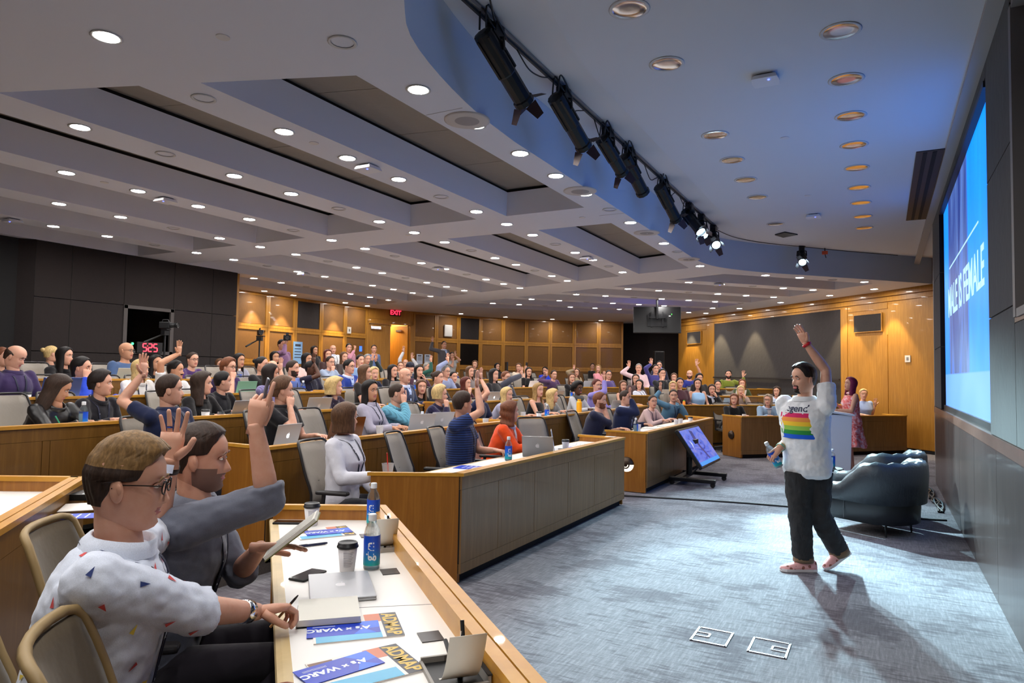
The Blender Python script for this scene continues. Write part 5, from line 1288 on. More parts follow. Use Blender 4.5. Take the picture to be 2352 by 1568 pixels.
('grey-haired person in a pink shirt raising the right hand high',(-5.76,17.81,1.76),0.45,0,-47,-75,0,'m','short:gy','l',(220,190,195),'','long','d',(-6.00,17.67,1.86),'',2),
('person with long dark hair sitting in front of the pink shirt',(-5.31,16.19,1.48),0.30,0,-45,-71,0,'f','long:db','l',(80,60,60),'','long','d','d','',2),
('person with a black bob in a white top with a dark lanyard',(-5.12,15.90,1.35),0.15,0,-14,-86,0,'f','bob:bk','l',(205,210,225),'','long','d','d','lan',2),
('blond person right behind the one in the blue shirt',(-4.16,15.35,1.33),0.15,0,-47,-74,0,'f','bob:bl','l',(120,110,100),'','long','d','d','',2),
('older person in a teal blue shirt raising one hand, other fist at the chin',(-3.70,13.69,1.17),0.00,0,-14,-72,0,'m','short:db','l',(84,124,150),'','long','c',(-3.95,13.55,1.33),'lan',2),
('person in a pale pink sweater with dark tied-back hair at the front desk',(-3.70,12.27,1.09),0.00,0,-12,-49,0,'f','pony:db','l',(212,180,176),'','long','t','d','lan',2),
('person with long hair in a black blazer holding a cup',(-3.46,16.11,1.27),0.15,0,-49,-73,0,'f','long:db','l',(24,22,26),'jacket','long','c','d','',2),
('person in a sleeveless pale blue blouse with a bow, dark hair',(-3.72,15.83,1.40),0.15,0,-48,-75,0,'f','long:dk','l',(150,190,230),'','none','d','d','',2),
('person with brown hair laughing, between the two raised hands',(-5.02,18.62,1.53),0.45,0,-49,-76,0,'f','long:br','l',(80,80,60),'','long','d','d','',2),
('person with black hair looking down at a lit laptop',(-4.04,15.48,1.41),0.15,0,-47,-66,0,'f','mid:bk','l',(70,40,50),'','long','d','d','',2),
('person in black with a bright laptop, right of the pink shirt',(-4.81,16.74,1.62),0.30,0,-47,-56,0,'m','mid:bk','l',(24,24,28),'','long','d','c','',2),
('short-haired person in front of the loudspeaker at the dark corner',(-5.80,19.87,1.88),0.60,0,-49,-71,0,'m','short:bk','l',(40,40,60),'','long','d','d','',2),
('person bathed in purple light raising an arm by the loudspeaker',(-5.41,18.19,1.75),0.45,0,-48,-58,0,'m','short:bk','l',(60,56,120),'','long','d',(-5.50,18.13,1.94),'',2),
('bald bearded person in a blue shirt with yellow print raising the arm',(-4.68,18.98,1.62),0.45,0,-50,-84,0,'m','bald:db','l',(40,50,130),'','short',(-4.51,19.06,1.95),'d','brd',2),
('person with dark curly hair behind the pale blue blouse',(-4.08,17.54,1.52),0.30,0,-50,-63,0,'f','curlys:bk','l',(26,24,28),'','long','d','d','',2),
('person in black with pulled-back hair left of the green shirt',(-3.70,17.95,1.36),0.30,0,-51,-77,0,'f','pony:bk','l',(24,22,28),'','long','d','d','',2),
('bearded person in an olive green shirt raising the left hand',(-3.82,19.93,1.64),0.45,0,-52,-80,0,'m','short:bk','l',(110,120,40),'','long',(-3.41,20.15,1.63),'d','brd',2),
('person with auburn hair in front of the olive green sleeve',(-3.20,18.51,1.40),0.30,0,-52,-81,0,'f','long:rb','l',(60,70,40),'','long','d','d','',2),
('person with long pale hair, hand under the chin, screen light on the face',(-2.92,16.70,1.25),0.15,0,-52,-79,0,'f','long:bl','l',(150,130,120),'','long','c','d','',2),
('smiling person with a brown bob in a black V-neck top at the angled desk',(-2.72,14.82,1.10),0.00,0,-50,-88,0,'f','bob:rb','l',(18,17,20),'','long','d','d','',2),
('person with glasses and a pale denim jacket at the angled desk',(-2.14,15.45,1.09),0.00,0,-53,-96,0,'f','bob:gb','l',(140,165,190),'jacket','long','d','d','gls',2),
('person in a pale top brightly lit by the projector behind the denim jacket',(-2.22,17.47,1.24),0.15,0,-54,-96,0,'f','bob:db','l',(200,215,240),'','long','d','d','',2),
("person with long dark hair in dark green next to the presenter's chest",(-1.78,15.85,1.08),0.00,0,-54,-96,0,'f','long:bk','l',(40,60,50),'','long','d','d','',2),
("person with dark curly hair seen behind the presenter's raised arm",(-1.30,20.58,1.42),0.30,0,-56,-85,0,'f','curlys:bk','l',(40,38,42),'','long','d','d','',2),
('person in a light blue top hidden behind the woman in pink',(-0.37,17.39,1.23),0.00,0,-56,-79,0,'f','mid:bl','l',(150,170,215),'','short',(-0.14,17.53,0.99),'d','',2),
('person with a brown bob and white blouse with dark lanyard at the left end of the second front desk',(-3.70,4.11,1.19),0.00,0,14,70,0,'f','bob:br','l',(226,226,236),'','long','l','d','lan',1)]
for p in PEOPLE: figure(*p)
for x, y, k, rz, lb in ((-3.62, 5.08, 1, 18, 'empty mesh chair left of the blue striped shirt'), (-3.66, 7.62, 1, -30, 'empty mesh chair at the right end of the orange jacket desk'), (-5.05, 5.42, 2, 10, 'empty mesh chair behind the brown-lidded laptop'), (-5.05, 7.25, 2, 15, 'empty mesh chair on the second row by the centre aisle'), (-6.5, 2.55, 3, 5, 'empty mesh chair at the left edge in the third row'), (-6.45, 6.45, 3, 10, 'empty mesh chair left of the curly blond hair'), (-7.95, 7.0, 4, 0, 'empty mesh chair left of the light blue shirt in the fourth row'), (-3.66, 10.25, 1, 0, 'empty mesh chair between the two navy jackets'), (-5.1, 9.9, 2, 20, 'empty mesh chair beside the sleeveless black dress'), (-6.5, 9.95, 3, 10, 'empty mesh chair in the third row left of the maroon top'), (-5.1, 11.6, 2, -10, 'empty mesh chair left of the afro')):
    chair(x, y, ZK(k), radians(rz), lb)
# ================================================================ the two men at the near desk
def near_chair(x, y, rz, label):
    t = make_chair(MESHD, mat('tan_frame', sr(150, 126, 84), .55), True); t.location = (x, y, 0); t.rotation_euler = (0, 0, rz); t['label'] = label; return t
XV = Vector((cos(YAW), sin(YAW), 0))      # to the right seen from the camera side
def scatter_prints(root, shirt, n, cols, size, seed):
    me = shirt.data; rs = random.Random(seed); polys = me.polygons; done = []; mb = MB()
    tries = 0
    while len(done) < n and tries < 4000:
        tries += 1; p = polys[rs.randrange(len(polys))]; c = Vector(p.center)
        if any((c - q).length < .085 for q in done): continue
        done.append(c); nn = Vector(p.normal); a = rs.uniform(0, 6.28); t1 = nn.orthogonal().normalized(); t2 = nn.cross(t1)
        e1 = t1 * cos(a) + t2 * sin(a); e2 = nn.cross(e1); o = c + nn * .0022; k = rs.choice([0, 0, 0, 1, 2])
        tri = [o - e1 * size * .9 - e2 * size * .15, o + e1 * size * .9 - e2 * size * .35, o + e1 * size * .75 + e2 * size * .6]
        MB().add(tri, [(0, 1, 2)]).build('triangle_print', cols[k], shirt)
m1, I1 = figure('person in white triangle-print shirt, fair hair and glasses, nearest the camera', (-1.80, 1.15, 1.245), 0, 0, 46, 44, 6, 'm', 'part:lb', 'l', (222, 230, 246), '', 'roll', 'x', 'x', 'gls lan', 0,
    dict(L=dict(h=(-2.08, 1.47, 1.255), kind='open', dir=(.0, .06, 1), pn=(.48, -.88, .1), pole=(-.75, .5, -1)),
         R=dict(h=(-1.70, 1.56, .795), kind='grip', dir=(.35, .95, -.02), pn=(.3, .1, -1), pole=(.6, -.5, -.6)), chair=0, lean=.10, inf=.022, sw=.19, trs=(40, 46, 60)))
scatter_prints(m1, I1['shirt'], 95, [mat('print_red', sr(214, 84, 84), .8), mat('print_blue', sr(46, 62, 120), .8), mat('print_yellow', sr(226, 200, 80), .8)], .015, 5)
def band(info, key, r, w_, m, name, root, off=.02):
    S, E, H = info['arms'][0 if key == 'L' else 1]; d = (E - H).normalized(); c = H + d * off; q = d.to_track_quat('Z', 'Y').to_matrix()
    return MB().lathe([(r * .97, -w_ / 2), (r * 1.06, -w_ / 2), (r * 1.08, 0), (r * 1.06, w_ / 2), (r * .97, w_ / 2)], 20, c, M=q, cap0=False, cap1=False).build(name, m, root, True), c, q
wt, c, q = band(I1, 'L', .032, .022, mat('watch_strap', sr(34, 24, 22), .5), 'watch_strap', m1, .03)
ctr = m1.matrix_world.inverted() @ CAMP if False else None
bpy.context.view_layer.update()
def toward(root, c):      # direction from a local point to the camera, root space
    return (root.matrix_world.inverted() @ CAMP - c).normalized()
tv = toward(m1, c); MB().box(c + tv * .034, (.03, .03, .008), M=frame(q @ Vector((0, 0, 1)), tv)).build('watch_buckle', CHROME, wt)
band(I1, 'R', .032, .030, CHROME, 'cuff_bracelet', m1, .05)
hg, Mh, H, fd = I1['hands'][0]
MB().lathe([(.0095, -.003), (.0105, 0), (.0095, .003)], 12, H + Mh @ Vector((.108, -.0105, -.002)), M=Mh @ Matrix.Rotation(pi / 2, 3, 'Y'), cap0=False, cap1=False).build('ring', mat('ring_blue', sr(60, 80, 150), .2, .8), m1)
near_chair(-1.90, 1.06, radians(46), 'tan-rimmed mesh chair under the person in the white shirt')
nc = near_chair(-1.30, 1.07, radians(52), 'empty tan-rimmed mesh chair with the brown leather bag, nearest the camera')
# pen in the right hand
hg, Mh, H, fd = I1['hands'][1]
Hw = m1.matrix_world @ (H + Mh @ Vector((.085, .03, -.028)))
pd = Vector((.45, .15, .55)).normalized()
t = thing('pen', 'cork-coloured pen held by the person in the white shirt', 'pen', tuple(Hw))
MB().tube([-pd * .05, pd * .055], .0042, 8).build('barrel', mat('cork', sr(196, 150, 96), .7), t); MB().tube([pd * .055, pd * .075, pd * .09], [.0042, .004, .002], 8).build('tip', BLACK, t)
m2, I2 = figure('person in grey shirt with stubble, pointing a finger up and holding a notebook', (-2.19, 1.67, 1.235), 0, 0, 42, 40, 4, 'm', 'short:db', 'l', (104, 108, 122), '', 'roll', 'x', 'x', 'lan brd stb', 0,
    dict(R=dict(h=(-1.945, 1.70, 1.36), kind='point', dir=(.12, .08, 1), pn=(-.3, .8, 0), pole=(.5, .6, -.9)),
         L=dict(h=(-1.985, 1.775, .915), kind='flat', dir=(.8, .35, .1), pn=(.1, -.3, -1), pole=(-.6, .4, -.8)), chair=0, lean=.14, inf=.018, trs=(36, 32, 40)))
near_chair(-2.32, 1.57, radians(44), 'dark-armed mesh chair under the person in the grey shirt')
sh2 = I2['shirt']
mb = MB()
fr_ = [I2['chest'](t, y, .004) for t, y in ((.95, .03), (.7, .03), (.4, .035), (.05, .04))]; fl_ = [I2['chest'](t, -y, .004) for t, y in ((.95, .03), (.7, .03), (.4, .035), (.05, .04))]
for i in range(3): mb.add([fr_[i], fr_[i + 1], fl_[i + 1], fl_[i]], [(0, 1, 2, 3)])
mb.build('undershirt', cloth_mat((30, 28, 34), ''), m2, True)
t = thing('notebook', 'open notebook held up over the desk edge by the person in the grey shirt', 'notebook', (-1.855, 1.80, .975), radians(40))
RB = Matrix.Rotation(radians(-38), 3, 'Y')
MB().box((0, 0, 0), (.21, .15, .012), M=RB).build('pages', mat('paper', sr(232, 230, 220), .8), t); MB().box(RB @ Vector((0, 0, -.008)), (.216, .156, .004), M=RB).build('cover', mat('cover_olive', sr(120, 116, 70), .6), t)
MB().box(RB @ Vector((0, 0, .0065)), (.19, .13, .0008), M=RB).build('printed_page', fabric('page_print', sr(200, 198, 190), .8, 160, .12), t)
hg, Mh, H, fd = I2['hands'][0] if False else I2['hands'][1]
Pw = m2.matrix_world @ (H + Mh @ Vector((.08, 0, -.03)))
t = thing('phone', 'slim phone held in the pointing hand of the person in the grey shirt', 'phone', tuple(Pw))
q2 = frame((.2, .1, 1), (.62, .78, 0)); MB().box((0, 0, .03), (.125, .06, .008), M=q2).build('body', mat('phone_silver', sr(120, 124, 140), .3, .6), t, bevel=.003); MB().box(q2 @ Vector((0, 0, .0045)) + Vector((0, 0, .03)), (.115, .054, .0006), M=q2).build('screen', mat('glass_black', sr(20, 20, 26), .08), t)
# leather bag on the empty chair
t = thing('shoulder_bag', 'brown leather bag slumped on the empty chair beside the desk', 'bag', (-1.22, 1.13, .476), radians(50))
LEA = mat('brown_leather', sr(126, 62, 40), .45); nt_, lk_, b_ = nodes(LEA); bump(nt_, lk_, b_, noise(nt_, lk_, coords(nt_, lk_), 40, 4), .4, .004)
bg = MB(); bg.rings([[(r * cos(a) * 1.15 + .02 * z + .012 * sin(3 * a + z * 30), r * sin(a) * .78, z) for a in np.linspace(0, 2 * pi, 18, endpoint=False)] for r, z in ((.11, .005), (.15, .02), (.165, .09), (.15, .17), (.12, .235), (.07, .26), (.02, .255))]); bg.build('body', LEA, t, True)
bg = MB(); bg.rings([[(-.1 + .19 * u_, y, .262 - .09 * u_ * u_ + .01 * sin(y * 40)) for y in np.linspace(-.1, .1, 8)] + [(-.1 + .19 * u_, y, .25 - .09 * u_ * u_ + .01 * sin(y * 40)) for y in np.linspace(.1, -.1, 8)] for u_ in np.linspace(0, 1.1, 6)]); bg.build('flap', LEA, t, True)
MB().tube(bez3([(-.08, .11, .2), (0, .15, .29), (.06, .06, .33), (.04, -.08, .29), (-.05, -.12, .2)]), .009, 6).build('strap', LEA, t, True)
t = thing('jacket_bundle', 'dark olive garment bunched behind the leather bag on the chair', 'jacket', (-1.36, 1.02, .476))
g = MB(); rr_ = np.random.default_rng(3); 
g.rings([[((.14 + .02 * sin(5 * a + i)) * k * cos(a), (.12 + .02 * cos(4 * a + 2 * i)) * k * sin(a), z) for a in np.linspace(0, 2 * pi, 20, endpoint=False)] for i, (k, z) in enumerate(((.8, .004), (1, .03), (1.02, .08), (.9, .13), (.6, .165), (.2, .18)))]); g.build('cloth', cloth_mat((60, 56, 36), ''), t, True)
# ================================================================ presenter
JEANS = mat('black_denim', sr(40, 40, 42), .85); nt_, lk_, b_ = nodes(JEANS); bump(nt_, lk_, b_, noise(nt_, lk_, coords(nt_, lk_, (1, 1, .5)), 14, 4, .6, 1.5), .6, .02)
SHOEP = mat('pink_canvas', sr(226, 168, 168), .7); nt_, lk_, b_ = nodes(SHOEP); v_ = nt_.new('ShaderNodeTexVoronoi'); v_.inputs['Scale'].default_value = 26; lk_.new(coords(nt_, lk_), v_.inputs[0]); lk_.new(ramp(nt_, lk_, v_.outputs[0], [(.28, sr(150, 92, 78)), (.34, sr(230, 172, 172))]), b_.inputs['Base Color'])
def slip_on(name, heel, toe, parent, W2L, lift=0):
    """heel and toe: world points on the sole"""
    h, t_ = Vector(heel), Vector(toe); d = (t_ - h); Ln = d.length; d = d.normalized(); s = d.cross(Vector((0, 0, 1))).normalized(); n = s.cross(d)
    prof = [(0, .034, .075), (.12, .041, .088), (.3, .040, .082), (.5, .043, .070), (.7, .049, .054), (.88, .045, .040), (1.0, .022, .028)]
    up_, so = MB(), MB(); R1, R2 = [], []
    for u_, w_, hh in prof:
        c = h + d * (Ln * u_)
        R1.append([W2L(c + s * (w_ * cos(a)) + n * (.012 + hh * max(0, sin(a)) ** .8)) for a in np.linspace(0, pi, 11)] )
        R2.append([W2L(c + s * (w_ * 1.04 * x) + n * z) for x, z in ((1, .004), (1, .026), (-1, .026), (-1, .004))])
    up_.rings(R1); so.rings(R2)
    o = up_.build(name, SHOEP, parent, True); so.build('sole', mat('white_rubber', sr(232, 226, 228), .5), o); return o
def pres_legs(lg, P, root):
    M = (Matrix.Translation(root.location) @ Matrix.Rotation(root.rotation_euler.z, 4, 'Z')).inverted(); w2 = lambda p: M @ Vector(p)
    for hip, kn, an in (((-.60, 6.06, .80), (-.595, 6.05, .45), (-.575, 6.10, .10)), ((-.47, 6.14, .80), (-.46, 6.14, .46), (-.325, 6.29, .155))):
        hip, kn, an = map(w2, (hip, kn, an))
        lg.tube([hip, hip.lerp(kn, .35), hip.lerp(kn, .7), kn, kn.lerp(an, .35), kn.lerp(an, .75), an], [.118, .108, .096, .09, .088, .082, .078], 14)
    lg.ball(P + Vector((0, 0, .02)), (.135, .172, .125), 14, 10)
    lg.tube([P + Vector((0, 0, -.02)), P + Vector((-.01, 0, .12))], [(.172, .132), (.165, .125)], 16)
pr, IP = figure('person in rainbow-striped white T-shirt and black jeans striding across the stage, arm up', (-.565, 6.055, 1.555), 0, 1, 243, 222, 2, 'm', 'tuft:dk', 'l', (232, 234, 238), '', 'short', 'x', 'x', 'goat', 0,
    dict(L=dict(h=(-.545, 6.03, 1.85), kind='flat', dir=(-.36, -.2, .9), pn=(-.55, -.85, .1), pole=(.9, .5, -.1)),
         R=dict(h=(-.745, 5.99, .985), kind='grip', dir=(-.5, -.25, -.55), pn=(.5, .6, .1), pole=(.3, .9, -.5)), legs=pres_legs, inf=.02, sw=.185, lean=.03, group='people on the stage'))
for c_ in list(pr.children):
    if c_.name.startswith('trousers'): c_.data.materials.clear(); c_.data.materials.append(JEANS)
bpy.context.view_layer.update()
PI_ = pr.matrix_world.inverted(); w2l = lambda p: PI_ @ Vector(p)
slip_on('shoe', (-.485, 6.12, .0), (-.735, 5.985, .0), pr, w2l); slip_on('shoe', (-.245, 6.33, .135), (-.42, 6.21, .0), pr, w2l)
for a, b2, r in (((-.575, 6.10, .075), (-.575, 6.10, .115), .082), ((-.315, 6.30, .125), (-.33, 6.285, .17), .081)):
    MB().tube([w2l(a), w2l(b2)], r, 16).build('trouser_cuff', cloth_mat((120, 98, 76), ''), pr, True)
for a, r in (((-.57, 6.10, .075), .042), ((-.30, 6.31, .11), .042)): MB().tube([w2l(a), w2l(Vector(a) + Vector((0, 0, .1)))], r, 12).build('ankle', skin_mat('l'), pr, True)
# rainbow on the front of the shirt, lettering above it
ch, f2 = IP['chest'], IP['f2']
rain = [(208, 30, 96), (240, 150, 70), (246, 200, 50), (150, 200, 80), (40, 140, 60), (20, 90, 214)]
for i, c in enumerate(rain):
    t1, t0 = .80 - i * .062, .80 - (i + 1) * .062; mb = MB(); n_ = 20
    R = [[ch(t, y, .006) for y in np.linspace(-.15, .15, n_ + 1)] for t in (t0, (t0 + t1) / 2, t1)]
    mb.rings(R, False, False, closed=False); mb.build('rainbow_stripe', mat('rainbow_%d' % i, sr(*c), .8), IP['shirt'], True)
me = text_mesh('legend', .078, .0, bold=.0006); me.materials.clear(); me.materials.append(mat('shirt_ink', sr(36, 44, 74), .8))
for v in me.vertices: v.co = ch(.865 + v.co.y / (IP['N'] - IP['P']).length, v.co.x, .0065)
link('shirt_lettering', me, IP['shirt'])
band(IP, 'L', .034, .022, mat('red_band', sr(200, 26, 34), .5), 'wristband', pr, .015)
band(IP, 'R', .034, .014, mat('teal_band', sr(90, 170, 150), .6), 'wristband', pr, .02); band(IP, 'R', .036, .012, mat('beige_band', sr(206, 190, 150), .6), 'wristband', pr, .045)
hg, Mh, H, fd = IP['hands'][0]
MB().lathe([(.0095, -.003), (.0105, 0), (.0095, .003)], 12, H + Mh @ Vector((.11, -.0105, -.003)), M=Mh @ Matrix.Rotation(pi / 2, 3, 'Y'), cap0=False, cap1=False).build('ring', CHROME, pr)
# ================================================================ woman in pink
FLOR = mat('pink_floral', sr(236, 120, 124), .8); nt_, lk_, b_ = nodes(FLOR); n1_ = noise(nt_, lk_, coords(nt_, lk_), 16, 4, .6, 1.0)
lk_.new(ramp(nt_, lk_, n1_, [(.36, sr(222, 84, 96)), (.47, sr(240, 130, 122)), (.56, sr(244, 176, 184)), (.66, sr(250, 222, 226))]), b_.inputs['Base Color'])
def pink_skin(sm, P, root):
    for s in (-1, 1):
        hp = P + Vector((0, s * .085, .02)); kn = Vector((.02 + (.03 if s > 0 else -.02), s * .075, .47)); an = Vector((-.01 + (.05 if s > 0 else -.05), s * .07, .07))
        sm.tube([hp, hp.lerp(kn, .5), kn, kn.lerp(an, .3), kn.lerp(an, .75), an, an + Vector((.02, 0, -.03))], [.09, .078, .056, .056, .04, .034, .034], 12)
        sm.ball(an + Vector((.06, 0, -.045)), (.11, .036, .026), 10, 6)
def pink_legs(lg, P, root):
    R = []
    for z, r, sw_ in ((P.z + .20, .118, 0), (P.z + .08, .16, .0), (P.z - .1, .2, .3), (P.z - .25, .235, .7), (P.z - .40, .265, 1)):
        R.append([(r * (1 + .07 * sw_ * sin(9 * a)) * cos(a) * .95 + .0, r * (1 + .07 * sw_ * sin(9 * a + .5)) * sin(a) * 1.05, z + .012 * sw_ * sin(5 * a)) for a in np.linspace(0, 2 * pi, 54, endpoint=False)])
    lg.rings(R[::-1])
pk, IK = figure('person with long purple hair in a pink floral dress talking on stage', (-.485, 13.19, 1.475), 0, 1, 206, 212, -10, 'f', 'pink:pk', 'l', (236, 120, 124), '', 'none', 'x', 'x', '', 1,
    dict(L=dict(h=(-.70, 13.00, 1.03), kind='flat', dir=(-.8, .35, .1), pn=(.3, .8, .3)), R=dict(h=(-.68, 13.22, 1.10), kind='relaxed', dir=(-.8, -.3, .25), pn=(0, .3, 1)), legs=pink_legs, legs_skin=pink_skin, group='people on the stage', inf=.010))
for c_ in list(pk.children):
    if c_.name.startswith(('trousers', 'shirt')):
        c_.data.materials.clear(); c_.data.materials.append(FLOR)
        c_.name = 'dress_skirt' if c_.name.startswith('trousers') else 'dress_top'
        for g_ in c_.children: g_.data.materials.clear(); g_.data.materials.append(FLOR)
for s in (-1, 1): MB().ball(IK['Hc'] + IK['hr'] @ Vector((-.012, s * .082, -.05)), (.008, .004, .016), 8, 6).build('earring', CHROME, pk)
# ================================================================ stage furniture and equipment
LEATHER = mat('black_leather', sr(36, 40, 44), .38, spec=.55); nt_, lk_, b_ = nodes(LEATHER); bump(nt_, lk_, b_, noise(nt_, lk_, coords(nt_, lk_), 70, 4), .15, .002)
LEATHS = mat('leather_cushion', sr(46, 52, 58), .36, spec=.6); nt_, lk_, b_ = nodes(LEATHS); bump(nt_, lk_, b_, noise(nt_, lk_, coords(nt_, lk_, (3, 12, 3)), 4, 4, .6, 1), .45, .012)
def armchair(x, y, rz, label):
    """faces +X"""
    t = thing('armchair', label, 'armchair', (x, y, 0), rz, 'leather tub armchairs'); t.scale = (.9, .9, .92)
    n = 40; path = []
    for i in range(n + 1):
        s = i / n; a = -1 + 2 * s
        # U: right arm front -> back -> left arm front
        if abs(a) > .5: px, py = .40 - (1 - abs(a)) / .5 * .55, (.37 if a > 0 else -.37)
        else: ang = a / .5 * pi / 2; px, py = -.15 - .24 * cos(ang), .37 * sin(ang)
        back = max(0, min(1, (.22 - px) / .42)); h = .50 + .27 * (3 * back ** 2 - 2 * back ** 3)
        path.append((px, py, h))
    R = []
    for i, (px, py, h) in enumerate(path):
        q = Vector((path[min(i + 1, n)][0] - path[max(i - 1, 0)][0], path[min(i + 1, n)][1] - path[max(i - 1, 0)][1])).normalized(); o = Vector((q.y, -q.x))
        k = lambda d, z: (px + o.x * d, py + o.y * d, z)
        R.append([k(.0, .14), k(.035, .15), k(.055, .32), k(.03, h - .06), k(.0, h - .012), k(-.03, h - .03), k(-.05, h - .10), k(-.05, .3), k(-.04, .14)])
    sh = MB(); sh.rings(R); sh.build('shell', LEATHER, t, True)
    cu_ = MB(); R = []
    for i, (px, py, h) in enumerate(path[1:-1]):
        i += 1; q = Vector((path[i + 1][0] - path[i - 1][0], path[i + 1][1] - path[i - 1][1])).normalized(); o = Vector((q.y, -q.x))
        w_ = .012 * sin(i * 2.1) ; k = lambda d, z: (px + o.x * d, py + o.y * d, z)
        R.append([k(-.02, h - .02), k(-.045, h + .035 + w_), k(-.09, h + .04 + w_), k(-.125, h - .0), k(-.13, h - .12), k(-.11, .36), k(-.05, .36), k(-.045, h - .1)])
    cu_.rings(R); cu_.build('back_cushion', LEATHS, t, True)
    MB().prism([(.40, -.30), (.40, .30), (-.1, .30), (-.26, .18), (-.26, -.18), (-.1, -.30)], .14, .30).build('seat_base', LEATHER, t)
    MB().prism([(.42, -.26), (.42, .26), (-.1, .26), (-.24, .16), (-.24, -.16), (-.1, -.26)], .30, .42).build('seat_cushion', LEATHS, t, bevel=.04)
    for sgn in (-1, 1): MB().tube([(.12, sgn * .43, .16), (.12, sgn * .428, .32), (.12, sgn * .402, .47)], .004, 5).build('seam', mat('stitching', sr(90, 96, 100), .6), t)
    for px, py in ((.33, .3), (.33, -.3), (-.26, .25), (-.26, -.25)): MB().tube([(px, py, .145), (px * 1.03, py * 1.03, 0)], [.013, .010], 8).build('leg', BLACKM, t)
    return t
armchair(-.07, 8.12, radians(150), 'black leather tub armchair nearer the camera, on the stage carpet')
armchair(-.03, 9.12, radians(152), 'black leather tub armchair behind the nearer one')
# small side table with bottles between the chairs
t = thing('side_table', 'low side table behind the presenter and the armchairs', 'table', (-.62, 9.35, 0))
MB().lathe([(.2, .44), (.2, .46), (.19, .465), (.001, .465)], 24).build('top', BLACK, t); MB().lathe([(.02, .02), (.02, .44)], 10).build('stem', BLACKM, t); MB().lathe([(.16, 0), (.16, .012), (.03, .025)], 24).build('foot', BLACKM, t)
# white lectern
t = thing('lectern', 'pale lectern lit blue-white between the presenter and the woman in pink', 'lectern', (-.70, 12.2, 0), radians(15))
b = MB(); b.prism([(-.2, -.25), (.2, -.25), (.2, .25), (-.2, .25)], .04, 1.0, top=[(-.22, -.28), (.22, -.28), (.22, .28), (-.22, .28)]); b.build('body', mat('lectern_white', sr(215, 222, 228), .45), t, bevel=.006)
MB().box((0, 0, 1.03), (.5, .62, .03), M=Matrix.Rotation(.12, 3, 'Y')).build('top', mat('lectern_white', (1, 1, 1)), t); MB().box((0, 0, .02), (.42, .5, .04)).build('plinth', BLACK, t)
# tilted floor monitor on a trolley
t = thing('floor_monitor', 'large monitor tilted back on a black wheeled trolley, showing a blue slide', 'monitor', (-2.42, 10.35, 0))
q = frame((0, 1, 0), (.49, 0, .34)); C0 = Vector((.01, .08, .535))
MB().box(C0 - q @ Vector((0, 0, .03)), (1.24, .64, .05), M=q).build('casing', BLACK, t, bevel=.008)
def mon_mat():
    m = mat('monitor_image', (0, 0, 0), .3); nt, lk, b = nodes(m)
    v = coords(nt, lk, (1, 1, 1), kind='Generated'); n1 = noise(nt, lk, v, 3.2, 3, .5, 1.4)
    c = ramp(nt, lk, n1, [(.3, sr(30, 60, 170)), (.42, sr(60, 110, 240)), (.52, sr(100, 130, 240)), (.62, sr(130, 140, 230)), (.7, sr(30, 110, 240))])
    lk.new(c, b.inputs['Emission Color']); b.inputs['Emission Strength'].default_value = 1.0; return m
MB().box(C0, (1.18, .58, .006), M=q).build('screen', mon_mat(), t)
MB().box(C0 + q @ Vector((0, -.262, .004)), (1.18, .055, .003), M=q).build('caption_bar', mat('mon_bar', (0, 0, 0), .3, emit=sr(40, 160, 255), es=1.1), t)
fg = MB(); fg.add([C0 + q @ Vector(p) for p in ((-.12, .27, .004), (.02, .24, .004), (-.02, .0, .004), (.1, -.22, .004), (.04, -.23, .004), (-.1, -.02, .004), (-.16, .12, .004))], [tuple(range(7))]); fg.build('slide_figure', mat('mon_fig', (0, 0, 0), .3, emit=sr(36, 60, 150), es=.9), t)
fg = MB(); fg.add([C0 + q @ Vector(p) for p in ((-.42, .12, .0045), (-.36, .06, .0045), (-.44, -.04, .0045), (-.41, .05, .0045))], [(0, 1, 2, 3)]); fg.build('slide_mark', mat('mon_white', (0, 0, 0), .3, emit=(.9, .95, 1), es=1), t)
MB().tube([(-.12, -.05, .10), (-.12, -.05, .5)], .045, 10).build('column', BLACKM, t); MB().box((-.07, -.05, .5), (.12, .2, .26)).build('mount_bracket', BLACK, t)
bs = MB()
for y in (-.45, .33): bs.box((.02, y, .085), (.66, .085, .055))
bs.box((-.18, -.06, .09), (.12, .8, .05)); bs.build('base', BLACKM, t, bevel=.01)
for x, y in ((.31, -.45), (-.27, -.45), (.31, .33), (-.27, .33)):
    w_ = MB(); w_.lathe([(.03, -.02), (.035, -.015), (.035, .015), (.03, .02)], 14, (x, y, .036), M=Matrix.Rotation(pi / 2, 3, 'X')); w_.box((x, y, .068), (.035, .06, .03)); w_.build('caster', BLACK, t)
MB().tube(bez3([(-.06, .05, .42), (.02, .1, .28), (-.05, .05, .16), (-.12, .0, .1)]), .008, 6).build('cable', BLACK, t, True)
# cables taped on the stage carpet
tag(MB().tube(bez3([(-2.95, 8.55, .008), (-2.3, 8.72, .008), (-1.5, 8.9, .008), (-.5, 9.0, .008), (.3, 9.02, .008), (.62, 9.1, .008)]), [(.022, .01)] * 26, 6).build('floor_cable', mat('cable_rubber', sr(16, 16, 18), .7)), 'black cable running straight across the stage carpet', 'cable')
for i, (x, y, nm_) in enumerate(((.60, 10.2, 'nearer'), (.56, 11.2, 'farther'))):
    t = thing('cable_bundle', 'dark bundle of cables lying along the foot of the screen wall, the %s one' % nm_, 'cable', (x, y, 0), 0, 'cable bundles')
    for k in range(5):
        MB().tube(bez3([(.03 * sin(k), -.6 + .0 * k, .012), (.05 * cos(k * 2), -.2, .02 + .012 * (k % 3)), (-.05 * cos(k), .15, .02 + .012 * (k % 2)), (.02 * sin(k * 3), .5, .012)]), .011, 6).build('cable', mat('cable_teal', sr(24, 60, 76), .6) if k % 2 else BLACK, t, True)
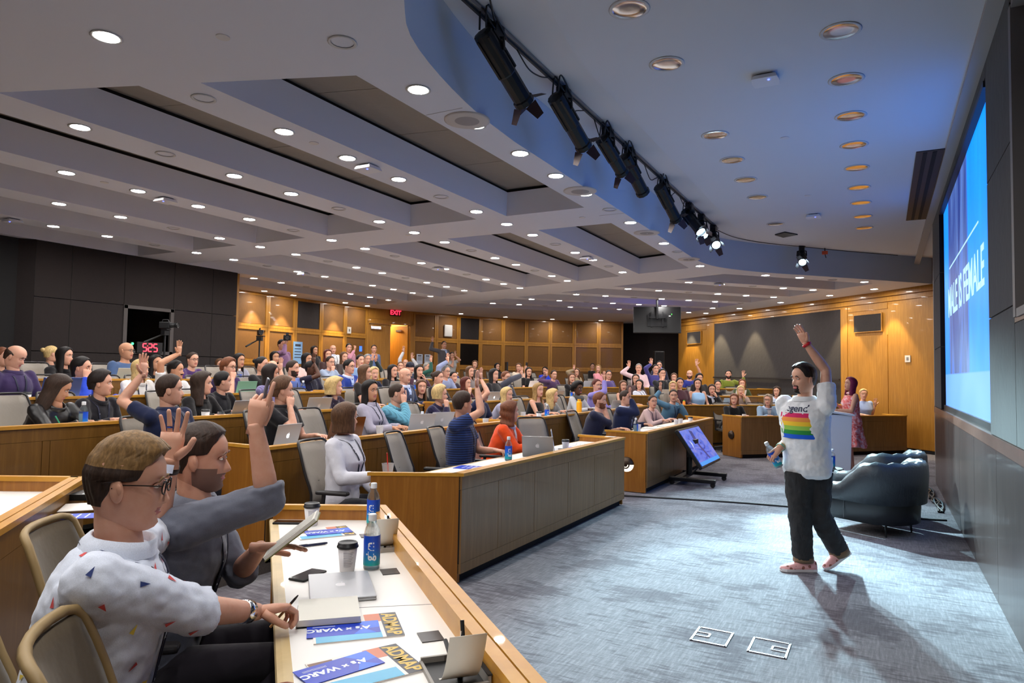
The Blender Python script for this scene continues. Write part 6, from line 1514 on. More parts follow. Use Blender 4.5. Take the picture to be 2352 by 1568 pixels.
# floor box covers
FBR = mat('floor_box_steel', sr(128, 128, 136), .45, .6)
for i, (x0, x1, sx) in enumerate(((-1.01, -.81, -1), (-.68, -.49, 1))):
    xc, yc = (x0 + x1) / 2, 4.265; w_, d_ = .2, .23
    t = thing('floor_box', 'square steel-rimmed floor box cover in the carpet, the %s one' % ('left' if i == 0 else 'right'), 'floor box', (xc, yc, 0), 0, 'floor box covers')
    b = MB()
    for cx_, cy_, sx_, sy_ in ((0, d_ / 2, w_, .012), (0, -d_ / 2, w_, .012), (w_ / 2, 0, .012, d_ + .012), (-w_ / 2, 0, .012, d_ + .012)): b.box((cx_, cy_, .003), (sx_, sy_, .006))
    b.build('rim', FBR, t); MB().box((0, 0, .001), (w_ - .012, d_ - .012, .002)).build('carpet_insert', CARPET, t)
    b = MB()
    for cx_, cy_, sx_, sy_ in ((sx * .06, .03, .09, .008), (sx * .06, -.03, .09, .008), (sx * .017, 0, .012, .06)): b.box((cx_, cy_, .004), (sx_, sy_, .005))
    b.build('cable_flap', FBR, t)
# hanging monitor seen from behind
t = thing('hanging_monitor', 'black monitor hung from the ceiling on a pole, seen from behind', 'monitor', (-5.25, 17.75, 3.05))
qh = Matrix.Rotation(radians(20), 3, 'Z') @ Matrix.Rotation(radians(-12), 3, 'X')
MB().box((0, 0, 0), (1.24, .06, .72), M=qh).build('casing', BLACK, t, bevel=.01)
MB().box(qh @ Vector((0, .04, 0)), (1.18, .01, .66), M=qh).build('screen', mat('hang_screen', (0, 0, 0), .3, emit=sr(40, 70, 255), es=2.2), t)
b = MB(); b.box(qh @ Vector((-.15, -.05, 0)), (.04, .05, .42), M=qh); b.box(qh @ Vector((.15, -.05, 0)), (.04, .05, .42), M=qh); b.box(qh @ Vector((0, -.06, .05)), (.42, .05, .06), M=qh); b.box(qh @ Vector((0, -.04, -.02)), (.5, .02, .34), M=qh); b.build('mount', BLACKM, t)
MB().tube([qh @ Vector((0, -.09, 0)), qh @ Vector((0, -.09, .2)), (0, 0, .54)], .03, 10).build('pole', BLACKM, t)
MB().box(qh @ Vector((.33, -.036, .1)), (.05, .01, .02), M=qh).build('port_label', mat('label_white', sr(200, 200, 205), .5), t); MB().box(qh @ Vector((.38, -.036, .15)), (.014, .01, .03), M=qh).build('status_light', mat('led_green', (0, 0, 0), .5, emit=(.1, .9, .1), es=3), t)
# loudspeaker on a stand in the dark niche
t = thing('loudspeaker', 'black loudspeaker on a pole with a blue light in the dark corner niche', 'speaker', (-7.0, 23.9, .6), radians(-60))
MB().prism([(-.16, -.18), (.16, -.18), (.16, .18), (-.16, .18)], 1.15, 1.85).build('cabinet', BLACK, t, bevel=.02); MB().box((.165, 0, 1.5), (.01, .3, .6)).build('grille', fabric('spk_grille', sr(24, 24, 26), .9, 600), t)
MB().tube([(0, 0, .02), (0, 0, 1.15)], .02, 8).build('pole', BLACKM, t); MB().ball((.175, .05, 1.25), .018, 8, 6).build('status_light', mat('led_blue2', (0, 0, 0), .5, emit=(.1, .15, 1), es=12), t)
b = MB()
for k in range(3): b.tube([(0, 0, .5), (.4 * cos(2.1 * k), .4 * sin(2.1 * k), 0.01)], .012, 6)
b.build('tripod', BLACKM, t)
# red digital clock, green light in the booth window
RED = mat('led_red', (0, 0, 0), .4, emit=(1, .03, .05), es=7)
t = thing('digital_clock', 'black digital clock with glowing red digits 5:25 in the booth window', 'clock', (XB + .06, 7.93, 1.93))
MB().box((-.02, 0, 0), (.05, .5, .2)).build('casing', BLACK, t)
RX = Matrix(((0, 0, 1), (1, 0, 0), (0, 1, 0)))
SEGS = {'5': 'afgcd', '2': 'abged'}
dg_ = MB()
def seg7(ch_, y0):
    P_ = {'a': (0, .07, 1), 'g': (0, 0, 1), 'd': (0, -.07, 1), 'b': (.035, .035, 0), 'c': (.035, -.035, 0), 'f': (-.035, .035, 0), 'e': (-.035, -.035, 0)}
    for s in SEGS[ch_]: yy, zz, hz_ = P_[s]; dg_.box((.008, y0 + yy, zz), (.006, .06 if hz_ else .017, .017 if hz_ else .058))
for ch_, y0 in (('5', -.105), ('2', .0), ('5', .105)): seg7(ch_, y0)
for zz in (.03, -.03): dg_.box((.008, -.052, zz), (.006, .014, .014))
dg_.build('digits', RED, t)
t = thing('indicator_light', 'small green indicator light left of the red clock digits', 'light', (XB + .05, 7.60, 1.99)); MB().ball((0, 0, 0), .022, 10, 7).build('lamp', mat('led_green2', (0, 0, 0), .5, emit=(.05, .9, .2), es=5), t); MB().box((-.03, 0, 0), (.04, .06, .06)).build('housing', BLACK, t)
# exit sign
ex = DOORA.lerp(DOORB, .42) + dn * .05
t = thing('exit_sign', 'glowing red EXIT sign above the doorway', 'sign', (*ex, 3.50), atan2(dd.y, dd.x))
MB().box((0, 0, 0), (.40, .03, .2)).build('plate', mat('exit_plate', sr(40, 10, 10), .4), t)
lettering('letters', 'EXIT', .2, mat('exit_red', (0, 0, 0), .4, emit=(1, .02, .05), es=4), t, Vector((0, -.02 if False else .02, 0)), Matrix(((-1, 0, 0), (0, 0, 1), (0, 1, 0))), .002, .006)
# notices, switch plates, white box on the back wall
PAP = mat('notice_paper', sr(205, 214, 232), .8); PAPB = mat('notice_blue', sr(120, 160, 205), .8); INK = mat('ink', sr(50, 50, 60), .8)
def notice(p, ang, w_, h_, m, label, lines=3, head=None):
    t = thing('notice', label, 'notice', (*p,), ang); MB().box((0, 0, 0), (.006, w_, h_)).build('sheet', m, t)
    b = MB()
    for i in range(lines): b.box((.004, 0, h_ * .18 - i * h_ * .13), (.002, w_ * .7, h_ * .035))
    b.build('print', INK, t)
    if head: MB().box((.004, 0, h_ * .34), (.002, w_ * .6, h_ * .1)).build('heading', INK, t)
    return t
notice((-14.49, 14.05, 2.05), 0, .34, .62, PAPB, 'tall pale blue printed notice on the wood panelling', 4, 1)
c_, d_ = cols[8], cols[9]
for i, f_ in enumerate((.28, .62)):
    p_ = d_.lerp(c_, f_); dv = (c_ - d_).normalized(); nn_ = Vector((dv.y, -dv.x))
    notice((*(p_ + nn_ * .035), 2.0), atan2(nn_.y, nn_.x), .24, .34, PAP, 'white paper notice right of the doorway, the %s one of two' % ('left' if i == 0 else 'right'), 3, 1)
p_ = cols[8].lerp(cols[7], .5); dv = (cols[7] - cols[8]).normalized(); nn_ = Vector((dv.y, -dv.x))
t = thing('wall_box', 'rounded white box high on the wood panelling right of the doorway', 'box', (*(p_ + nn_ * .05), 3.02), atan2(nn_.y, nn_.x)); MB().box((0, 0, 0), (.06, .34, .42)).build('cover', mat('cream_plastic', sr(200, 196, 190), .5), t, bevel=.05)
t = thing('wall_switch', 'small pale switch plate on the wood panelling left of the doorway', 'switch', (-14.50, 16.15, 2.82)); MB().box((0, 0, 0), (.02, .16, .2)).build('plate', mat('ivory', (1, 1, 1)), t); MB().box((.012, 0, 0), (.006, .06, .08)).build('rocker', GREYT, t)
# dark monitors on the back desk
for i, (x, y) in enumerate(((-10.6, 19.2), (-10.15, 19.75))):
    t = thing('desk_monitor', 'dark computer monitor on the back desk, the %s one of two' % ('left' if i == 0 else 'right'), 'monitor', (x, y, 1.34), radians(35 - 10 * i)); MB().box((0, 0, .38), (.05, .6, .42)).build('casing', BLACK, t); MB().box((0, 0, .1), (.04, .06, .2)).build('stand', BLACKM, t); MB().box((0, 0, .008), (.2, .26, .016)).build('foot', BLACKM, t)
t = thing('control_desk', 'dark control desk carrying the two monitors at the back', 'desk', (-10.3, 19.5, .6), radians(40)); MB().box((0, 0, .72), (.7, 1.8, .04)).build('top', BLACK, t); 
for yy in (-.85, .85): MB().box((0, yy, .35), (.6, .04, .7)).build('end_panel', BLACK, t)
# cameras on tripods
def tripod(x, y, z0, ztop, label, rz=0, fl=False):
    t = thing('tripod', label, 'tripod', (x, y, z0), rz); h = ztop - z0
    for k in range(3):
        a = 2 * pi * k / 3 + .6; MB().tube([(0, 0, h * .62), (.42 * cos(a), .42 * sin(a), .005)], [.022, .014], 6).build('leg', BLACK, t)
    MB().tube([(0, 0, h * .55), (0, 0, h)], .016, 8).build('column', BLACK, t); MB().ball((0, 0, h * .62), .04, 10, 6).build('collar', BLACK, t)
    hd_ = MB(); hd_.box((0, 0, h + .03), (.1, .09, .08)); hd_.box((.02, 0, h + .085), (.16, .08, .02)); hd_.build('fluid_head', BLACK, t); MB().tube([(-.03, .02, h + .02), (-.16, -.26, h - .14)], [.012, .018], 6).build('pan_handle', BLACK, t); return t
def video_camera(x, y, z, rz, label):
    t = thing('video_camera', label, 'camera', (x, y, z), rz); t.scale = (.72, .72, .72)
    MB().box((0, 0, .085), (.24, .13, .15)).build('body', BLACK, t, bevel=.012); MB().lathe([(.055, .1), (.062, .14), (.05, .22), (.065, .28), (.065, .30), (.05, .29)], 14, (0, 0, .085), M=Matrix.Rotation(pi / 2, 3, 'Y')).build('lens', BLACK, t); MB().tube([(-.08, 0, .16), (-.06, 0, .21), (.06, 0, .21), (.08, 0, .16)], .014, 6).build('handle', BLACK, t); MB().box((-.02, .09, .13), (.1, .02, .08)).build('flip_screen', GREYT, t); return t
tripod(-11.3, 9.9, .6, 2.16, 'black tripod with long pan handle in front of the panelled back wall', .4)
video_camera(-11.3, 9.9, 2.257, -.6, 'black video camera on the tripod before the panelled back wall')
t = tripod(-10.6, 7.3, .6, 2.12, 'slim dark stand in front of the dark booth panels')
video_camera(-10.6, 7.3, 2.217, .5, 'dark camera with red trim on the stand before the booth panels')
t = thing('photo_camera', 'black photo camera held overhead by the standing photographer', 'camera', (-11.68, 11.0, 2.28), -.7)
MB().box((0, 0, 0), (.1, .16, .12)).build('body', BLACK, t, bevel=.015); MB().lathe([(.045, .04), (.05, .1), (.045, .17), (.055, .2), (.04, .19)], 14, (0, 0, 0), M=Matrix.Rotation(pi / 2, 3, 'Y')).build('lens', BLACK, t); MB().box((0, 0, .085), (.06, .06, .05)).build('flash_hump', BLACK, t)
t = thing('phone', 'phone with bright blue screen held up by the standing person in pink at the back', 'phone', (-13.14, 15.13, 2.2), -.5); MB().box((0, 0, 0), (.012, .09, .16)).build('body', BLACK, t); MB().box((.008, 0, 0), (.002, .08, .15)).build('screen', mat('phone_glow', (0, 0, 0), .3, emit=sr(60, 110, 255), es=2.5), t)
# ================================================================ things on the desks
CLEAR = mat('clear_plastic', sr(225, 240, 245), .05, trans=.9, ior=1.2, alpha=.55); WATER = mat('bottle_water', sr(190, 225, 240), .05, trans=.6, ior=1.2)
CAPW = mat('bottle_cap', sr(232, 236, 240), .4)
def label_mat():
    m = mat('bottle_label', sr(20, 90, 200), .4); nt, lk, b = nodes(m); tc = nt.new('ShaderNodeTexCoord'); sp = nt.new('ShaderNodeSeparateXYZ'); lk.new(tc.outputs['Generated'], sp.inputs[0])
    lk.new(ramp(nt, lk, sp.outputs[2], [(.0, sr(20, 170, 160)), (.3, sr(16, 130, 200)), (.6, sr(16, 84, 204)), (1, sr(20, 70, 190))]), b.inputs['Base Color']); return m
LABM = label_mat(); LABT = mat('label_text', sr(240, 246, 250), .5)
def make_bottle(text=True):
    t = thing('water_bottle', 'x', 'bottle', (0, 0, 0), 0, 'blue-labelled water bottles'); r = .034
    MB().lathe([(.001, 0), (r * .9, 0), (r, .006), (r, .13), (r * .98, .15), (r * .82, .172), (r * .5, .19), (.0135, .2), (.0135, .206)], 20, cap1=False).build('body', CLEAR, t, True)
    MB().lathe([(.001, .003), (r * .86, .003), (r * .93, .008), (r * .93, .128), (.001, .128)], 18).build('water', WATER, t, True)
    MB().lathe([(.0165, .2), (.017, .204), (.0165, .225), (.014, .228), (.001, .228)], 18, cap0=True).build('cap', CAPW, t)
    lb = MB(); R = [[((r + .0006) * cos(a), (r + .0006) * sin(a), z) for a in np.linspace(-2.2, 2.2, 22)] for z in (.02, .05, .09, .125, .142)]
    lb.rings(R, False, False, closed=False); lb = lb.build('label', LABM, t, True)
    if text:
        for k, ph in enumerate((0, 2.0)):
            me = text_mesh('givn', .048, 0, bold=.0012); me.materials.clear(); me.materials.append(LABT)
            for v in me.vertices: u_, w_ = v.co.x, v.co.y; a = ph - w_ / r * -1 * -1; v.co = ((r + .0012) * cos(a), (r + .0012) * sin(a), .08 + u_)
            link('lettering', me, lb)
    return t
BT = make_bottle(); bt_first = True
def bottle(x, y, z, rz, label):
    global bt_first
    if bt_first: bt_first = False; BT.location = (x, y, z); BT.rotation_euler = (0, 0, rz); BT['label'] = label; return BT
    return dup(BT, (x, y, z), rz, label)
TOP = .7355
bottle(-1.885, 2.275, TOP, radians(-62), 'blue-labelled water bottle nearest the camera beside the coffee cup')
bottle(-2.40, 2.90, TOP, radians(-75), 'blue-labelled water bottle at the far end of the near desk')
bottle(-3.12, 5.72, TOP, radians(-50), 'blue-labelled water bottle in front of the striped shirt on the second desk')
for x, y, k, rz, lb in ((-5.95, 3.38, 3, 90, 'in front of the long-haired writer in black leather'), (-7.3, 7.2, 4, 60, 'on the fourth row by the aisle'), (-4.62, 6.4, 2, 50, 'behind the turquoise checked shirt'), (-7.4, 10.0, 4, 60, 'left of the bald one in the navy suit'), (-8.7, 13.4, 5, 60, 'near the white laptop under the dark window'), (-4.46, 9.37, 2, -40, 'beside the lidded cup on the second row, right part'), (-5.9, 13.6, 3, 40, 'by the white paper laptop on the third row'), (-3.08, 9.41, 1, 80, 'at the left end of the pink sweater desk'), (-8.75, 7.3, 5, 90, 'in front of the wood wall corner at the back')):
    bottle(x, y, ZK(k) + TOP, radians(rz), 'blue-labelled water bottle ' + lb)
ZW = lambda k: ZK(k) + TOP
p_ = Vector((-2.39, 13.77)) + DU * 1.2 + DN * (1.42 * 2 + .3); bottle(p_.x, p_.y, ZW(3), 1, 'blue-labelled water bottle in front of the blue shirt with yellow print')
p_ = Vector((-2.39, 13.77)) + DU * 1.5 + DN * .3; bottle(p_.x, p_.y, ZW(1), 1, 'blue-labelled water bottle beside the pale denim jacket')
bottle(-.66, 9.3, .466, 0, 'blue-labelled water bottle on the low side table, left'); bottle(-.55, 9.38, .466, 1, 'blue-labelled water bottle on the low side table, right')
# bottle in the presenter's hand
hg, Mh, H, fd = IP['hands'][1]; hw_ = pr.matrix_world @ (H + Mh @ Vector((.075, .0, -.034)))
bt = bottle(0, 0, 0, 0, 'water bottle carried in the right hand of the presenter'); dv = Vector((-.42, -.23, .85)).normalized(); bt.rotation_euler = dv.to_track_quat('Z', 'Y').to_euler(); bt.location = hw_ - dv * .09
# other bottles
def flask(x, y, z, col, label, h=.2, r=.036, capc=(30, 30, 30)):
    t = thing('drink_flask', label, 'bottle', (x, y, z)); MB().lathe([(.001, 0), (r, 0), (r, h * .78), (r * .9, h * .84), (r * .6, h * .9)], 18, cap1=True).build('body', mat('flask_%d_%d_%d' % col, sr(*col), .4), t, True); MB().lathe([(r * .62, h * .88), (r * .66, h), (.001, h)], 16).build('cap', mat('flaskcap_%d' % capc[0], sr(*capc), .4), t); return t
flask(-4.43, 10.55, ZK(2) + TOP, (240, 170, 20), 'tall bright yellow drink bottle on the second row', .27, .045, (240, 170, 20))
flask(-8.72, 4.9, ZK(5) + TOP, (70, 180, 130), 'green drink bottle with a pale cap at far left', .2, .034, (220, 220, 220))
flask(-3.79, 14.88, ZK(2) + TOP, (236, 140, 50), 'small orange juice bottle with green cap on the angled second row', .16, .03, (110, 190, 60))
flask(-5.2, 12.2, ZK(3) + TOP, (110, 180, 230), 'pale blue flask between the rows right of the curly grey cardigan', .2, .034, (110, 180, 230))
# cups
CUPW = mat('paper_cup', sr(232, 230, 232), .6); LIDB = mat('cup_lid', sr(28, 28, 32), .4); INKG = mat('cup_print', sr(170, 170, 178), .7)
def make_cup(lid):
    t = thing('coffee_cup', 'x', 'cup', (0, 0, 0), 0, 'paper coffee cups')
    MB().lathe([(.028, .004), (.029, 0), (.030, .004), (.040, .098), (.0415, .1), (.040, .102)] if not lid else [(.028, .004), (.029, 0), (.030, .004), (.0405, .1)], 24, cap0=True, cap1=lid).build('cup', CUPW, t, True)
    if lid: MB().lathe([(.0425, .096), (.0445, .099), (.044, .104), (.0415, .106), (.040, .116), (.037, .119), (.034, .115), (.001, .114)], 24).build('lid', LIDB, t, True)
    else: MB().lathe([(.036, .085), (.001, .085)], 20, cap0=False, cap1=False).build('coffee', mat('coffee', sr(70, 44, 30), .2), t)
    pb = MB()
    for i in range(9):
        z = .024 + i * .007; r = .030 + .0105 * z / .1 + .0007; R = [[(r * cos(a), r * sin(a), z + d) for a in np.linspace(-.55, .35 + .1 * (i % 3), 7)] for d in (0, .0022)]; pb.rings(R, False, False, closed=False)
    pb.build('printed_text', INKG, t); return t
CUPS = {True: make_cup(True), False: make_cup(False)}; cfirst = {True: 1, False: 1}
def cup(x, y, z, lid, label, rz=-1.2):
    if cfirst[lid]: cfirst[lid] = 0; c = CUPS[lid]; c.location = (x, y, z); c.rotation_euler = (0, 0, rz); c['label'] = label
    else: dup(CUPS[lid], (x, y, z), rz, label)
cup(-1.95, 2.20, TOP, True, 'white coffee cup with black lid nearest the camera, beside the water bottle', -.75); cup(-2.68, 2.735, TOP, True, 'white coffee cup with black lid at the far end of the near desk', -.75)
cup(-3.04, 6.87, TOP, True, 'black-lidded cup on the orange jacket desk beside the open laptop')
cup(-4.51, 9.2, ZK(2) + TOP, True, 'black-lidded cup in front of the sleeveless black dress'); cup(-5.95, 4.57, ZK(3) + TOP, True, 'black-lidded cup in front of the long dark curls')
cup(-4.70, 5.75, ZK(2) + TOP, False, 'lidless white cup in front of the grey blouse'); cup(-4.44, 7.52, ZK(2) + TOP, False, 'lidless white cup on the second row behind the striped shirt'); cup(-4.75, 9.15, ZK(2) + TOP, False, 'lidless white cup left of the black-lidded one on the second row')
cup(-3.2, 9.9, TOP, False, 'lidless white cup in front of the navy suit'); cup(-3.05, 11.47, TOP, False, 'lidless white cup, left of two by the teal shirt'); cup(-3.05, 11.75, TOP, False, 'lidless white cup, right of two by the teal shirt'); cup(-2.98, 12.15, TOP, True, 'black-lidded cup at the right end of the pink sweater desk')
p_ = Vector((-2.39, 13.77)) + DU * .25 + DN * .25; cup(p_.x, p_.y, TOP, False, 'lidless white cup on the far angled desk by the black V-neck')
p_ = Vector((-2.39, 13.77)) + DU * 1.0 + DN * 1.7; cup(p_.x, p_.y, ZW(2), False, 'white cup in front of the black blazer')
cup(-7.3, 3.6, ZK(4) + TOP, True, 'lidded cup at far left in the fourth row')
t = thing('iced_drink', 'clear plastic cup of iced red drink with a red straw', 'cup', (-3.36, 4.22, TOP)); MB().lathe([(.001, .001), (.031, 0), (.047, .115), (.049, .117)], 22, cap1=False).build('cup', mat('frosted_plastic', sr(225, 225, 225), .3, alpha=.35), t, True); MB().lathe([(.001, .004), (.030, .004), (.036, .05), (.001, .05)], 18).build('drink', mat('red_drink', sr(190, 70, 70), .1, trans=.4), t, True); MB().tube([(.0, .01, .02), (.012, -.03, .2)], .004, 8).build('straw', mat('straw_red', sr(220, 40, 36), .4), t)
t = thing('iced_drink', 'small cup of pink drink beside the white laptop in the third row', 'cup', (-5.91, 4.72, ZK(3) + TOP)); MB().lathe([(.001, .001), (.030, 0), (.036, .09)], 18, cap1=False).build('cup', CLEAR, t, True); MB().lathe([(.001, .004), (.028, .004), (.032, .06), (.001, .06)], 16).build('drink', mat('red_drink', (1, 1, 1)), t, True)
# laptops
ALU = mat('laptop_aluminium', sr(176, 178, 182), .42, .45); KEYS = mat('keyboard', sr(30, 30, 32), .5); LOGO = mat('logo_glow', (.8, .8, .8), .4, emit=(.85, .92, 1), es=1.6); LOGOD = mat('logo_plain', sr(232, 232, 236), .3, .6)
def logo_mb(c, q, s):
    mb = MB(); pts = []
    for k in range(28):
        a = 2 * pi * k / 28; r = s * (1 - .10 * cos(2 * a) * 0 + .0) ; x, y = r * cos(a) * .92, r * sin(a)
        if abs(a) < .62 or a > 2 * pi - .62: x -= s * .26 * cos(a * 2.4 if a < pi else (2 * pi - a) * 2.4)     # bite
        if abs(a - pi / 2) < .3: y -= s * .12
        if abs(a - 3 * pi / 2) < .25: y += s * .1
        pts.append(c + q @ Vector((x, y, 0)))
    mb.add(pts, [tuple(range(28))]); lf = [(.0, 1.02), (.12, 1.3), (.36, 1.46), (.28, 1.16)]
    mb.add([c + q @ Vector((x * s, y * s, 0)) for x, y in lf], [(0, 1, 2, 3)]); return mb
def laptop(x, y, z, rz, label, ang=108, lid=ALU, glow=False, screen=sr(150, 170, 210), logo=True, s=1.0):
    """user sits on the -X side; lid back faces +X"""
    t = thing('laptop', label, 'laptop', (x, y, z), rz, 'open laptops'); W_, D_ = .31 * s, .215 * s
    MB().box((-D_ / 2, 0, .008), (D_, W_, .013)).build('base', lid, t, bevel=.003); MB().box((-D_ * .45, 0, .0149), (D_ * .5, W_ * .9, .001)).build('keyboard', KEYS, t)
    a = radians(ang); q = frame((0, 1, 0), (sin(a), 0, -cos(a)) if False else (sin(pi - a) if False else abs(sin(a)), 0, -cos(a) if False else .0))
    upv = Vector((cos(pi - a), 0, sin(a))); nv = Vector((upv.z, 0, -upv.x)); q = Matrix((Vector((0, 1, 0)), upv, nv)).transposed()
    MB().box(Vector((0, 0, .012)) + upv * D_ / 2, (W_, D_, .007), M=q).build('lid', lid, t, bevel=.003)
    MB().box(Vector((0, 0, .012)) + upv * D_ / 2 - nv * .004, (W_ * .94, D_ * .9, .001), M=q).build('screen', mat('lap_screen', (0, 0, 0), .3, emit=screen, es=.9), t)
    if logo: logo_mb(Vector((0, 0, .012)) + upv * D_ * .52 + nv * .0042, q, .022).build('logo', LOGO if glow else LOGOD, t)
    return t
laptop(-5.72, 4.82, ZK(3) + TOP, 0, 'open silver laptop in front of the short-haired black jacket', 112, ALU, False)
laptop(-4.45, 4.2, ZK(2) + TOP, radians(8), 'open silver laptop with a glowing logo behind the pointing hand', 105, ALU, True)
laptop(-4.50, 4.98, ZK(2) + TOP, radians(-20), 'open laptop with a brown reflective lid on the second row', 112, mat('lap_brown', sr(92, 58, 36), .18, .5), False, logo=False, s=1.15)
laptop(-5.83, 5.98, ZK(3) + TOP, radians(-14), 'open silver laptop on the third row left of the curly blond hair', 112, ALU)
laptop(-4.57, 6.30, ZK(2) + TOP, radians(-30), 'small open laptop by the hands of the grey blouse', 112, ALU)
laptop(-4.65, 6.80, ZK(2) + TOP, radians(-24), 'open silver laptop right of the small one on the second row', 115, ALU)
laptop(-5.85, 10.12, ZK(3) + TOP, radians(-10), 'open grey laptop with glowing logo left of the long blond hair', 110, ALU, True)
laptop(-7.3, 3.9, ZK(4) + TOP, 0, 'blue-tinted open laptop in front of the balding purple shirt', 105, mat('lap_blue', sr(70, 90, 150), .3, .6), False, logo=False, s=1.2)
laptop(-7.32, 6.2, ZK(4) + TOP, 0, 'open laptop with a teal lid behind the moustache', 105, mat('lap_teal', sr(110, 160, 140), .4, .3), False, logo=False)
laptop(-8.75, 5.5, ZK(5) + TOP, 0, 'open pale laptop at far left behind the blue jacket', 110, mat('lap_beige', sr(190, 186, 170), .5), False, logo=False)
laptop(-8.7, 7.7, ZK(5) + TOP, 0, 'open white laptop under the wood wall corner', 110, mat('lap_white', sr(226, 226, 230), .5), False, logo=False)
laptop(-7.3, 9.3, ZK(4) + TOP, radians(-10), 'open grey laptop in front of the dark blue blond person', 110, ALU, False)
laptop(-7.2, 12.7, ZK(4) + TOP, radians(-15), 'open white laptop on the fourth row seen under the dark window', 110, mat('lap_white', (1, 1, 1)), False, logo=False)
laptop(-7.25, 14.4, ZK(4) + TOP, radians(-15), 'open white laptop on the fourth row behind the bearded one', 110, mat('lap_white', (1, 1, 1)), False, logo=False)
laptop(-7.2, 17.6, ZK(4) + TOP, radians(-20), 'open white laptop on the fourth row behind the waved hand', 112, mat('lap_white', (1, 1, 1)), False, logo=False)
laptop(-5.8, 12.6, ZK(3) + TOP, radians(-20), 'open grey laptop beside the afro in the third row', 115, ALU, False)
laptop(-4.4, 12.3, ZK(2) + TOP, radians(-35), 'open light laptop right of the yellow drink bottle', 112, ALU, False)
laptop(-3.02, 6.15, TOP, radians(-70), 'open laptop of the striped shirt seen from its dark side, second front desk', 112, mat('lap_grey', sr(150, 150, 152), .3, .8), False)
laptop(-3.12, 6.75, TOP, radians(-155), 'open laptop facing the camera side by the orange jacket', 100, ALU, True)
for i, (s_, o_, k, lb, mt) in enumerate(((1.0, 1.42 + .34, 2, 'pale blue open laptop on the angled second row', mat('lap_sky', sr(150, 180, 210), .4, .3)), (2.4, 2.84 + .34, 3, 'white open laptop with glowing logo behind the long pale hair', mat('lap_white', (1, 1, 1))), (3.1, 1.42 + .34, 2, 'white open laptop lit blue-white left of the presenter', mat('lap_white', (1, 1, 1))), (.3, 2.84 + .34, 3, 'small bright-screened laptop by the dark bob', ALU))):
    p_ = Vector((-2.39, 13.77)) + Vector((-1.42, .59)) * 0 + DU * s_ + DN * o_; laptop(p_.x, p_.y, ZW(k), atan2(-DN.y, -DN.x), lb, 110, mt, i == 1, logo=i == 1)
# closed laptop on the near desk
AZ = atan2(AU.y, AU.x)       # along the near desk, away from the camera
def onA(p, z=TOP): return (p[0], p[1], z)
t = thing('laptop', 'closed silver laptop under the writing hand on the near desk', 'laptop', (-1.81, 2.01, TOP), radians(136))
MB().box((0, 0, .006), (.33, .232, .010)).build('base', ALU, t, bevel=.004); MB().box((0, 0, .0135), (.33, .232, .005)).build('lid', ALU, t, bevel=.0024)
logo_mb(Vector((0, 0, .0163)), Matrix.Rotation(radians(-90), 3, 'Z'), .022).build('logo', LOGOD, t)
b = MB()
for xx, w_ in ((.02, .045), (.055, .014), (.082, .014)): b.box((-.1652, xx, .007), (.001, w_, .005))
b.build('ports', BLACK, t)
# notebook with spiral
t = thing('notebook', 'open white spiral notebook under the hand of the person in the white shirt', 'notebook', (-1.65, 1.775, TOP + .0036), radians(134))
MB().box((0, 0, .0115), (.21, .2, .02)).build('pages', mat('paper', (1, 1, 1)), t); MB().box((0, 0, .0008), (.214, .205, .0016)).build('cover', BLACK, t)
b = MB()
for i in range(12): b.lathe([(.006, -.001), (.007, 0), (.006, .001)], 8, (.105, -.09 + i * .0163, .014), M=Matrix.Rotation(pi / 2, 3, 'X'), cap0=False, cap1=False)
b.build('spiral', CHROME, t)
# phone, pens
t = thing('phone', 'black smartphone lying beside the closed laptop on the near desk', 'phone', (-2.03, 2.06, TOP), radians(152) + pi / 2 * 0 - .95); MB().box((0, 0, .005), (.15, .075, .009)).build('body', BLACK, t, bevel=.004); MB().box((0, 0, .0098), (.142, .068, .0006)).build('screen', mat('glass_black', (1, 1, 1)), t)
t = thing('pen', 'dark blue pen lying on the near desk between the cups', 'pen', (-2.36, 2.42, TOP + .006), radians(62)); MB().tube([(-.07, 0, 0), (.06, 0, 0), (.07, 0, 0)], [.006, .006, .004], 8).build('barrel', mat('pen_navy', sr(30, 36, 66), .4), t); MB().box((-.045, 0, .006), (.04, .003, .002)).build('clip', BLACK, t)
t = thing('tablet', 'dark slim case at the far corner of the near desk', 'tablet', (-2.80, 2.72, TOP), radians(30)); MB().box((0, 0, .005), (.2, .07, .01)).build('case', BLACK, t, bevel=.003); MB().box((0, 0, .0103), (.19, .06, .0006)).build('cover', mat('glass_black', (1, 1, 1)), t)
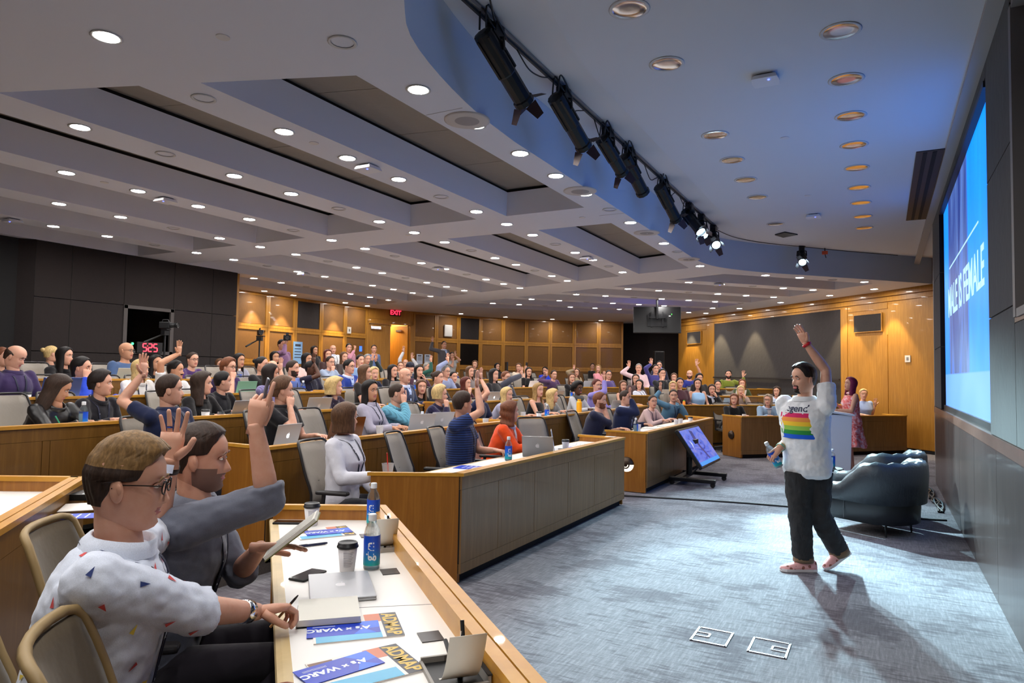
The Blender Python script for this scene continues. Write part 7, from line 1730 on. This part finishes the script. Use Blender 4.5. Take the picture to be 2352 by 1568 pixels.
# magazines with blue leaflet
BLUEP = mat('leaflet_blue', sr(14, 56, 190), .35); BLUEL = mat('leaflet_light', sr(24, 104, 236), .35); GOLD = mat('title_gold', sr(222, 190, 100), .5); MAGC = mat('mag_cover', sr(232, 226, 220), .35); MAGD = mat('mag_band', sr(52, 56, 66), .4); MAGO = mat('mag_photo', sr(206, 120, 90), .4); MAGA = mat('mag_aqua', sr(90, 180, 220), .4)
def magazine(x, y, rz, label, kind='both', z=TOP, cover=True):
    """x axis runs along the title edge; local +Y is the top of the cover"""
    t = thing('magazine', label, 'magazine', (x, y, z), rz, 'conference magazines'); W_, H_ = .21, .275
    MB().box((0, 0, .002), (W_, H_, .004)).build('pages', MAGC, t)
    MB().box((0, H_ / 2 - .028, .0042), (W_, .056, .0006)).build('title_band', MAGD, t)
    lettering('title', 'ADMAP', .062, GOLD, t, Vector((0, H_ / 2 - .03, .0046)), Matrix.Identity(3), .0003, .0018, .92)
    MB().box((-W_ / 2 + .035, .06, .0042), (.07, .06, .0005)).build('photo', MAGO, t); MB().box((W_ / 2 - .03, -.03, .0042), (.06, .2, .0005)).build('photo', MAGA, t); MB().box((-W_ / 2 + .05, -.10, .0042), (.08, .07, .0005)).build('photo', mat('mag_brown', sr(120, 84, 66), .4), t)
    return t
def leaflet(x, y, z, rz, label):
    t = thing('leaflet', label, 'leaflet', (x, y, z), rz, 'blue leaflets'); W_, H_ = .105, .225
    MB().box((0, 0, .0008), (W_, H_, .0016)).build('sheet', BLUEP, t)
    b = MB(); b.add([(-W_ / 2, .04, .0018), (W_ * .1, .08, .0018), (W_ * .05, .112, .0018), (-W_ / 2, .112, .0018)], [(0, 1, 2, 3)]); b.add([(W_ / 2, .03, .0018), (W_ / 2, .1, .0018), (W_ * .02, .06, .0018)], [(0, 1, 2)]); b.build('artwork', BLUEL, t)
    R90 = Matrix.Rotation(-pi / 2, 3, 'Z')
    lettering('printed_name', "A\u2019s \u00d7 WARC", .036, LABT, t, Vector((0, -.015, .0019)), R90 @ Matrix.Rotation(0, 3, 'Z'), .0002, .0014)
    b = MB()
    for i in range(2): b.box((-.026 - .006 * i, -.06, .0019), (.0016, .07, .0004))
    b.build('small_print', LABT, t); return t
MR = AZ + pi      # cover top points to the ledge side
f1 = atan2(-AN.y, -AN.x)
magazine(-1.27, 1.52, f1 - pi / 2 + radians(14), 'magazine with a gold ADMAP title nearest the camera, under the blue leaflet'); leaflet(-1.325, 1.475, TOP + .0052, f1 - pi / 2 + radians(22), 'blue A’s x WARC leaflet nearest the camera')
magazine(-1.49, 1.735, f1 - pi / 2 - radians(2), 'magazine with a gold ADMAP title partly under the white notebook', z=TOP - .0006); leaflet(-1.515, 1.70, TOP + .0046 - .0022, f1 - pi / 2 - radians(4), 'blue leaflet partly under the white notebook')
magazine(-2.50, 2.64, f1 - pi / 2 + radians(8), 'magazine at the far end of the near desk, upside down to the camera'); leaflet(-2.485, 2.655, TOP + .0052, f1 - pi / 2 + radians(6), 'blue leaflet on the far magazine beside the far coffee cup')
# recessed desk wells with pens and a curled sheet
for i, (cx_, cy_) in enumerate(((-2.075, 2.58), (-1.03, 1.60))):
    wh = 'far' if i == 0 else 'nearest'
    t = thing('desk_caddy', 'dark desk-top caddy by the ledge holding pens, the %s one' % wh, 'caddy', (cx_, cy_, TOP), AZ)
    b = MB()
    for x, y, sx, sy, h in ((0, .07, .2, .008, .012), (0, -.07, .2, .008, .035), (.1, 0, .008, .14, .02), (-.1, 0, .008, .14, .02)): b.box((x, y, h / 2), (sx, sy, h))
    b.build('walls', mat('caddy_grey', sr(150, 146, 140), .5), t); MB().box((0, 0, .002), (.2, .14, .004)).build('floor', BLACK, t); MB().box((0, -.07, .036), (.204, .012, .004)).build('rim', BLACK, t)
    b = MB(); R = [[(.03 + .085 * u_, yy, .01 + .10 * u_ * u_) for yy in (-.05, .05)] + [(.03 + .085 * u_, yy, .0115 + .10 * u_ * u_) for yy in (.05, -.05)] for u_ in np.linspace(0, 1.2, 8)]; b.rings(R)
    tt = thing('sheet', 'curled white sheet standing in the %s desk caddy' % wh, 'paper', (cx_, cy_, TOP + .002), AZ + pi); b.build('paper', mat('paper', (1, 1, 1)), tt, True); MB().box((.09, 0, .075), (.001, .05, .02), M=Matrix.Rotation(.7, 3, 'Y')).build('print', INKG, tt)
    for j in range(2 if i else 1):
        tp = thing('pen', 'black pen leaning in the %s desk caddy%s' % (wh, ', flatter one' if j else ''), 'pen', (cx_ + .01, cy_ + .0, TOP + .005), AZ + .4 * j); MB().tube([(-.02, 0, 0), (.02, -.02 + .03 * j, .1 - .05 * j), (.03 + .05 * j, -.02, .135 - .07 * j)], [.006, .006, .006], 8).build('barrel', BLACK, tp); MB().box((.02, -.015, .09 - .04 * j), (.004, .004, .04)).build('clip', CHROME, tp)
# papers, booklets and books on the other desks
def paper(x, y, z, rz, w_, h_, label, m=None, thick=.003, name='paper_sheet', cat='paper', col=None):
    t = thing(name, label, cat, (x, y, z), rz); MB().box((0, 0, thick / 2), (h_, w_, thick)).build('sheet', m or mat('paper', (1, 1, 1)), t)
    b = MB()
    for i in range(4): b.box((-h_ * .25 + i * h_ * .16, 0, thick + .0003), (h_ * .03, w_ * .7, .0004))
    b.build('print', INKG if m is None else LABT, t); return t
t = paper(-3.08, 4.50, TOP, 1.2, .15, .23, 'thick paperback book lying near the left end of the second front desk', mat('book_tan', sr(196, 180, 150), .6), .028, 'paperback_book', 'book')
paper(-3.15, 5.12, TOP, .2, .21, .28, 'blue brochure in front of the empty chair on the second front desk', BLUEP, .003, 'brochure', 'brochure'); paper(-3.05, 5.35, TOP, .1, .21, .25, 'white booklet beside the blue brochure on the second front desk')
paper(-3.0, 7.15, TOP, .1, .21, .28, 'blue brochure beside the lidded cup at the orange jacket desk', BLUEP, .003, 'brochure', 'brochure'); paper(-3.12, 7.55, TOP, .3, .25, .3, 'white papers at the right end of the orange jacket desk')
MB_ = paper(-2.90, 7.90, .815, 1.5, .12, .10, 'small white paper on the raised right end of the orange jacket desk')
paper(-3.2, 10.6, TOP, .1, .3, .28, 'stack of white papers in front of the pink sweater', None, .012); paper(-3.0, 9.75, TOP, .4, .22, .28, 'white papers beside the left water bottle on the pink sweater desk'); paper(-3.1, 11.1, TOP, -.2, .3, .22, 'open white notebook by the pink sweater hands', None, .01)
paper(-5.92, 3.15, ZK(3) + TOP, .3, .3, .22, 'open white notebook under the green pen'); paper(-5.9, 3.85, ZK(3) + TOP, -.2, .22, .28, 'white papers in front of the charcoal top')
paper(-4.45, 4.55, ZK(2) + TOP, .2, .22, .28, 'white papers left of the brown laptop'); paper(-4.5, 9.75, ZK(2) + TOP, 0, .4, .26, 'white papers in front of the grey cardigan'); paper(-4.35, 8.95, ZK(2) + TOP, 0, .3, .2, 'dark folder with white pages on the second row by the aisle', mat('folder_dark', sr(50, 50, 58), .6))
p_ = Vector((-2.39, 13.77)) + DU * .95 + DN * .2; paper(p_.x, p_.y, TOP, atan2(DU.y, DU.x), .26, .3, 'white papers on the far angled desk between black top and denim jacket')
p_ = Vector((-2.39, 13.77)) + DU * 3.9 + DN * .28; paper(p_.x, p_.y, TOP, atan2(DU.y, DU.x), .3, .3, 'white papers near the right end of the far angled desk', None, .02)
paper(-3.35, 1.98, .15 + TOP, .9, .2, .28, 'open magazine at the left edge on the empty desk', MAGC); paper(-3.52, 2.10, .15 + TOP + .004, .6, .14, .24, 'dark spectacle case on the empty desk at left', BLACK, .03, 'case', 'case'); paper(-3.2, 1.80, .15 + TOP, .8, .12, .22, 'blue leaflet on the empty desk at the left edge', BLUEP, .002, 'leaflet', 'leaflet'); paper(-3.72, 2.2, .15 + TOP, 1.2, .05, .16, 'dark phone by the ledge of the empty desk', BLACK, .01, 'phone', 'phone')
# pens held
t = thing('pen', 'green pen in the hand of the writer in black leather', 'pen', (-6.0, 3.22, ZK(3) + TOP + .05)); MB().tube([(-.03, -.02, .06), (0, 0, 0)], [.006, .005], 8).build('barrel', mat('pen_green', sr(20, 130, 90), .4), t); MB().tube([(0, 0, 0), (.008, .006, -.018)], [.004, .001], 8).build('tip', CHROME, t)
